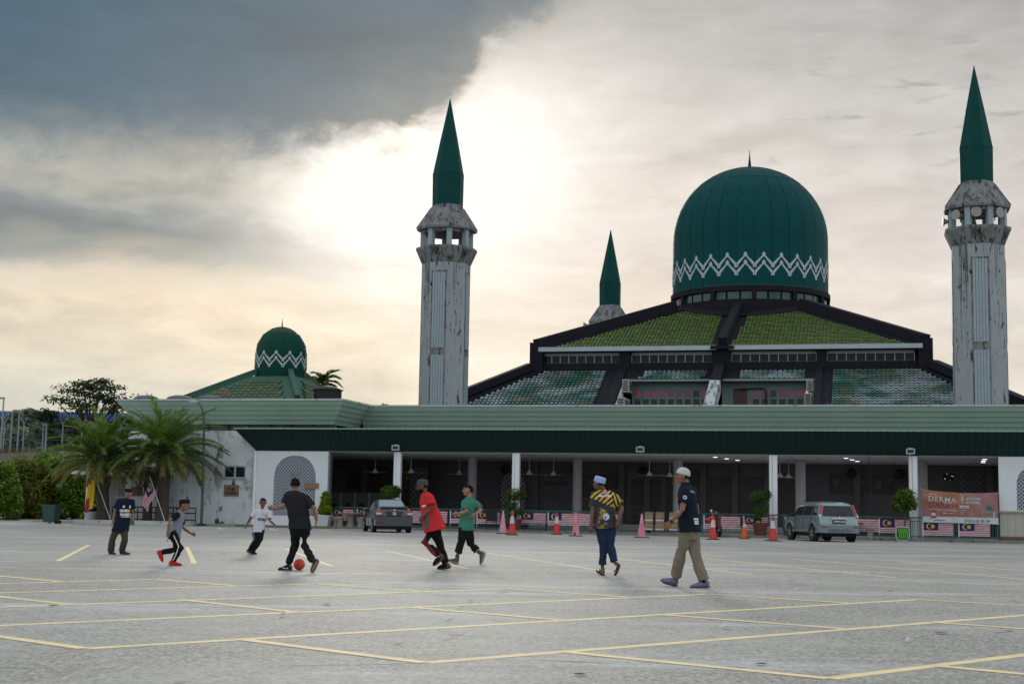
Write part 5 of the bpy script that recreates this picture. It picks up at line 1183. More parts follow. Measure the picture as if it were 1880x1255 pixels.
def palm(label, s, t, h, nf, scale=1.0, dead=0, seed=1, lean=(0, 0), rz=0.0, young=False):
    p = thing('date_palm', label, 'palm', (s, t, 0)); rn = random.Random(seed); top = Vector((lean[0], lean[1], h))
    mb = palm_trunk(h, .33, .24, trunk_m); mb.v = [(x + lean[0] * (z / h) ** 1.5, y + lean[1] * (z / h) ** 1.5, z) for x, y, z in mb.v]
    link('trunk', mb.mesh('trunk', trunk_m, smooth=20), p)
    mb = MB()
    for k in range(46):
        a = k * 2.4; z = h - .95 + .95 * (k / 46); r = .26 + .08 * sin(k); q = Vector((cos(a), sin(a), 0))
        b0 = Vector((lean[0] * (z / h) ** 1.5, lean[1] * (z / h) ** 1.5, z)) + q * .16; mb.bar(b0, b0 + q * .22 + Vector((0, 0, .26)), .09, .05)
    link('leaf_bases', mb.mesh('leaf_bases', mat('mossy_leaf_base', (.06, .075, .025), .9) if 'mossy_leaf_base' not in MATS else MATS['mossy_leaf_base']), p)
    for k in range(nf):
        u = (k + .5) / nf; a = k * 2.39996 + rn.uniform(-.2, .2)
        pitch = radians(86 - 98 * u ** .9) + rn.uniform(-.1, .1)
        me = (fr_y[k % 2] if u > .80 else fr_g[min(3, int(u * 3.2) + (k % 2))])
        o = inst('frond', me, p, top + Vector((cos(a) * .12, sin(a) * .12, -.25 * u)), rot=(0, -pitch, a), sc=scale * (rn.uniform(.85, 1.08)) * (.82 if u < .12 else 1.0))
        o.rotation_euler = (rn.uniform(-.35, .35), -pitch, a)
    for k in range(dead):
        a = k * 2.4 + .5; o = inst('dead_frond', fr_d[0], p, top + Vector((cos(a) * .15, sin(a) * .15, -.45)), rot=(0, radians(50 + 12 * (k % 3)), a), sc=rn.uniform(.7, 1.0))
palm('date palm with broad green crown, left one before the wing, by the yellow flag', -21.15, -2.6, 3.45, 80, 1.06, 4, 5, (-.25, 0))
palm('date palm with broad green crown, right one before the wing, by the striped flag', -17.75, -2.6, 3.75, 84, 1.10, 4, 9, (-.1, .1))
# a third, half-dead palm between them
dp = thing('dead_palm', 'withered brown palm hanging dead fronds between the two green palms', 'palm', (-19.55, -.9, .1))
mb = palm_trunk(2.7, .24, .20, trunk_m); link('trunk', mb.mesh('trunk', trunk_m, smooth=20), dp)
for k in range(16): inst('dead_frond', fr_d[0], dp, (0, 0, 2.7), rot=(rnd.uniform(-.3, .3), radians(rnd.uniform(30, 75)), k * 2.4), sc=rnd.uniform(.6, .85))
# planter kerbs round the palm feet
for i, (s, lb) in enumerate(((-21.1, 'whitewashed kerb planter round the left palm'), (-17.6, 'whitewashed kerb planter round the right palm'))):
    k_ = thing('planter_kerb', lb, 'planter', (s, -2.6, 0), 'kerb planters under the palms')
    for dx, dy, w, d in ((0, -.95, 1.15, .12), (0, .95, 1.15, .12), (-1.05, 0, .12, .83), (1.05, 0, .12, .83)): mb = MB(); mb.box(dx - w, dx + w, dy - d, dy + d, 0, .22); link('kerb_stone', mb.mesh('kerb_stone', coping_m), k_)
    mb = MB(); mb.box(-.93, .93, -.83, .83, 0, .17); link('soil', mb.mesh('soil', soil), k_)
# flags on slanting poles
sf = thing('pole_flag', 'yellow and red flag hanging from a slanting pole at the left palm', 'flag', (-20.55, -3.4, 0.1))
mb = MB(); mb.tube([(.35, 0, 0), (-.75, 0, 2.35)], .022, 8); link('pole', mb.mesh('pole', fl_w), sf)
def drape(y0): 
    def f(u, v, y): return (-.62 - v * .52 + u * .10 * (1 - v) + .035 * sin(v * 9) - (.0 if u < .5 else .12 * u), y * 3 - .03 * sin(u * 12), 2.05 - u * 1.35 - v * .18)
    return f
mb = MB(); n1, n2 = 14, 8
ymat = mat('bright_yellow_flag_cloth', (.62, .45, .01), .8, (.55, .38, .01), 3)
def yp(u, v): return (-.66 - .18 * u - v * (.42 - .1 * u) + .05 * sin(v * 10 + u * 2), -.05 * cos(v * 9 + u * 3), 2.15 - u * 1.45 - v * (.08 + .30 * u) + .1 * v)
for a in range(n1):
    for b in range(n2): mb.face([yp(a / n1, b / n2), yp(a / n1, (b + 1) / n2), yp((a + 1) / n1, (b + 1) / n2), yp((a + 1) / n1, b / n2)], 1 if (a >= n1 * .52 and b >= 3) or (a < 2 and b > 3) else 0)
link('cloth', mb.mesh('cloth', [ymat, fl_r], smooth=60), sf)
mf = thing('pole_flag', 'striped flag with blue canton on a slanting pole at the right palm', 'flag', (-17.5, -3.45, 0.1))
mb = MB(); mb.tube([(.35, 0, .1), (-.62, 0, 2.35)], .022, 8); link('pole', mb.mesh('pole', fl_w), mf)
def hangf(u, v, y):   # hoist along the pole, cloth falling straight down and bunched
    hx, hz = -.60 + v * .34, 2.30 - v * .80
    return (hx - u * .44 + .03 * sin(u * 9), y * 2.2 - .05 * sin(v * 8), hz - u * 1.28 + v * .35 * u)
link('cloth', flag_geo(1.3, .7, .03, 77, False, hangf).mesh('cloth', [fl_w, fl_r, fl_b, fl_y]), mf)
# street lamp in front of the wing
sl = thing('street_lamp', 'dark grey curved street lamp post beside the right palm', 'street lamp', (-15.95, -1.8, 0))
mb = MB(); mb.tube([(0, 0, 0), (-.02, 0, 3), (-.08, 0, 5.0), (-.14, 0, 5.75), (-.30, 0, 6.2), (-.55, 0, 6.42)], [.075, .07, .06, .055, .05, .045], 10); link('pole', mb.mesh('pole', mat('dark_blue_grey_post', (.05, .07, .09), .5, (.06, .08, .10), 2), smooth=60), sl)
mb = MB(); mb.box(-.95, -.5, -.09, .09, 6.38, 6.50); link('lamp_head', mb.mesh('lamp_head', chev_m), sl); mb = MB(); mb.box(-.16, .16, -.16, .16, 0, .10); link('base_plate', mb.mesh('base_plate', black_metal), sl)
# bin and bowl planter
bn = thing('wheelie_bin', 'dark green wheeled rubbish bin in front of the hedge', 'bin', (-22.75, -4.9, 0)); bn.scale = (.8, .8, .88); bin_m = mat('dark_green_bin_plastic', (.015, .06, .055), .5, (.012, .05, .045), 3)
mb = MB(); mb.hexa([(-.38, -.30, .08), (.38, -.30, .08), (.38, .30, .08), (-.38, .30, .08), (-.46, -.38, .98), (.46, -.38, .98), (.46, .38, .98), (-.46, .38, .98)]); link('bin_body', mb.mesh('bin_body', bin_m), bn)
mb = MB(); mb.box(-.50, .50, -.44, .44, .98, 1.08); link('lid', mb.mesh('lid', bin_m), bn)
for x in (-.30, .36): mb = MB(); mb.tube([(x, .28, .1), (x + .07, .28, .1)], .10, 12); link('wheel', mb.mesh('wheel', black_pl), bn)
mb = MB(); mb.box(.30, .62, -.1, .2, 0, .18); link('foot_pedal', mb.mesh('foot_pedal', black_pl), bn)
bw_ = thing('bowl_bin', 'white tapered pot with black domed lid beside the palm', 'bin', (-22.2, -1.9, 0)); mb = MB(); mb.lathe([(.24, 0), (.30, .1), (.44, .60), (.42, .62)], 20); link('bowl', mb.mesh('bowl', pot_w, smooth=50), bw_); mb = MB(); mb.lathe([(.40, .60), (.38, .74), (.22, .84), (.02, .86)], 20); link('lid', mb.mesh('lid', black_pl, smooth=50), bw_)
# hedge of separate shrubs
def shrub_mesh(seed, m, h, w, n=2600):
    rn = random.Random(seed); mb = MB()
    for k in range(20):     # many rounded tufts, narrower towards the top
        u = (k + .5) / 20; a = k * 2.4 + rn.uniform(-.4, .4); q = rn.uniform(.25, .55) * w * (1 - .55 * u ** 1.6); z = h * (u * .80 + .10); r_ = w * rn.uniform(.24, .34)
        leaf_cloud(mb, (q * cos(a), q * sin(a), z), (r_, r_, r_ * 1.1), n // 18, .115, rn, .55, .5)
    return mb.mesh('foliage', m)
sh = [shrub_mesh(1, leaf_hedge, 3.4, 1.9, 4600), shrub_mesh(2, leaf_red, 3.6, 1.9, 4600), shrub_mesh(3, leaf_hedge, 3.7, 2.1, 4600), shrub_mesh(4, leaf_red, 3.2, 1.8, 4600)]
stm = MB()
for k in range(5): stm.tube([(.1 * cos(k * 1.3), .1 * sin(k * 1.3), 0), (.4 * cos(k * 1.3), .4 * sin(k * 1.3), 1.3), (.7 * cos(k * 1.3), .7 * sin(k * 1.3), 2.4)], [.06, .04, .02], 6)
stme = stm.mesh('stems', bark)
shr = [(2, 925, 82, 0, 1.0, 'bright green shrub at the left edge of the hedge'), (26, 935, 92, 2, 1.0, 'tall green shrub behind the left edge shrub'), (47, 940, 88, 1, 1.05, 'reddish shrub left of the bin'), (72, 940, 90, 3, 1.15, 'yellow and red tipped shrub behind the green bin'),
       (97, 940, 93, 2, 1.1, 'green shrub just right of the bin'), (120, 942, 91, 3, .95, 'low reddish shrub under the left palm'), (143, 942, 90, 0, .95, 'dark green shrub behind the white porch post'), (160, 942, 94, 2, .9, 'shrub at the right end of the hedge beside the porch'), (-25, 930, 86, 3, 1.0, 'reddish shrub just past the left edge'), (85, 940, 99, 0, 1.3, 'tallest bright green shrub at the back of the hedge')]
for x, y, d, k, sc_, lb in shr:
    r = ray(x, y); p = thing('hedge_shrub', lb, 'shrub', (r.x * d, d, 0), 'shrubs of the hedge', 'W', rz=x * .7)
    o = inst('foliage', sh[k], p, sc=sc_); inst('stems', stme, p, sc=sc_)
# embankment with dry grass, security fence posts, far trees, blue roofed shed
mb = MB()
xs = [-120 + 4 * k for k in range(25)]
prof = [(104, 0.0), (108, 1.9), (113, 3.9), (118, 5.1), (126, 5.4), (300, 6)]
rows = [mb.ring([(x, d + 1.5 * noise.noise(Vector((x * .1, d * .05, 0))), z * (1 + .12 * noise.noise(Vector((x * .15, d * .1, 3)))) * min(1, max(0, (-13 - x) / 6.0))) for x in xs]) for d, z in prof]
for a, b in zip(rows, rows[1:]): mb.skin(a, b, 0, False)
mb.build('grass_bank', mat('dry_brown_grass_bank', (.105, .085, .05), .95, (.07, .075, .035), .4, .8, .6, 3), kind='structure', frame='W', smooth=60)
gb = MB(); rn = random.Random(12)
for _ in range(5200):
    x = rn.uniform(-62, -28); d = rn.uniform(106, 122); z = (1.4 + (d - 107) / 11 * 3.7) if d < 118 else 5.2; hh = rn.uniform(.25, .7); a = rn.uniform(0, 3.1)
    gb.face([(x, d, z - .5), (x + .09 * cos(a), d + .09 * sin(a), z - .5), (x + rn.uniform(-.2, .2), d, z + hh)], 0)
o = gb.build('bank_grass', mat('dry_grass_blade', (.15, .11, .06), .9, (.09, .09, .04), .6, island=((.2, .14, .08), .3)), kind='stuff', frame='W'); tag(o, 'dry brown grass growing on the bank behind the hedge', 'grass', kind='stuff')
post_m = mat('pale_grey_fence_post', (.27, .31, .33), .7)
fpo = MB(); fpo.box(-.045, .045, -.045, .045, -.3, 2.7); fpo.bar((0, 0, 2.7), (-.35, 0, 3.2), .06, .06); fpo.bar((0, 0, 2.7), (.35, 0, 3.2), .06, .06); fpm = fpo.mesh('fence_post', post_m)
fe = thing('security_fence', 'tall grey security fence with forked posts on the bank', 'fence', (-40, 128, 5.4), frame='W')
for k in range(16): inst('fence_post', fpm, fe, (-16 + k * 1.75, 0, 0))
mb = MB()
for k in range(6): mb.bar((-16, 0, .2 + k * .5), (10.5, 0, .2 + k * .5), .012, .012)
link('wire_mesh', mb.mesh('wire_mesh', post_m), fe)['kind'] = 'stuff'
for x, ytop, d, lb in ((5, 730, 125, 'tall thin lamp post at the left edge of the view'), (22, 756, 130, 'shorter lamp post second from the left edge'), (35, 753, 128, 'thin lamp post third from the left edge'), (86, 762, 127, 'thin post with a bushy top left of the palms')):
    r = ray(x, ytop); p = thing('lamp_post', lb, 'lamp post', (r.x * d, d, 5.2), 'thin posts on the bank', 'W'); H_ = r.z * d + CAMH - 5.2
    mb = MB(); mb.tube([(0, 0, -.5), (.03, 0, H_)], [.10, .06], 8); link('pole', mb.mesh('pole', post_m), p); mb = MB(); mb.box(-.55, .1, -.1, .1, H_ - .08, H_ + .06); link('lamp_head', mb.mesh('lamp_head', grey_metal), p)
    if x == 86: q = MB(); leaf_cloud(q, (0, 0, H_), (1.3, 1.0, .7), 260, .22, rn, .3); link('creeper', q.mesh('creeper', leaf_dark), p)
shd = thing('blue_roof_shed', 'long low shed with a blue roof far behind the fence', 'shed', (-58, 175, 6.7), frame='W')
mb = MB(); mb.hexa([(-30, -6, 4.4), (36, -6, 4.4), (36, 8, 5.6), (-30, 8, 5.6), (-30, -6, 4.6), (36, -6, 4.6), (36, 8, 5.9), (-30, 8, 5.9)]); link('roof', mb.mesh('roof', mat('blue_metal_roof', (.035, .09, .28), .5, (.03, .08, .24), 1)), shd); mb = MB(); mb.box(-29, 35, -5, 7, 0, 4.5); link('wall', mb.mesh('wall', mat('grey_blue_shed_wall', (.14, .17, .20), .7)), shd)
mb = MB(); mb.box(-30, 36, -6.15, -6.0, 4.0, 4.9); link('gutter', mb.mesh('gutter', mat('blue_gutter', (.04, .11, .34), .5)), shd)
def far_tree(label, x, ytop, d, w, h0, m, n, flat=False, seed=0, leaf=.35, z0=0.0):
    r = ray(x, ytop); H_ = r.z * d + CAMH - z0; p = thing('far_tree', label, 'tree', (r.x * d, d, z0), None, 'W'); rn = random.Random(seed + 5)
    tm = MB(); lm = MB(); tm.tube([(0, 0, 0), (.2, 0, H_ * .35), (0, .1, H_ * .6)], [.028 * H_, .02 * H_, .014 * H_], 8)
    for k in range(n):
        a = k * 2.4 + rn.uniform(-.4, .4); u = (k + .5) / n; zz = H_ * (h0 + (1 - h0) * (1 - .95 * u * (.6 + .4 * rn.random()))) - .04 * H_
        q = w * (.12 + .72 * u ** .7) * rn.uniform(.75, 1.1); c = (q * cos(a), q * sin(a) * .7, zz)
        tm.tube([(0, .05, H_ * rn.uniform(.35, .6)), (c[0] * .5, c[1] * .5, H_ * .45 + (zz - H_ * .45) * .6), (c[0], c[1], zz - .02 * H_)], [.010 * H_, .007 * H_, .003 * H_], 6)
        rx = w * rn.uniform(.20, .32); leaf_cloud(lm, c, (rx, rx * .8, rx * (.26 if flat else .8)), int(190 * (1 if flat else 1.3)), leaf, rn, .15, .9 if flat else .3)
    link('trunk', tm.mesh('trunk', bark, smooth=60), p); link('crown', lm.mesh('crown', m), p)
far_tree('big spreading layered tree rising behind the left palm', 168, 686, 150, 7.6, .42, leafmat('dark_layered_leaf', (.028, .05, .022), (.018, .036, .016), ((.05, .075, .03), .25)), 30, True, 3, .20)
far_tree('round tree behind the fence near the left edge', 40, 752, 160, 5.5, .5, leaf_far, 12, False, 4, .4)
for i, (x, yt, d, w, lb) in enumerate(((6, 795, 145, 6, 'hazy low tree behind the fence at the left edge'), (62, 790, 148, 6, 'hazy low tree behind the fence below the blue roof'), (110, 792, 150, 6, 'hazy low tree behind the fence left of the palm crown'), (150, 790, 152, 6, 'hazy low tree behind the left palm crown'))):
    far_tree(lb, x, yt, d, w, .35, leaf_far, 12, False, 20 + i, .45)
far_tree('leafy treetop just showing over the roof left of the minaret', 698, 736, 110, 1.6, .75, leaf_mid, 8, False, 41, .2)
fp = ray(592, 684); d_ = 120
pp = thing('coconut_palm', 'far palm standing above the roof behind the water tank', 'palm', (fp.x * d_, d_, 0), None, 'W'); hh = fp.z * d_ + CAMH - .9
mb = MB(); mb.tube([(0, 0, 0), (.2, 0, hh * .5), (0, 0, hh)], [.22, .16, .12], 8); link('trunk', mb.mesh('trunk', bark), pp)
dk = frond(1.9, 1.0, rnd, leaf_mid, .65, 28, .5, .08)
for k in range(17): inst('frond', dk, pp, (0, 0, hh), rot=(rnd.uniform(-.3, .3), -radians(75 - 90 * k / 16), k * 2.4), sc=rnd.uniform(.75, 1.0))
# greenery seen through the gap in the back wall and the back window
for s, t, k, lb in ((-11.6, 17.5, 0, 'sunlit bush seen through the gap behind the saloon car'), (-12.7, 21.5, 2, 'taller bush seen through the gap behind the saloon car'), (21.9, 15.0, 0, 'bush seen through the small back window above the banner')):
    p = thing('back_bush', lb, 'bush', (s, t, 0)); o = inst('foliage', shrub_mesh(30 + k, leaf_lime, 3.6 if s < 0 else 4.9, 2.4, 5200), p, sc=1.5 if s < 0 else 1.3)
# litter on the asphalt
pw = mat('white_paper_scrap', (.6, .6, .58), .8); lf = mat('dry_fallen_leaf', (.06, .04, .025), .8)
for i, (x, y, m_, sz, lb) in enumerate(((1330, 1153.5, pw, .05, 'crumpled white paper scrap on the asphalt, right of centre'), (519, 1131, pw, .04, 'small white scrap on the asphalt below the footballers'), (1726, 1163, lf, .06, 'dark flat leaf on the asphalt at the right'), (600, 1110, lf, .06, 'dark leaf on the asphalt below the ball'), (1065, 1240, lf, .05, 'dark leaf at the bottom edge of the asphalt'), (1397, 1221, lf, .04, 'brown curled leaf near the bottom line corner'), (98, 1113, lf, .05, 'dark leaf on the line at the left'), (1667, 1179, pw, .03, 'small pale scrap on the right foreground asphalt'))):
    p = gnd(x, y); mb = MB(); rn = random.Random(i); pts_ = [(sz * rn.uniform(.7, 1.5) * cos(a * 1.05), sz * rn.uniform(.5, 1.1) * sin(a * 1.05), .012 + rn.uniform(0, .02 if m_ == pw else .006)) for a in range(6)]
    for a in range(6): mb.face([(0, 0, .012 + (.05 if m_ == pw else .01)), pts_[a], pts_[(a + 1) % 6]])
    o = mb.build('paper_scrap' if m_ == pw else 'fallen_leaf', m_, org=(0, 0, 0), frame='W'); o.location = (p.x, p.y, 0); tag(o, lb, 'paper' if m_ == pw else 'leaf')
# ------------------------------------------------------------------ vehicles
rubber = mat('tyre_rubber', (.012, .012, .012), .85); rim_m = mat('alloy_rim', (.42, .43, .44), .35, metal=.6); red_l = mat('red_tail_lens', (.42, .008, .012), .2, (.34, .006, .01), 8, spec=.8); clear_l = mat('clear_lens', (.55, .52, .50), .15, spec=.8); plate_bk = mat('black_plate', (.01, .01, .012), .4); plate_w = mat('plate_white_ink', (.75, .75, .75), .5); chrome = mat('bright_chrome', (.62, .64, .66), .18, metal=.9)
car_glass = mat('smoked_car_glass', (.012, .018, .024), .12, spec=.45); under = mat('dark_underbody', (.008, .008, .009), .9)
def section(y, zu, zs, zm, zb, zt, ws, wm, wb, wt, yl=0, yb=0, yt=0, crown=.03):
    """half section levels: under, sill, middle, belt, roof side, roof edge, roof centre"""
    return [(ws * .80, y + yl, zu), (ws, y + yl, zs), (wm, y + (yl + yb) / 2, zm), (wb, y + yb, zb), (wt + (wb - wt) * .12, y + yb + (yt - yb) * .8, zb + (zt - zb) * .84), (wt * .86, y + yt, zt), (0, y + yt, zt + crown)]
def loft_body(secs, m, smooth=42):
    mb = MB(); rings = []
    for s in secs:
        L = [(-x, y, z) for x, y, z in s]; R_ = [(x, y, z) for x, y, z in reversed(s[:-1])]
        rings.append(mb.ring(L + R_))
    for a, b in zip(rings, rings[1:]): mb.skin(a, b)
    n = len(rings[0])
    for r, rev in ((rings[0], False), (rings[-1], True)):
        for k in range(6):
            a, b, c, d = r[k], r[k + 1], r[n - 2 - k] if n - 2 - k > k + 1 else r[k + 1], r[n - 1 - k]
            q = [a, b, c, d] if c != b else [a, b, d]; mb.f.append(tuple(reversed(q)) if rev else tuple(q)); mb.mi.append(0)
    return mb
def patch(P4, m, name, parent, inset=(0, 0, 0, 0), off=.008, nx=1):
    """flat panel set just proud of a body face: corners a (lower left) b (lower right) c d, inset fractions left, right, bottom, top"""
    a, b, c, d = map(Vector, P4); l, r, bt_, tp = inset
    f = lambda u, v: (a.lerp(b, u)).lerp(d.lerp(c, u), v)
    q = [f(l, bt_), f(1 - r, bt_), f(1 - r, 1 - tp), f(l, 1 - tp)]
    n_ = (q[1] - q[0]).cross(q[3] - q[0]).normalized()
    mb = MB(); mb.prism([p - n_ * .02 for p in q], n_ * (.02 + off)); o = link(name, mb.mesh(name, m), parent); ORG[o.name] = (0, 0, 0); return o
def wheel(parent, x, y, r, w, side):
    mb = MB(); mb.lathe([(r * .62, -w / 2), (r * .93, -w / 2), (r, -w / 2 + .03), (r, w / 2 - .03), (r * .93, w / 2), (r * .62, w / 2)], 28); M = Matrix.Translation((x, y, r)) @ Matrix.Rotation(pi / 2 * side, 4, 'Y'); mb.xf(M)
    t = link('wheel', mb.mesh('wheel', rubber, smooth=40), parent); ORG[t.name] = (0, 0, 0)
    mb = MB(); mb.lathe([(.03, w / 2 - .015), (r * .60, w / 2 - .05), (r * .64, w / 2 - .005)], 24, caps=False); mb.xf(M); link('rim', mb.mesh('rim', under), t)
    for k in range(6):
        a = k * pi / 3; mb = MB(); mb.bar((.04 * cos(a), .04 * sin(a), w / 2 - .005), (r * .62 * cos(a), r * .62 * sin(a), w / 2 - .005), .05, .02, (0, 0, 1)); mb.xf(M); link('rim_spoke', mb.mesh('rim_spoke', rim_m), t)
def side_set(secs, lv, m, parent, spans, name='side_window'):
    for i, j, ins in spans:
        for sg in (1, -1):
            A, B_ = secs[i], secs[j]
            p = [A[lv], B_[lv], B_[lv + 1], A[lv + 1]]
            P4 = [(sg * x, y, z) for x, y, z in p]
            if sg < 0: P4 = [P4[1], P4[0], P4[3], P4[2]]; k_ = (ins[1], ins[0], ins[2], ins[3])
            else: k_ = ins
            patch(P4, m, name, parent, k_, .006)
def car_root(name, label, cat, x, y, head): return thing(name, label, cat, (x, y, 0), None, 'W', rz=head)
# --- silver-blue off-roader, seen from behind, nose towards the building
P0 = gnd(1541, 994.5); suv_h = radians(9.5)
sv = car_root('parked_suv', 'silver-blue boxy off-road car parked nose to the hall, seen from behind', 'car', P0.x, P0.y, suv_h)
sm_ = mat('silver_blue_car_paint', (.27, .36, .38), .28, (.20, .285, .305), 2, metal=.55, coat=.6); sm_d = mat('grey_bumper_plastic', (.17, .21, .225), .55, (.15, .19, .2), 4)
S = [section(.02, .44, .50, .72, 1.05, 1.60, .80, .85, .84, .66, 0, .03, .30), section(.16, .38, .44, .74, 1.06, 1.64, .86, .885, .875, .70, 0, .02, .36),
     section(.9, .36, .42, .74, 1.06, 1.67, .875, .885, .875, .72), section(1.9, .34, .40, .74, 1.05, 1.68, .875, .885, .875, .73), section(2.75, .34, .40, .74, 1.04, 1.62, .875, .885, .87, .71),
     section(3.35, .34, .40, .74, 1.02, 1.10, .87, .88, .86, .78, 0, 0, 0, .02), section(4.1, .36, .42, .70, .93, .98, .85, .865, .84, .74, 0, 0, 0, .02), section(4.42, .42, .48, .62, .80, .84, .76, .78, .76, .66, 0, 0, 0, .01)]
o = link('body', loft_body(S, sm_).mesh('body', sm_, smooth=40), sv)
rear = lambda lv: ((-S[0][lv][0], S[0][lv][1], S[0][lv][2]), (S[0][lv][0], S[0][lv][1], S[0][lv][2]))
a, b = rear(3); d_, c_ = rear(4)
rg = patch([a, b, c_, d_], car_glass, 'rear_window', sv, (.06, .06, .04, .0), .012)
mb = MB(); mb.tube([(-.25, -.02, 1.07), (-.18, -.015, 1.13), (.28, .01, 1.16)], .014, 6); link('rear_wiper', mb.mesh('rear_wiper', black_pl), sv)
a, b = rear(2); d_, c_ = rear(3)
patch([a, b, c_, d_], sm_, 'tailgate', sv, (.06, .06, .05, -.03), .014)
mb = MB(); mb.box(-.34, .34, -.035, .03, .955, 1.0); link('chrome_strip', mb.mesh('chrome_strip', chrome), sv)
mb = MB(); mb.box(-.285, .285, -.028, .02, .748, .942); link('plate_recess', mb.mesh('plate_recess', sm_d), sv)
mb = MB(); mb.box(-.26, .26, -.045, -.03, .76, .93); pl = link('number_plate', mb.mesh('number_plate', plate_bk), sv); text_part('WWT 8136', .098, plate_w, pl, (0, -.049, .845), (1, 0, 0), (0, 0, 1), bold=.04)
mb = MB(); mb.lathe([(.045, 0), (.045, .012)], 14); mb.xf(Matrix.Translation((-.0, -.01, 1.035)) @ Matrix.Rotation(pi / 2, 4, 'X')); link('emblem', mb.mesh('emblem', chrome), sv)
for sg in (1, -1):   # tall pillar lamps
    mb = MB(); pts = [(sg * .78, .03, 1.02), (sg * .865, .06, 1.02), (sg * .725, .27, 1.56), (sg * .625, .25, 1.56)]
    mb.prism(pts if sg > 0 else pts[::-1], (sg * .02, -.03, .0)); tl = link('tail_light', mb.mesh('tail_light', red_l), sv)
    mb = MB(); pts = [(sg * .80, -.005, 1.03), (sg * .875, .025, 1.03), (sg * .852, .08, 1.15), (sg * .780, .05, 1.15)]; mb.prism(pts if sg > 0 else pts[::-1], (sg * .008, -.01, 0)); link('reverse_lens', mb.mesh('reverse_lens', clear_l), tl)
mb = MB()
mb.loft([[(x, y, z) for x, y in ((-.90, .30), (-.90, .02), (-.80, -.12), (.80, -.12), (.90, .02), (.90, .30))] for z in (.38, .50, .62, .70)]); bp_ = link('rear_bumper', mb.mesh('rear_bumper', sm_d, smooth=30), sv)
mb = MB(); mb.box(-.84, .84, -.13, .0, .685, .745); link('bumper_top', mb.mesh('bumper_top', sm_), bp_)
mb = MB(); mb.box(-.50, .50, -.14, -.11, .44, .54); link('bumper_insert', mb.mesh('bumper_insert', mat('dark_mesh_insert', (.10, .12, .13), .6)), bp_)
for k in range(5): mb = MB(); mb.box(-.44 + k * .2, -.38 + k * .2, -.15, -.14, .46, .53); link('insert_rib', mb.mesh('insert_rib', sm_d), bp_)
for sg in (1, -1): mb = MB(); mb.box(sg * .70 - .08, sg * .70 + .08, -.135, -.11, .60, .64); link('reflector', mb.mesh('reflector', mat('dull_red_reflector', (.09, .01, .012), .4) if sg > 0 else MATS['dull_red_reflector']), bp_)
side_set(S, 3, car_glass, sv, ((1, 2, (.12, .06, .10, .16)), (2, 3, (.03, .03, .10, .16)), (3, 4, (.03, .03, .10, .16)), (4, 5, (.02, .25, .10, .18))))
side_set(S, 1, sm_d, sv, ((2, 4, (.25, .0, .0, .75)),), 'sill_trim')
for sg in (1, -1):
    for y_ in (1.15, 2.15): mb = MB(); mb.box(sg * .875 - .02, sg * .875 + .02, y_, y_ + .16, .93, .965); link('door_handle', mb.mesh('door_handle', chrome), sv)
    for y_ in (1.0, 1.85, 2.78): mb = MB(); mb.bar((sg * .886, y_, .45), (sg * .880, y_, 1.04), .012, .012); link('door_seam', mb.mesh('door_seam', under), sv)
    mb = MB(); mb.ball((sg * .98, 2.95, 1.10), (.10, .06, .075), 12, 8); link('wing_mirror', mb.mesh('wing_mirror', black_pl, smooth=60), sv)
    mb = MB(); mb.bar((sg * .60, .5, 1.71), (sg * .62, 2.4, 1.73), .035, .03); link('roof_rail', mb.mesh('roof_rail', black_pl), sv)
    for y_ in (.75, 3.40):
        mb = MB(); mb.lathe([(.02, 0), (.42, 0), (.42, .05), (.02, .05)], 28); mb.xf(Matrix.Translation((sg * .855, y_, .37)) @ Matrix.Rotation(pi / 2 * sg, 4, 'Y')); link('wheel_arch', mb.mesh('wheel_arch', under), sv)
        mb = MB(); arc = [(sg * .90, y_ + .45 * cos(q), .37 + .45 * sin(q)) for q in [k * pi / 12 for k in range(13)]]; mb.tube(arc, .045, 6); link('arch_trim', mb.mesh('arch_trim', sm_d, smooth=60), sv)
        wheel(sv, sg * .82, y_, .345, .23, sg)
mb = MB(); mb.box(-.75, .75, .2, 4.1, .22, .46); link('underbody', mb.mesh('underbody', under), sv)
# --- grey saloon
P1_ = gnd(723, 977.5)
sd = car_root('parked_saloon', 'dark grey saloon car with boot spoiler parked nose to the hall', 'car', P1_.x, P1_.y, radians(14.0))
gm_ = mat('graphite_car_paint', (.060, .064, .068), .26, (.052, .056, .06), 2, metal=.55, coat=.7)
S = [section(.0, .30, .36, .58, .88, 1.02, .74, .80, .80, .68, -.02, .02, .06, .02), section(.12, .26, .32, .60, .92, 1.08, .80, .845, .84, .70, 0, 0, .02, .02), section(.62, .22, .28, .60, .94, 1.085, .835, .85, .835, .70, 0, 0, 0, .02),
     section(1.28, .20, .26, .60, .95, 1.43, .84, .85, .83, .59, 0, 0, 0, .03), section(2.0, .20, .26, .60, .94, 1.465, .84, .85, .83, .62), section(2.6, .20, .26, .60, .93, 1.43, .84, .85, .825, .60),
     section(3.4, .22, .28, .58, .90, .98, .83, .845, .81, .70, 0, 0, 0, .02), section(4.05, .24, .30, .54, .78, .84, .79, .80, .77, .66, 0, 0, 0, .01), section(4.28, .28, .34, .48, .64, .68, .66, .68, .66, .58, 0, 0, 0, .01)]
link('body', loft_body(S, gm_).mesh('body', gm_, smooth=45), sd)
A, B_ = S[2], S[3]
patch([(-A[5][0], A[5][1], A[5][2] + .012), (A[5][0], A[5][1], A[5][2] + .012), (B_[5][0], B_[5][1], B_[5][2] + .012), (-B_[5][0], B_[5][1], B_[5][2] + .012)], mat('mirror_tinted_rear_glass', (.24, .28, .33), .08, (.20, .24, .29), 2, metal=.75, spec=1.0), 'rear_window', sd, (.01, .01, .06, .05), .016)  # sky reflection on the rear glass put into a metallic blue-grey tint
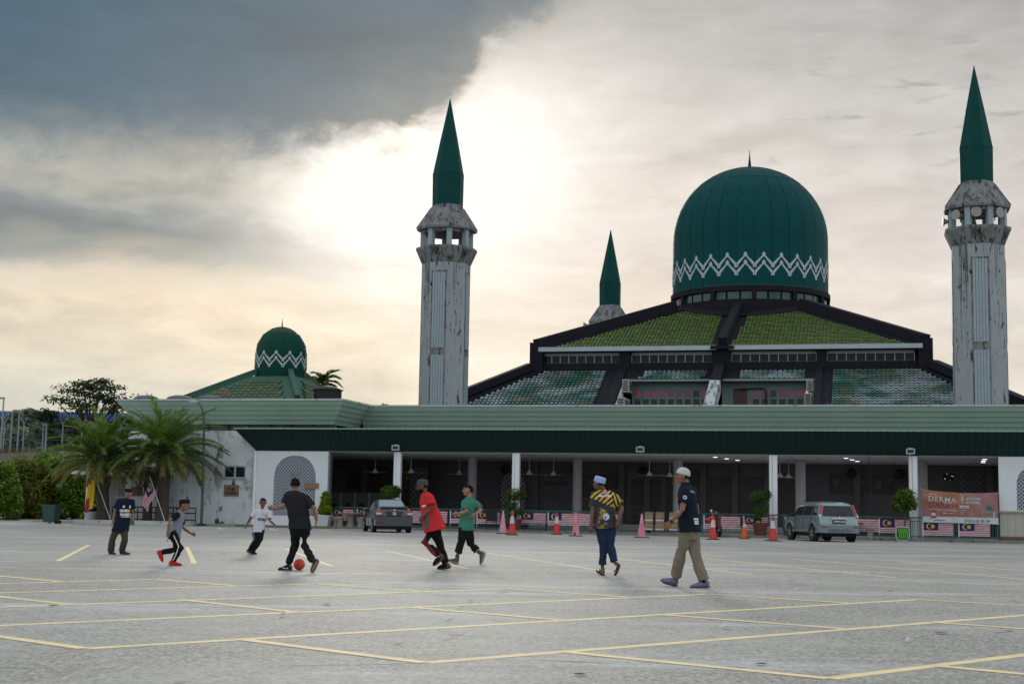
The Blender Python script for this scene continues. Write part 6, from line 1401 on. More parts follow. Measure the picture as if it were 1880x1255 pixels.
side_set(S, 3, car_glass, sd, ((3, 4, (.02, .03, .08, .16)), (4, 5, (.03, .02, .08, .16)), (2, 3, (.45, .02, .25, .25)), (5, 6, (.02, .45, .10, .25))))
mb = MB(); mb.hexa([(-.62, .02, 1.115), (.62, .02, 1.115), (.58, .26, 1.14), (-.58, .26, 1.14), (-.62, .02, 1.14), (.62, .02, 1.14), (.58, .26, 1.17), (-.58, .26, 1.17)]); link('boot_spoiler', mb.mesh('boot_spoiler', gm_), sd)
for sg in (1, -1):
    mb = MB(); mb.bar((sg * .60, .06, 1.04), (sg * .60, .06, 1.12), .06, .05); link('spoiler_foot', mb.mesh('spoiler_foot', gm_), sd)
    pts = [(sg * .46, -.015, .80), (sg * .80, -.005, .80), (sg * .83, .10, .84), (sg * .72, .05, 1.0), (sg * .60, .02, 1.01)]
    mb = MB(); mb.prism([(p[0], p[1] - .0, p[2]) for p in (pts if sg > 0 else pts[::-1])], (sg * .012, -.025, 0)); tl = link('tail_light', mb.mesh('tail_light', red_l), sd)
    pts = [(sg * .57, -.045, .80), (sg * .80, -.035, .80), (sg * .805, -.03, .875), (sg * .60, -.04, .875)]; mb = MB(); mb.prism(pts if sg > 0 else pts[::-1], (0, -.008, 0)); link('reverse_lens', mb.mesh('reverse_lens', clear_l), tl)
    mb = MB(); mb.box(sg * .62 - .15, sg * .62 + .15, -.075, -.05, .41, .445); link('bumper_reflector', mb.mesh('bumper_reflector', mat('dark_red_reflector', (.10, .006, .008), .4) if sg > 0 else MATS['dark_red_reflector']), sd)
    mb = MB(); mb.ball((sg * .92, 2.62, 1.0), (.10, .06, .07), 12, 8); link('wing_mirror', mb.mesh('wing_mirror', gm_, smooth=60), sd)
    for y_ in (1.35, 2.15): mb = MB(); mb.box(sg * .84 - .02, sg * .84 + .02, y_, y_ + .15, .80, .83); link('door_handle', mb.mesh('door_handle', gm_), sd)
    for y_ in (1.05, 1.98, 2.85): mb = MB(); mb.bar((sg * .851, y_, .32), (sg * .838, y_, .93), .010, .010); link('door_seam', mb.mesh('door_seam', under), sd)
    for y_ in (.78, 3.32):
        mb = MB(); mb.lathe([(.02, 0), (.345, 0), (.345, .05), (.02, .05)], 28); mb.xf(Matrix.Translation((sg * .815, y_, .30)) @ Matrix.Rotation(pi / 2 * sg, 4, 'Y')); link('wheel_arch', mb.mesh('wheel_arch', under), sd)
        wheel(sd, sg * .775, y_, .30, .19, sg)
mb = MB(); mb.loft([[(x, y, z) for x, y in ((-.845, .35), (-.84, .02), (-.72, -.06), (.72, -.06), (.84, .02), (.845, .35))] for z in (.30, .36, .55, .70)] + [[(x, y, .74) for x, y in ((-.83, .35), (-.82, .04), (-.72, -.01), (.72, -.01), (.82, .04), (.83, .35))]]); link('rear_bumper', mb.mesh('rear_bumper', gm_, smooth=40), sd)
mb = MB(); mb.prism([(-.30, -.035, .755), (.30, -.035, .755), (.40, -.02, .94), (-.40, -.02, .94)], (0, .03, 0)); pl = link('number_plate', mb.mesh('number_plate', plate_bk), sd)
text_part('WXL', .075, plate_w, pl, (0, -.040, .875), (1, 0, 0), (0, .05, 1), bold=.05); text_part('4463', .075, plate_w, pl, (0, -.042, .805), (1, 0, 0), (0, .05, 1), bold=.05)
mb = MB(); mb.lathe([(.05, 0), (.05, .012)], 14); mb.xf(Matrix.Translation((0, -.0, 1.01)) @ Matrix.Rotation(pi / 2, 4, 'X') @ Matrix.Scale(.6, 4, (0, 1, 0))); link('emblem', mb.mesh('emblem', chrome), sd)
mb = MB(); mb.box(-.70, .70, .05, 4.0, .15, .32); link('underbody', mb.mesh('underbody', under), sd)
mb = MB(); mb.tube([(.45, -.06, .25), (.45, .2, .25)], .035, 10); link('exhaust', mb.mesh('exhaust', under), sd)
# --- motorcycle parked behind a cone, seen from the rear
P2 = gnd(1309, 986); mc = car_root('parked_motorcycle', 'black and red motorcycle with a helmet on it, parked by the railing', 'motorcycle', P2.x + .05, P2.y, radians(-18))
def mc_part(name, mb, m, **k): o = link(name, mb.mesh(name, m, **k), mc); ORG[o.name] = (0, 0, 0); return o
for y_ in (.30, 1.55):
    mb = MB(); mb.lathe([(.20, -.05), (.28, -.06), (.31, 0), (.28, .06), (.20, .05)], 24, caps=False); mb.lathe([(.04, -.03), (.20, -.02), (.20, .02), (.04, .03)], 16); mb.xf(Matrix.Translation((0, y_, .31)) @ Matrix.Rotation(pi / 2, 4, 'Y')); mc_part('wheel', mb, rubber, smooth=40)
mb = MB(); mb.loft([[(.10, .05, .55), (-.10, .05, .55), (-.07, .02, .86), (.07, .02, .86)], [(.15, .45, .42), (-.15, .45, .42), (-.14, .42, .84), (.14, .42, .84)], [(.14, .95, .35), (-.14, .95, .35), (-.12, .95, .72), (.12, .95, .72)], [(.10, 1.25, .45), (-.10, 1.25, .45), (-.12, 1.25, .95), (.12, 1.25, .95)]]); mc_part('body', mb, mat('dark_red_bike_plastic', (.14, .012, .012), .35), smooth=30)
mb = MB(); mb.loft([[(.11, .02, .84), (-.11, .02, .84), (-.10, .04, .92), (.10, .04, .92)], [(.14, .5, .78), (-.14, .5, .78), (-.12, .5, .86), (.12, .5, .86)], [(.10, .95, .70), (-.10, .95, .70), (-.08, .95, .78), (.08, .95, .78)]]); mc_part('seat', mb, black_pl, smooth=40)
mb = MB(); mb.hexa([(-.07, -.14, .40), (.07, -.14, .40), (.06, .02, .46), (-.06, .02, .46), (-.09, -.02, .70), (.09, -.02, .70), (.09, .05, .70), (-.09, .05, .70)]); mc_part('rear_mudguard', mb, black_pl)
mb = MB(); mb.box(-.10, .10, -.06, .0, .74, .82); mc_part('tail_light', mb, red_l)
mb = MB(); mb.box(-.09, .09, -.13, -.115, .50, .64); pl = mc_part('number_plate', mb, plate_bk)
mb = MB(); mb.tube([(-.34, 1.15, 1.0), (-.12, 1.28, 1.03), (.12, 1.28, 1.03), (.34, 1.15, 1.0)], .018, 8); mc_part('handlebar', mb, black_metal)
mb = MB(); mb.tube([(0, 1.25, .95), (0, 1.42, .5), (0, 1.55, .31)], [.05, .05, .04], 8); mc_part('front_fork', mb, black_metal)
for sg in (1, -1): mb = MB(); mb.tube([(sg * .26, 1.2, 1.02), (sg * .34, 1.22, 1.18)], .010, 6); mb.ball((sg * .35, 1.21, 1.23), (.065, .02, .05), 10, 6); mc_part('mirror', mb, chrome if sg < 0 else black_pl, smooth=60)
mb = MB(); mb.tube([(.18, .1, .34), (.16, .8, .30)], [.05, .03], 10); mc_part('exhaust', mb, mat('dull_exhaust_steel', (.16, .16, .17), .4, metal=.7))
mb = MB(); mb.ball((-.26, .35, .80), (.16, .22, .14), 14, 8); mc_part('side_bag', mb, mat('bright_red_bag', (.50, .02, .025), .5), smooth=60)
mb = MB(); mb.box(-.02, .02, .5, .56, .05, .35); mc_part('side_stand', mb, black_metal)
hl = thing('helmet', 'dark maroon crash helmet resting on the motorcycle seat', 'helmet', (0, 0, 0), None, 'W'); hl.matrix_world = mc.matrix_world.copy(); hl.location = Vector((P2.x + .05, P2.y, 0)) + Matrix.Rotation(radians(-18), 3, 'Z') @ Vector((0.02, .28, .92)); hl.rotation_euler = (0, 0, radians(-18))
mb = MB(); mb.ball((0, 0, .14), (.17, .19, .155), 18, 10, cut=(-.85, 1)); link('shell', mb.mesh('shell', mat('maroon_helmet_shell', (.06, .02, .025), .25, spec=.7), smooth=60), hl); mb = MB(); mb.ball((0, -.06, .12), (.145, .15, .08), 16, 8); link('visor', mb.mesh('visor', car_glass, smooth=60), hl)
# ------------------------------------------------------------------ people
def fuse(mb, name, m, parent, voxel, smooth=2, fold=0.0, fscale=9.0, seed=0.0, subkind=None):
    """overlapping closed shapes -> one continuous skin"""
    me = mb.mesh('tmp', m); o = bpy.data.objects.new('tmp', me); COL.objects.link(o)
    r = o.modifiers.new('r', 'REMESH'); r.mode = 'VOXEL'; r.voxel_size = voxel; r.use_smooth_shade = True
    if smooth: s_ = o.modifiers.new('s', 'SMOOTH'); s_.factor = .5; s_.iterations = smooth
    dg = bpy.context.evaluated_depsgraph_get(); me2 = bpy.data.meshes.new_from_object(o.evaluated_get(dg)); me2.name = name
    bpy.data.objects.remove(o); bpy.data.meshes.remove(me)
    me2.materials.clear()
    for k in (m if isinstance(m, (list, tuple)) else [m]): me2.materials.append(k)
    if fold:
        nr = [v.normal.copy() for v in me2.vertices]
        for v, n_ in zip(me2.vertices, nr):
            c = v.co; q = noise.noise(Vector((c.x * fscale, c.y * fscale, c.z * fscale * .45 + seed))) + .55 * noise.noise(Vector((c.x * fscale * 1.2 + c.z * fscale * 1.3, c.y * fscale * 2, seed + c.z * fscale * .9)))
            v.co = c + n_ * (fold * q)
    me2.polygons.foreach_set('use_smooth', [True] * len(me2.polygons)); me2.update()
    o = link(name, me2, parent); ORG[o.name] = (0, 0, 0); return o
skin_a = mat('tan_brown_skin', (.25, .125, .075), .5, (.22, .105, .06), 8, spec=.4); skin_b = mat('deep_brown_skin', (.155, .075, .045), .5, (.135, .062, .037), 8, spec=.4); skin_c = mat('light_tan_skin', (.33, .18, .115), .5, (.29, .15, .095), 8, spec=.4)
hair_m = mat('black_hair', (.007, .006, .006), .8, (.012, .010, .010), 30, stretch=(1, 1, .3), spec=.12); eye_m = mat('dark_eye', (.01, .008, .007), .2); lip_m = mat('brown_lip', (.20, .07, .055), .5)
def V(*a): return Vector(a)
class Fig:
    def __init__(s, label, d, foot, height):
        s.foot = foot; p = gnd(*foot); s.d = p.y; s.m = s.d / F; s.k = height / 1.70
        s.root = thing('person', label, 'person', p, 'people playing football and walking on the car park', 'W')
    def p(s, x, y, dy=0.0):   # pixel + depth offset -> local point
        a, b = (x - s.foot[0]) * s.m, (s.foot[1] - y) * s.m; c, q = cos(ROLL), sin(ROLL)
        kk = 1 + dy / s.d
        g_ = gnd(*s.foot); X = (a * c - b * q); Z = (a * q + b * c)
        return Vector((g_.x * (kk - 1) + X * kk, dy, (Z - CAMH) * kk + CAMH))
LIFTS = []
def limb(mb, P, R, n=10): mb.tube(P, R, n)
def hand(mb, w, d, side, k, curl=.5):
    """palm, four unequal bent fingers and a thumb leaving the side of the palm; d = direction, side = towards the thumb"""
    d = d.normalized(); side = (side - d * side.dot(d)).normalized(); n_ = d.cross(side)
    e = w + d * .085 * k
    mb.tube([w - d * .02 * k, w + d * .03 * k, e], [(.026 * k, .02 * k), (.040 * k, .017 * k), (.040 * k, .014 * k)], 10, ref=side)
    for i, L in enumerate((.068, .076, .070, .055)):
        o = e + side * ((.030 - .020 * i) * k) - d * .01 * k; c = curl * (.8 + .1 * i)
        a = (d * cos(c * .5) + n_ * sin(c * .5)); b = (d * cos(c * 1.3) + n_ * sin(c * 1.3))
        mb.tube([o, o + a * L * .5 * k, o + a * L * .5 * k + b * L * .5 * k], [.0095 * k, .0088 * k, .0070 * k], 6)
    o = w + d * .03 * k + side * .034 * k; a = (d * .75 + side * .65 + n_ * .2).normalized(); mb.tube([o - side * .01 * k, o + a * .035 * k, o + (a + d * .4).normalized() * .062 * k], [.012 * k, .011 * k, .008 * k], 6)
def torso_rings(mb, H, N_, A, Fw, secs, n=18, lean=None):
    """elliptic sections along the spine; secs = (t, half width, half depth, forward shift)"""
    rings = []; up = (N_ - H)
    for t, a, b, f in secs:
        c = H + up * t + Fw * f
        rings.append([c + A * (a * math.copysign(abs(cos(q)) ** .85, cos(q))) + Fw * (b * math.copysign(abs(sin(q)) ** .9, sin(q))) for q in [2 * pi * j / n for j in range(n)]])
    mb.loft(rings)
def person(label, foot, height, J, face, body_face, skin, shirt, pants, shoes, top, hs=.21, width=1.0, curl=.7, shirt_len=.12, loose=1.0, barefoot=False, belly=0.0, sleeve=.62, beard=False, glasses=False, seed=0.0, pant_cut=1.0, cuff=.075, headtilt=0.0):
    """J: pixel joints (x, y, depth offset): head, neck, sh/el/wr/ha L+R (viewer's left / right), hip, kn, an, to(e), he(el)"""
    g_ = Fig(label, 0, foot, height); k = g_.k; P = {a: g_.p(*b) for a, b in J.items()}; root = g_.root
    zmin = min(P['toL'].z, P['toR'].z, P['heL'].z, P['heR'].z); lift = Vector((0, 0, -zmin if zmin < 0 else min(0, .012 - zmin)))
    for a in P: P[a] = P[a] + lift
    LIFTS.append((label[:20], round(lift.z, 3)))
    face = Vector(face).normalized(); bf = Vector(body_face).normalized(); A = Vector((bf.y, -bf.x, 0)).normalized()
    if (P['shR'] - P['shL']).dot(A) < 0: A = -A
    H, Nk, Hd = P['hip'], P['neck'], P['head']
    spine = (Nk - H); Fw = (bf - spine.normalized() * bf.dot(spine.normalized())).normalized()
    sw = .165 * width * k
    for q in ('L', 'R'): pass
    # ---------------- body, one skin
    mb = MB()
    torso_rings(mb, H, Nk, A, Fw, [(-.12, .10 * k, .08 * k, 0), (0, .150 * width * k, .100 * k, 0), (.35, .125 * width * k, .09 * k, 0), (.70, .150 * width * k, .100 * k, 0), (.88, .13 * width * k, .08 * k, 0), (1.0, .058 * k, .055 * k, 0)])
    hr = hs / 2; up = Vector((0, 0, 1)); up = (up + face * -headtilt).normalized(); right = face.cross(up).normalized(); fw = up.cross(right)
    ax = (right, fw, up)
    mb.tube([Nk - spine * .06, Nk.lerp(Hd, .35) - fw * .01, Hd - up * hr * .35], [.060 * k, .050 * k, .052 * k], 12)
    mb.ball(Hd + up * hr * .12, (hr * .73, hr * .92, hr * .86), 20, 14, ax=ax)
    mb.ball(Hd - up * hr * .42 + fw * hr * .20, (hr * .56, hr * .62, hr * .58), 18, 12, ax=ax)     # jaw
    mb.ball(Hd - up * hr * .82 + fw * hr * .52, (hr * .24, hr * .22, hr * .17), 12, 8, ax=ax)      # chin
    mb.tube([Hd + up * hr * .18 + fw * hr * .84, Hd - up * hr * .22 + fw * hr * 1.08, Hd - up * hr * .30 + fw * hr * .80], [hr * .09, hr * .15, hr * .10], 8)   # nose
    mb.ball(Hd + up * hr * .26 + fw * hr * .80, (hr * .46, hr * .14, hr * .09), 12, 6, ax=ax)      # brow
    for sg in (1, -1):
        mb.ball(Hd + right * (sg * hr * .76) - up * hr * .05 - fw * hr * .04, (hr * .09, hr * .20, hr * .27), 10, 8, ax=ax)
        mb.ball(Hd + right * (sg * hr * .40) - up * hr * .18 + fw * hr * .58, (hr * .22, hr * .2, hr * .2), 10, 6, ax=ax)
    for q, sg in (('L', -1), ('R', 1)):
        S_, E_, W_, Hn = P['sh' + q], P['el' + q], P['wr' + q], P['ha' + q]
        mb.ball(S_, .055 * k, 10, 8); mb.tube([S_.lerp(Nk - spine * .08, .5), S_], [.06 * k, .055 * k], 10)
        mb.tube([S_, S_.lerp(E_, .35), E_, E_.lerp(W_, .3), W_], [.052 * k, .050 * k, .040 * k, .041 * k, .027 * k], 12)
        hd = (Hn - W_); th = Vector((face.x, face.y, .2)) if abs(hd.normalized().z) > .6 else Vector((0, -.3, 1))
        hand(mb, W_, hd, th, k * 1.0, curl)
        hipq = H + A * (sg * .085 * k); K_, An = P['kn' + q], P['an' + q]
        mb.tube([hipq, hipq.lerp(K_, .3), K_, K_.lerp(An, .35), An], [.080 * k, .068 * k, .046 * k, .043 * k, .031 * k], 12)
        T_, He = P['to' + q], P['he' + q]
        mb.tube([He + (An - He) * .25, An], [.030 * k, .034 * k], 10)
        fdir = (T_ - He).normalized(); fup = (An - He.lerp(T_, .25)).normalized(); sidef = fdir.cross(fup).normalized()
        mb.tube([He.lerp(T_, .04), He.lerp(T_, .3) + fup * .012 * k, He.lerp(T_, .68), He.lerp(T_, .93)], [(.026 * k, .030 * k), (.036 * k, .034 * k), (.026 * k, .040 * k), (.014 * k, .030 * k)], 10, ref=fup)
    body = fuse(mb, 'body', skin, root, .0072, 2)
    # ---------------- face details
    for sg in (1, -1):
        e = MB(); e.ball(Hd + right * (sg * hr * .30) + up * hr * .07 + fw * hr * .84, (hr * .12, hr * .07, hr * .06), 8, 6, ax=ax); link('eye', e.mesh('eye', eye_m, smooth=60), root)
        e = MB(); e.tube([Hd + right * (sg * hr * .14) + up * hr * .27 + fw * hr * .92, Hd + right * (sg * hr * .34) + up * hr * .31 + fw * hr * .86, Hd + right * (sg * hr * .50) + up * hr * .24 + fw * hr * .70], [hr * .035, hr * .04, hr * .02], 6); link('eyebrow', e.mesh('eyebrow', hair_m), root)
    e = MB(); e.tube([Hd + right * (-hr * .22) - up * hr * .53 + fw * hr * .74, Hd - up * hr * .52 + fw * hr * .86, Hd + right * (hr * .22) - up * hr * .53 + fw * hr * .74], [hr * .03, hr * .065, hr * .03], 6); link('mouth', e.mesh('mouth', lip_m), root)
    if beard:
        e = MB(); e.ball(Hd - up * hr * .58 + fw * hr * .26, (hr * .60, hr * .62, hr * .44), 16, 8, ax=ax, cut=(-1, .3)); link('beard', e.mesh('beard', hair_m, smooth=60), root)
    if glasses:
        e = MB()
        for sg in (1, -1):
            c = Hd + right * (sg * hr * .34) + up * hr * .06 + fw * hr * .95; e.tube([c + right * (hr * .2 * cos(q)) + up * (hr * .16 * sin(q)) for q in [i * pi / 5 for i in range(11)]], hr * .035, 5)
            e.tube([c + right * (sg * hr * .2), Hd + right * (sg * hr * .82) + up * hr * .05], hr * .03, 5)
        link('glasses', e.mesh('glasses', black_pl), root)
    # ---------------- hair and cap
    kind, cm_, *ex = top
    e = MB()
    if kind == 'hair':
        e.ball(Hd + up * hr * .17 - fw * hr * .07, (hr * .765, hr * .93, hr * .90), 20, 12, ax=ax, cut=(.28, 1)); e.ball(Hd + up * hr * .08 - fw * hr * .22, (hr * .755, hr * .80, hr * .82), 18, 12, ax=ax, cut=(-.42, .9)); e.ball(Hd + up * hr * .78 + fw * hr * .34, (hr * .52, hr * .40, hr * .22), 14, 8, ax=ax)
        fuse(e, 'hair', hair_m, root, .0065, 1, .014, 60, seed)
    else:
        e.ball(Hd + up * hr * .06 - fw * hr * .20, (hr * .745, hr * .77, hr * .74), 18, 12, ax=ax, cut=(-.45, .7)); e.ball(Hd + up * hr * .2 - fw * hr * .05, (hr * .75, hr * .86, hr * .5), 16, 8, ax=ax, cut=(.1, .9)); fuse(e, 'hair', hair_m, root, .008, 1)
        tilt = ex[0] if ex else .18; cu = (up - fw * tilt).normalized(); cr = right; cf = cu.cross(cr); h = ex[1] if len(ex) > 1 else .95
        e = MB(); o_ = Hd + up * hr * .34 - fw * hr * .06
        if kind == 'skull': prof_ = [(1.0, -.12), (1.01, .02), (.97, .25), (.86, .50), (.66, .70), (.36, .83), (.03, .87)]
        elif kind == 'peak': prof_ = [(1.0, -.10), (1.02, .0), (1.0, .42), (.90, .66), (.50, .86), (.03, .92)]
        else: prof_ = [(1.0, -.12), (1.02, 0), (.98, h * .62), (.93, h * .72), (.5, h * .76), (.03, h * .78)]
        rings = []
        for r, z in prof_:
            rings.append([o_ + cr * (hr * .80 * r * cos(q)) + cf * (hr * .965 * r * sin(q)) + cu * (hr * z) for q in [2 * pi * j / 28 for j in range(28)]])
        e.loft(rings); link('cap', e.mesh('cap', cm_, smooth=50), root)
    # ---------------- shirt
    e = MB(); kk = k * loose
    secs = [(-shirt_len / max(.3, spine.length), (.193 + .5 * belly) * width * kk, (.147 + belly) * kk, belly * .3), (-.02, .184 * width * kk, (.138 + belly) * kk, belly * .4), (.30, .160 * width * kk, (.122 + belly) * kk, belly * .5), (.62, .172 * width * kk, .122 * kk, 0), (.82, .165 * width * kk, .108 * kk, 0), (.94, .115 * width * kk, .080 * kk, 0), (1.02, .066 * kk, .062 * kk, 0)]
    torso_rings(e, H, Nk, A, Fw, secs, 22)
    for q in ('L', 'R'):
        S_, E_ = P['sh' + q], P['el' + q]
        e.ball(S_, .068 * kk, 12, 8); e.tube([S_.lerp(Nk - spine * .10, .55), S_], [.075 * kk, .068 * kk], 12)
        en = S_.lerp(E_, sleeve); e.tube([S_, S_.lerp(E_, sleeve * .5), en], [.068 * kk, .071 * kk, .074 * kk], 14)
    so = fuse(e, 'shirt', shirt, root, .010, 2, .017 * k, 10, seed)
    col = MB(); cN = Nk + spine * .005; col.tube([cN + A * (.067 * k * cos(q)) + Fw * (.064 * k * sin(q)) - Fw * .0 for q in [i * pi / 8 for i in range(17)]], .010 * k, 6); link('collar', col.mesh('collar', shirt[0] if isinstance(shirt, (list, tuple)) else shirt), so)
    # ---------------- trousers
    e = MB(); torso_rings(e, H, Nk, A, Fw, [(-.26, .12 * k, .09 * k, 0), (-.10, .156 * width * k, .112 * k, 0), (.02, .146 * width * k, .104 * k, 0), (.16, .135 * width * k, .095 * k, 0)], 18)
    for q, sg in (('L', -1), ('R', 1)):
        hipq = H + A * (sg * .085 * k); K_, An = P['kn' + q], P['an' + q]; end = K_.lerp(An, pant_cut)
        e.tube([hipq + Vector((0, 0, .03)), hipq.lerp(K_, .35), K_, K_.lerp(An, .45 * pant_cut), end], [.108 * k, .098 * k, max(.070, cuff * .95) * k, max(.064, cuff) * k, cuff * k], 14)
    to_ = fuse(e, 'trousers', pants, root, .010, 2, .016 * k, 10, seed + 5)
    # ---------------- shoes
    for q in ('L', 'R'):
        T_, He, An = P['to' + q], P['he' + q], P['an' + q]; fdir = (T_ - He); L = fdir.length; fdir.normalize()
        fup = (An - He.lerp(T_, .25)); fup = (fup - fdir * fup.dot(fdir)).normalized(); 
        style, mm, sm2 = shoes
        e = MB()
        if style == 'shoe':
            e.tube([He - fdir * .0 + fup * .045 * k, He.lerp(T_, .12) + fup * .052 * k, He.lerp(T_, .40) + fup * .050 * k, He.lerp(T_, .72) + fup * .032 * k, He.lerp(T_, .95) + fup * .024 * k, T_ + fup * .022 * k], [(.030 * k, .026 * k), (.050 * k, .036 * k), (.046 * k, .041 * k), (.030 * k, .047 * k), (.022 * k, .036 * k), (.010 * k, .014 * k)], 14, ref=fup)
            e.tube([He.lerp(T_, .2) + fup * .05 * k, He.lerp(An, .95) + fup * .01], [.043 * k, .044 * k], 12)
        elif style == 'clog':
            e.tube([He.lerp(T_, .30) + fup * .040 * k, He.lerp(T_, .60) + fup * .040 * k, He.lerp(T_, .85) + fup * .030 * k, T_ + fup * .022 * k], [(.045 * k, .045 * k), (.045 * k, .052 * k), (.032 * k, .048 * k), (.010 * k, .018 * k)], 14, ref=fup)
        else:
            e.tube([He.lerp(T_, .55) + fup * .03 * k + fdir.cross(fup) * .045 * k, He.lerp(T_, .75) + fup * .055 * k, He.lerp(T_, .55) + fup * .03 * k - fdir.cross(fup) * .045 * k], .009 * k, 6)
        sh_ = link('shoe' if style == 'shoe' else 'slipper', e.mesh('shoe', mm, smooth=60), root); ORG[sh_.name] = (0, 0, 0)
        e = MB(); e.tube([He - fdir * .012 * k + fup * .008 * k, He.lerp(T_, .1) + fup * .008 * k, He.lerp(T_, .45) + fup * .008 * k, He.lerp(T_, .75) + fup * .008 * k, He.lerp(T_, .97) + fup * .010 * k, T_ + fdir * .012 * k + fup * .012 * k], [(.012 * k, .022 * k), (.013 * k, .040 * k), (.013 * k, .040 * k), (.013 * k, .050 * k), (.011 * k, .036 * k), (.006 * k, .012 * k)], 14, ref=fup)
        link('sole', e.mesh('sole', sm2, smooth=50), sh_)
    g_.P = P; g_.A = A; g_.Fw = Fw; g_.shirt = so; g_.pants = to_; g_.spine = spine; g_.ax = ax; g_.hr = hr; g_.Hd = Hd
    return g_
def project(g_, target, me, origin, xd, yd, look, name, m, off=.006):
    """lay flat print on cloth: plane coordinates -> nearest cloth surface along the look direction"""
    bv = BVHTree.FromPolygons([v.co for v in target.data.vertices], [p.vertices for p in target.data.polygons])
    xd, yd, look = Vector(xd).normalized(), Vector(yd).normalized(), Vector(look).normalized()
    for v in me.vertices:
        q = Vector(origin) + xd * v.co.x + yd * v.co.y - look * .5; h, n_, i, d_ = bv.ray_cast(q, look, 1.2)
        v.co = (h - look * off) if h is not None else (Vector(origin) + xd * v.co.x + yd * v.co.y)
    me.materials.clear(); me.materials.append(m); o = link(name, me, target); return o
def print_text(g_, target, body, size, px, m, look, bold=.05, roll=0.0):
    look = Vector(look).normalized(); up = Vector((0, 0, 1)); xd = look.cross(up).normalized(); yd = xd.cross(look).normalized()
    if roll: R = Matrix.Rotation(roll, 3, look); xd, yd = R @ xd, R @ yd
    return project(g_, target, text_mesh(body, size, bold), g_.p(*px), xd, yd, look, 'shirt_print', m)
def print_poly(g_, target, polys, px, m, look, name='shirt_print', sub=5):
    look = Vector(look).normalized(); up = Vector((0, 0, 1)); xd = look.cross(up).normalized(); yd = xd.cross(look).normalized(); mb = MB()
    for q in polys:
        if len(q) == 4:
            a, b, c, d = [Vector((*z, 0)) for z in q]
            G_ = [[a.lerp(b, i / sub).lerp(d.lerp(c, i / sub), j / sub) for i in range(sub + 1)] for j in range(sub + 1)]
            R_ = [mb.ring(r) for r in G_]
            for r0, r1 in zip(R_, R_[1:]): mb.skin(r0, r1, 0, False)
        else: mb.face([(*z, 0) for z in q])
    return project(g_, target, mb.mesh(name, m), g_.p(*px), xd, yd, look, name, m)
def stripe(g_, target, pts, m, w, off=.105, name='leg_stripe', look=(0, 1, 0), sub=14):
    """piping sewn down a trouser leg through pixel points"""
    bv = BVHTree.FromPolygons([v.co for v in target.data.vertices], [p.vertices for p in target.data.polygons]); look = Vector(look).normalized()
    Q = [g_.p(*p) for p in pts]; L = []
    for a, b in zip(Q, Q[1:]):
        for i in range(sub): L.append(a.lerp(b, i / sub))
    L.append(Q[-1]); mb = MB(); r0 = r1 = None; A_, B_ = [], []
    for i, q in enumerate(L):
        d = (L[min(i + 1, len(L) - 1)] - L[max(i - 1, 0)]).normalized(); s_ = d.cross(look).normalized() * w / 2
        out = []
        for z in (q - s_, q + s_):
            h, n_, f_, dd_ = bv.ray_cast(z - look * .6, look, 1.5); out.append((h - look * .006) if h is not None else None)
        if out[0] is not None and out[1] is not None: A_.append(out[0]); B_.append(out[1])
    if len(A_) > 1: mb.skin(mb.ring(A_), mb.ring(B_), 0, False); link(name, mb.mesh(name, m), target)

cloth = lambda n, c, c2=None, r=.85: mat(n, c, r, c2 or tuple(v * .8 for v in c), 6, .8, spec=.12, bump=.9, bscale=17)
blk = cloth('black_cloth', (.013, .013, .015)); blk2 = cloth('faded_black_cloth', (.020, .021, .023)); navy = cloth('dark_navy_cloth', (.010, .016, .028)); white_c = cloth('white_jersey_cloth', (.58, .60, .68), (.52, .54, .62))
ink_w = mat('white_shirt_ink', (.70, .70, .72), .6); ink_y = mat('yellow_shirt_ink', (.70, .42, .03), .6); ink_k = mat('black_shirt_ink', (.012, .012, .015), .6); ink_g = mat('gold_shirt_ink', (.36, .22, .04), .6)
# 1 boy in navy shirt standing, brown trousers
g1 = person('boy in navy printed t-shirt, brown trousers and black cap standing at far left', (222, 1018), 1.38,
    dict(head=(232.5, 907, -.03), neck=(228.5, 917.5, 0), shL=(214.5, 922, -.03), elL=(209.2, 942, .02), wrL=(205, 958, -.05), haL=(203.8, 965, -.07), shR=(238.5, 922.5, .03), elR=(240.3, 943, .06), wrR=(242.3, 956, 0), haR=(242.8, 963, -.02),
         hip=(220.5, 967, 0), knL=(205.5, 991, -.05), anL=(203.5, 1012, 0), toL=(212.5, 1018.5, -.10), heL=(200.5, 1016.8, .06), knR=(228, 991, -.04), anR=(223.5, 1011.5, .03), toR=(238.5, 1018.3, -.05), heR=(221, 1016.6, .08)),
    (.55, -.83, -.05), (.30, -.95, 0), skin_a, navy, cloth('brown_trouser_cloth', (.065, .052, .040)), ('shoe', cloth('purple_grey_canvas', (.05, .045, .06)), mat('pale_sole', (.35, .35, .36), .7)), ('songkok', blk, .1, .85), hs=.205, width=1.08, shirt_len=.10, loose=1.08, cuff=.088, seed=1, headtilt=-.15)
lk = (-.30, .95, 0)
print_text(g1, g1.shirt, 'QURB', .070, (225.5, 938.5, -.1), ink_w, lk, .07); print_text(g1, g1.shirt, 'AN', .070, (232.2, 938.8, -.1), ink_y, lk, .07); print_text(g1, g1.shirt, 'MASJID', .070, (228, 945.5, -.1), ink_w, lk, .07)
print_poly(g1, g1.shirt, [[(-.09, -.008), (.10, -.008), (.10, .008), (-.09, .008)]], (228, 949.6, -.1), ink_w, lk)
print_poly(g1, g1.shirt, [[(-.022, -.02), (.022, -.02), (.022, .022), (-.022, .022)]], (224.5, 931, -.1), ink_w, lk); print_poly(g1, g1.shirt, [[(-.014, -.03), (.014, -.03), (.014, .03), (-.014, .03)]], (236, 931.5, -.1), ink_w, lk)
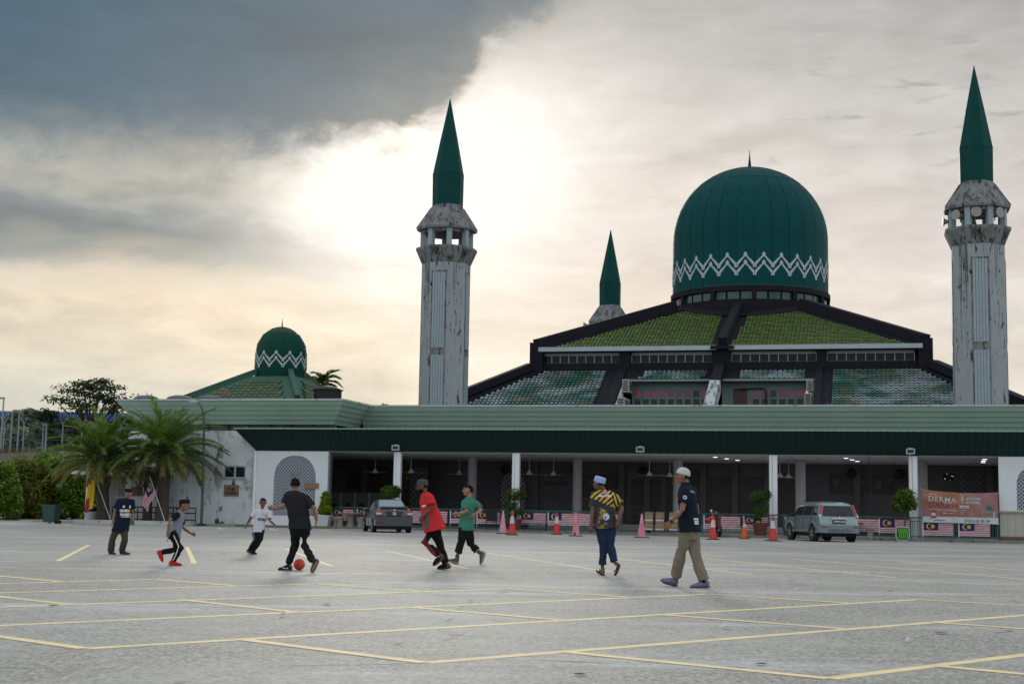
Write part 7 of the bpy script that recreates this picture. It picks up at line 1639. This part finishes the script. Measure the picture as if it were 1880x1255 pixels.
# 2 boy running right in grey vest with black sleeves
def raglan():
    m = bpy.data.materials.new('grey_front_black_sleeve_cloth'); return m
grey_v = cloth('grey_lilac_cloth', (.26, .27, .36), (.20, .21, .29))
g2 = person('boy crouching into a run, grey shirt with black sleeves and red shoes', (325, 1038), 1.36,
    dict(head=(336, 928.5, -.02), neck=(330.5, 940.5, 0), shL=(322.5, 946.5, -.16), elL=(309.5, 955.5, -.24), wrL=(307, 976, -.22), haL=(307, 983.5, -.20), shR=(330.5, 950, .15), elR=(332.5, 968, .22), wrR=(350, 980.5, .16), haR=(355.5, 982.3, .14),
         hip=(318, 980, 0), knL=(331.2, 1007, -.06), anL=(318.0, 1029, -.04), toL=(333.5, 1037.6, -.06), heL=(310.5, 1036.5, -.03), knR=(322, 1009, .12), anR=(297.5, 1013.3, .14), toR=(297.5, 1031.0, .10), heR=(288.5, 1012.5, .16)),
    (.97, -.22, -.1), (.93, -.35, 0), skin_a, grey_v, cloth('black_track_cloth', (.012, .012, .013)), ('shoe', cloth('bright_red_mesh', (.55, .03, .025)), mat('red_sole', (.42, .03, .03), .6)), ('songkok', blk, .05, .85), hs=.205, width=.9, shirt_len=.06, loose=.95, cuff=.060, seed=2, curl=.9, sleeve=.1)
e = MB()
for q in 'LR':
    S_, E_ = g2.P['sh' + q], g2.P['el' + q]; e2 = MB(); e2.ball(S_, .075 * g2.k, 12, 8); e2.tube([S_, S_.lerp(E_, .35), S_.lerp(E_, .72)], [.078 * g2.k, .078 * g2.k, .076 * g2.k], 14); fuse(e2, 'sleeve', blk, g2.root, .010, 2, .006, 14, 3)
stripe(g2, g2.pants, [(321, 983, 0), (329.5, 1003, 0), (324, 1020, 0), (319.5, 1028, 0)], ink_w, .016)
bl = MB(); w_ = g2.P['haL']; bl.tube([w_ + Vector((0, 0, .02)), w_ + Vector((.01, -.02, -.06)), w_ + Vector((-.01, -.01, -.10))], .008, 6); o = link('wrist_strap', bl.mesh('wrist_strap', mat('teal_cord', (.03, .20, .25), .6)), g2.root)
# 3 small boy in white jersey
g3 = person('small boy in white jersey with black leggings, facing the ball', (463, 1017.5), 1.25,
    dict(head=(480.5, 924.5, -.02), neck=(479.5, 935.8, 0), shL=(467.5, 940.5, 0), elL=(457.5, 953.5, -.03), wrL=(451.5, 966, -.08), haL=(448.8, 971, -.1), shR=(491, 941, .02), elR=(493.5, 956.5, 0), wrR=(503, 964.3, -.05), haR=(507.5, 969.5, -.06),
         hip=(473, 974, .0), knL=(468.2, 991, -.06), anL=(457.5, 1010, .0), toL=(461.0, 1017.8, -.15), heL=(452.5, 1012.5, .05), knR=(478, 991.5, -.06), anR=(464.5, 1012, .02), toR=(471.0, 1018.3, -.10), heR=(461.5, 1016, .08)),
    (.05, -1, 0), (.10, -1, 0), skin_b, white_c, blk, ('shoe', cloth('black_sport_shoe', (.015, .015, .02)), mat('white_sole', (.55, .55, .55), .6)), ('hair', hair_m), hs=.20, width=.95, shirt_len=.04, loose=1.05, cuff=.056, seed=3, sleeve=.75)
print_text(g3, g3.shirt, 'AON', .085, (479.5, 954.3, -.1), ink_k, (-.1, 1, 0), .05, .12)
trim = cloth('pink_trim_cloth', (.48, .05, .10))
for q in 'LR':
    S_, E_ = g3.P['sh' + q], g3.P['el' + q]; e = MB(); e.tube([S_.lerp(E_, .70), S_.lerp(E_, .82)], [.073 * g3.k, .074 * g3.k], 14); link('cuff', e.mesh('cuff', trim, smooth=50), g3.shirt)
e = MB(); Nk = g3.P['neck']; e.tube([Nk + g3.A * (.064 * g3.k * cos(q)) + g3.Fw * (.066 * g3.k * sin(q)) - Vector((0, 0, .012)) for q in [i * pi / 8 for i in range(17)]], .008, 6); link('neck_trim', e.mesh('neck_trim', trim), g3.shirt)
print_poly(g3, g3.shirt, [[(-.003, -.05), (.003, -.05), (.003, .05), (-.003, .05)]], (480.3, 944, -.1), trim, (-.1, 1, 0)); print_poly(g3, g3.shirt, [[(-.014, -.016), (.014, -.016), (.014, .016), (-.014, .016)]], (486, 946.5, -.1), mat('grey_badge_ink', (.30, .32, .38), .6), (-.1, 1, 0))
stripe(g3, g3.pants, [(465.5, 977, 0), (467, 986, 0), (467, 993, 0)], mat('grey_leg_stripe', (.18, .22, .26), .7), .02)
# 4 teenager in black seen from behind, with the ball
g4 = person('teenager in black t-shirt and trousers seen from behind with the ball at his feet', (530, 1047), 1.60,
    dict(head=(539, 891.5, .02), neck=(540, 904.5, .0), shL=(525.5, 912, 0), elL=(519.5, 931.5, -.02), wrL=(501, 935.5, .02), haL=(493.5, 934.8, .03), shR=(560.5, 917.5, .0), elR=(575.5, 936, -.03), wrR=(579, 957, -.02), haR=(577.5, 965, 0),
         hip=(549.5, 969.5, 0), knL=(541, 1001, .06), anL=(530, 1034, .0), toL=(512, 1046.3, .12), heL=(535.5, 1046.3, -.02), knR=(557.5, 1002, -.12), anR=(573.0, 1029, -.48), toR=(572.5, 1050.3, -.58), heR=(583.0, 1029.5, -.62)),
    (-.25, .97, 0), (-.15, .99, 0), skin_a, blk2, cloth('black_jogger_cloth', (.011, .011, .012)), ('shoe', cloth('navy_suede', (.012, .018, .045)), mat('brown_gum_sole', (.085, .06, .045), .7)), ('hair', hair_m), hs=.205, width=1.06, shirt_len=.03, loose=1.08, cuff=.060, seed=4, curl=.8, sleeve=.7)
for q in 'LR':
    T_, He, An = (g4.P[a + q] for a in ('to', 'he', 'an')); e = MB(); c = He.lerp(T_, .35) + (An - He) * .35; s_ = Vector((0, -.048, 0)); e.tube([c + s_ + (T_ - He) * -.18, c + s_ * 1.05 + (T_ - He) * .02 - (An - He) * .08, c + s_ + (T_ - He) * .25 + (An - He) * .05], .006, 6); link('shoe_mark', e.mesh('shoe_mark', ink_w), g4.root)
# the ball
bp0 = gnd(549, 1046); ball = thing('football', 'bright orange-red football on the ground between the teenager\'s feet', 'ball', (bp0.x, bp0.y, 0), None, 'W'); R = .098
mb = MB(); mb.ball((0, 0, R), R, 24, 16); link('ball_skin', mb.mesh('ball_skin', mat('orange_red_ball', (.62, .065, .02), .4, (.55, .05, .018), 14, stains=[((.25, .03, .015), .62, .05, 22, (1, 1, 1))]), smooth=60), ball)
mb = MB()
for nx in ((1, 0, 0), (0, 1, 0), (0, 0, 1), (.6, .6, .5), (-.6, .6, .5)):
    n_ = Vector(nx).normalized(); a = n_.orthogonal().normalized(); b = n_.cross(a); mb.tube([Vector((0, 0, R)) + (a * cos(q) + b * sin(q)) * (R - .0008) for q in [i * 2 * pi / 40 for i in range(41)]], .0022, 5)
link('seam', mb.mesh('seam', mat('dark_ball_seam', (.20, .02, .01), .6)), ball)
# 5 man in red shirt running left
g5 = person('bearded man in red t-shirt and striped black trousers running left, grey cap', (815, 1045), 1.66,
    dict(head=(774.5, 895.5, 0), neck=(780, 908.5, 0), shL=(787.5, 917, -.17), elL=(792, 934.5, -.24), wrL=(776.5, 949, -.20), haL=(772.8, 957, -.18), shR=(778.5, 917, .16), elR=(783, 936, .24), wrR=(778, 951, .18), haR=(775.5, 960, .14),
         hip=(797.5, 968, 0), knL=(779.5, 997, -.10), anL=(805.5, 1018, -.14), toL=(796.5, 1039.0, -.12), heL=(815.5, 1023.5, -.16), knR=(808.5, 1003, .08), anR=(818, 1033, .06), toR=(803.0, 1045.2, .05), heR=(828.0, 1041.0, .07)),
    (-1, -.12, 0), (-.97, -.2, 0), skin_b, None or cloth('bright_red_shirt_cloth', (.56, .034, .036), (.48, .028, .03)), cloth('black_track_trousers', (.012, .012, .014)), ('clog', cloth('black_clog_rubber', (.014, .014, .014)), mat('black_clog_sole', (.02, .02, .02), .7)), ('peak', cloth('grey_camouflage_cloth', (.085, .09, .075), (.045, .05, .045)), .12), hs=.215, width=1.12, shirt_len=.06, loose=1.22, cuff=.072, seed=5, beard=True, glasses=True, sleeve=.72, headtilt=-.1, belly=.025)
for k_, o_ in enumerate((0, 3.2, 6.4)): stripe(g5, g5.pants, [(778.0 + o_, 974, 0), (774.8 + o_, 992 - o_ * .4, 0), (777.5 + o_, 1001 - o_ * .5, 0), (794 + o_ * .5, 1014 - o_ * .4, 0), (800.5, 1019 - o_ * .4, 0)], mat('crimson_stripe', (.40, .02, .05), .7) if k_ == 0 else MATS['crimson_stripe'], .013)
print_poly(g5, g5.shirt, [[(-.05, -.16), (.06, -.20), (.05, .02), (-.05, .02)]], (783.5, 948, -.2), cloth('grey_pattern_print', (.13, .10, .10)), (.12, 1, 0)); print_poly(g5, g5.shirt, [[(-.05, -.02), (.07, .0), (.05, .03), (-.05, .02)]], (776.5, 931, -.2), ink_w, (.3, 1, 0)); print_poly(g5, g5.shirt, [[(-.04, -.05), (.06, -.08), (.03, .06), (-.03, .05)]], (780, 966, -.2), MATS['grey_pattern_print'], (.2, 1, 0))
# 6 boy in green shirt running left
g6 = person('boy in green t-shirt and dark cropped trousers jogging left with bent arms', (834, 1034.3), 1.60,
    dict(head=(858.5, 902.5, 0), neck=(860.5, 915.5, 0), shL=(852.5, 925.5, -.10), elL=(855.5, 941.5, -.17), wrL=(841.5, 944.2, -.20), haL=(836.5, 945.0, -.21), shR=(873, 926, .10), elR=(882.0, 938.5, -.02), wrR=(871.5, 945.5, -.14), haR=(867.5, 948, -.16),
         hip=(855.0, 972, 0), knL=(846.5, 997, -.03), anL=(839.5, 1020, 0), toL=(823.5, 1029.5, 0), heL=(841.0, 1034.0, .0), knR=(864, 1000, .04), anR=(878.0, 1013, .0), toR=(883, 1035.5, .0), heR=(890.0, 1014.5, -.02)),
    (-.95, -.28, 0), (-.75, .66, 0), skin_c, cloth('sea_green_shirt_cloth', (.055, .22, .16), (.045, .17, .12)), cloth('black_cropped_trousers', (.013, .013, .016)), ('shoe', cloth('grey_sport_mesh', (.10, .11, .12)), mat('light_grey_sole', (.34, .35, .37), .6)), ('hair', hair_m), hs=.215, width=.98, shirt_len=.02, loose=1.05, cuff=.082, seed=6, pant_cut=.80, sleeve=.68)
for q in 'LR':
    e = MB(); K_, An = g6.P['kn' + q], g6.P['an' + q]; e.tube([K_.lerp(An, .92), An, An + (An - K_).normalized() * .03], [.040 * g6.k] * 3, 12); link('sock', e.mesh('sock', blk, smooth=60), g6.root)
# 7 man in black and yellow striped shirt, seen from behind
def tiger_mat():
    m = bpy.data.materials.new('yellow_black_tiger_print'); m.use_nodes = True; MATS[m.name] = m; h = N(m.node_tree); b = m.node_tree.nodes['Principled BSDF']
    t = h.node('ShaderNodeTexCoord').outputs['Object']; s_ = h.node('ShaderNodeSeparateXYZ'); h.put(s_.inputs[0], t); x, z = s_.outputs[0], s_.outputs[2]
    wv = h.node('ShaderNodeTexWave', wave_type='BANDS', bands_direction='Z'); mp_ = h.node('ShaderNodeMapping'); h.put(mp_.inputs[0], t); mp_.inputs['Rotation'].default_value = (0, .75, 0); h.put(wv.inputs['Vector'], mp_.outputs[0]); wv.inputs['Scale'].default_value = 4.6; wv.inputs['Distortion'].default_value = 2.8; wv.inputs['Detail'].default_value = 2; wv.inputs['Detail Scale'].default_value = 2.2
    wv2 = h.node('ShaderNodeTexWave', wave_type='BANDS', bands_direction='X'); mp2_ = h.node('ShaderNodeMapping'); h.put(mp2_.inputs[0], t); mp2_.inputs['Rotation'].default_value = (0, .35, 0); h.put(wv2.inputs['Vector'], mp2_.outputs[0]); wv2.inputs['Scale'].default_value = 5.0; wv2.inputs['Distortion'].default_value = 5.0; wv2.inputs['Detail'].default_value = 3; wv2.inputs['Detail Scale'].default_value = 1.6
    f = h.mix(h.ss(x, .02, .10), wv.outputs['Fac'], wv2.outputs['Fac']); f = h.ss(f, .54, .64)
    c = h.mix(f, (.012, .012, .016), (.60, .38, .02))
    edge_ = h.m('ADD', z, h.m('MULTIPLY', x, .42)); c = h.mix(h.ss(edge_, 1.20, 1.17), c, (.014, .016, .026))
    gold = h.m('MULTIPLY', h.ss(h.noise(t, 9, 3), .52, .58), h.m('MULTIPLY', h.ss(edge_, 1.12, 1.05), h.ss(h.m('ABSOLUTE', h.m('SUBTRACT', x, .08)), .11, .14))); c = h.mix(gold, c, (.26, .16, .04))
    h.put(b.inputs['Base Color'], c); b.inputs['Roughness'].default_value = .7; return m
jean = cloth('dark_blue_denim', (.022, .042, .085), (.014, .026, .055))
g7 = person('man in yellow and black striped shirt, jeans and light blue cap walking away', (1118, 1055.8), 1.72,
    dict(head=(1101.5, 890, -.02), neck=(1108, 902.5, 0), shL=(1092.5, 912.5, -.02), elL=(1089.5, 940, -.06), wrL=(1085.5, 965, -.10), haL=(1085, 974, -.11), shR=(1130.0, 914.5, .02), elR=(1142.5, 933.5, -.06), wrR=(1135.5, 958, -.12), haR=(1133.0, 966.5, -.12),
         hip=(1112, 966, 0), knL=(1108.5, 1001, .02), anL=(1106.0, 1039, .02), toL=(1094.8, 1047.5, .05), heL=(1108.8, 1055.5, -.02), knR=(1121.0, 1003.5, .0), anR=(1128.5, 1033, -.06), toR=(1129.5, 1055.8, .0), heR=(1137.5, 1037.5, -.10)),
    (-.85, .50, 0), (-.22, .97, 0), skin_b, tiger_mat(), jean, ('sandal', black_pl, mat('black_slipper_sole', (.02, .018, .018), .8)), ('songkok', cloth('light_blue_cap_cloth', (.33, .44, .76), (.28, .39, .69)), .30, 1.0), hs=.215, width=1.08, shirt_len=.05, loose=1.12, cuff=.070, seed=7, pant_cut=.93, sleeve=.68)
lk7 = (.1, 1, 0)
print_text(g7, g7.shirt, 'MALAYSIA', .050, (1112, 912.5, -.1), ink_w, (-.05, 1, 0), .06); print_poly(g7, g7.shirt, [[(-.045, -.02), (.045, -.02), (.045, .025), (-.045, .025)]], (1112, 906.5, -.1), mat('pink_badge_ink', (.45, .22, .36), .6), (-.05, 1, 0))
print_poly(g7, g7.shirt, [[(.058 * cos(q), .058 * sin(q)) for q in [i * pi / 9 for i in range(18)]]], (1113.5, 950, -.1), mat('pale_blue_badge_ink', (.50, .58, .68), .6), (.0, 1, 0)); print_poly(g7, g7.shirt, [[(-.02, -.03), (.005, -.03), (.005, .03), (-.02, .03)], [(.015, -.02), (.035, -.02), (.035, .01), (.015, .01)]], (1113.5, 950, -.16), navy, (0, 1, 0)); print_poly(g7, g7.shirt, [[(-.02, -.006), (.02, -.012), (.02, .0), (-.02, .008)]], (1108.5, 937.5, -.1), ink_w, (0, 1, 0))
# 8 man in white cap, navy polo, khaki trousers walking left
g8 = person('man in white knitted cap, navy polo shirt and khaki trousers walking left', (1270, 1078.8), 1.74,
    dict(head=(1256.5, 877.5, 0), neck=(1262.5, 893, 0), shL=(1261.5, 906.5, -.17), elL=(1254.5, 938.5, -.22), wrL=(1232.5, 961, -.20), haL=(1226.5, 969.5, -.19), shR=(1273.5, 905.5, .17), elR=(1280.5, 937, .24), wrR=(1281.0, 962, .20), haR=(1279.5, 970, .20),
         hip=(1268.5, 972, 0), knL=(1251.5, 1013.5, .08), anL=(1241.5, 1057.5, .30), toL=(1214.5, 1066.0, .42), heL=(1242.8, 1074.8, .36), knR=(1277.5, 1021, .06), anR=(1291.5, 1065, .04), toR=(1268.0, 1078.8, .03), heR=(1301.5, 1077.0, .05)),
    (-1, .05, 0), (-.93, .36, 0), skin_a, navy, cloth('khaki_trouser_cloth', (.235, .205, .155), (.19, .165, .12)), ('shoe', cloth('lavender_shoe_canvas', (.20, .17, .31), (.165, .14, .25)), mat('brown_sole', (.06, .04, .04), .7)), ('skull', cloth('white_knit_cap', (.52, .55, .53), (.42, .45, .43)), .22), hs=.22, width=1.02, shirt_len=.05, loose=1.10, cuff=.082, seed=8, sleeve=.62, headtilt=.05)
for q in 'LR':
    e = MB(); K_, An = g8.P['kn' + q], g8.P['an' + q]; e.tube([K_.lerp(An, .93), An, An + (An - K_).normalized() * .04], [.044 * g8.k] * 3, 12); link('sock', e.mesh('sock', blk, smooth=60), g8.root)
W_ = g8.P['wrL']; E_ = g8.P['elL']; e = MB(); dv = (W_ - E_).normalized(); e.tube([W_ - dv * .035, W_ - dv * .005], [.035, .034], 14); link('watch_strap', e.mesh('watch_strap', black_pl), g8.root); e = MB(); e.ball(W_ - dv * .03 + Vector((-.02, -.02, .026)), (.018, .018, .012), 10, 6); link('watch_face', e.mesh('watch_face', chrome), g8.root)
print_poly(g8, g8.shirt, [[(.030 * cos(q), .030 * sin(q)) for q in [i * pi / 8 for i in range(16)]]], (1252.5 + 6.5, 915.5, -.2), mat('white_round_badge', (.55, .60, .66), .6), (.0, 1, 0)); print_poly(g8, g8.shirt, [[(.006 + .014 * cos(q), .014 * sin(q)) for q in [i * pi / 6 for i in range(12)]]], (1259, 915.5, -.27), navy, (0, 1, 0))
print_text(g8, g8.shirt, 'POLO', .045, (1273.5, 905.5, -.1), mat('grey_blue_ink', (.30, .34, .44), .6), (-.15, 1, 0), .05)
for dz, L in ((0, .11), (4.2, .10), (8.2, .10)): print_poly(g8, g8.shirt, [[(-L / 2, -.010), (L / 2, -.014), (L / 2, .010), (-L / 2, .012)]], (1279.0, 954.5 + dz, -.1), ink_w, (-.25, 1, 0))
e = MB(); Nk = g8.P['neck']
e.tube([Nk + g8.A * (.073 * cos(q)) + g8.Fw * (.072 * sin(q)) + Vector((0, 0, .012)) for q in [i * pi / 8 for i in range(17)]], [(.022, .008)] * 17, 6, ref=(0, 0, 1)); link('polo_collar', e.mesh('polo_collar', navy), g8.shirt)
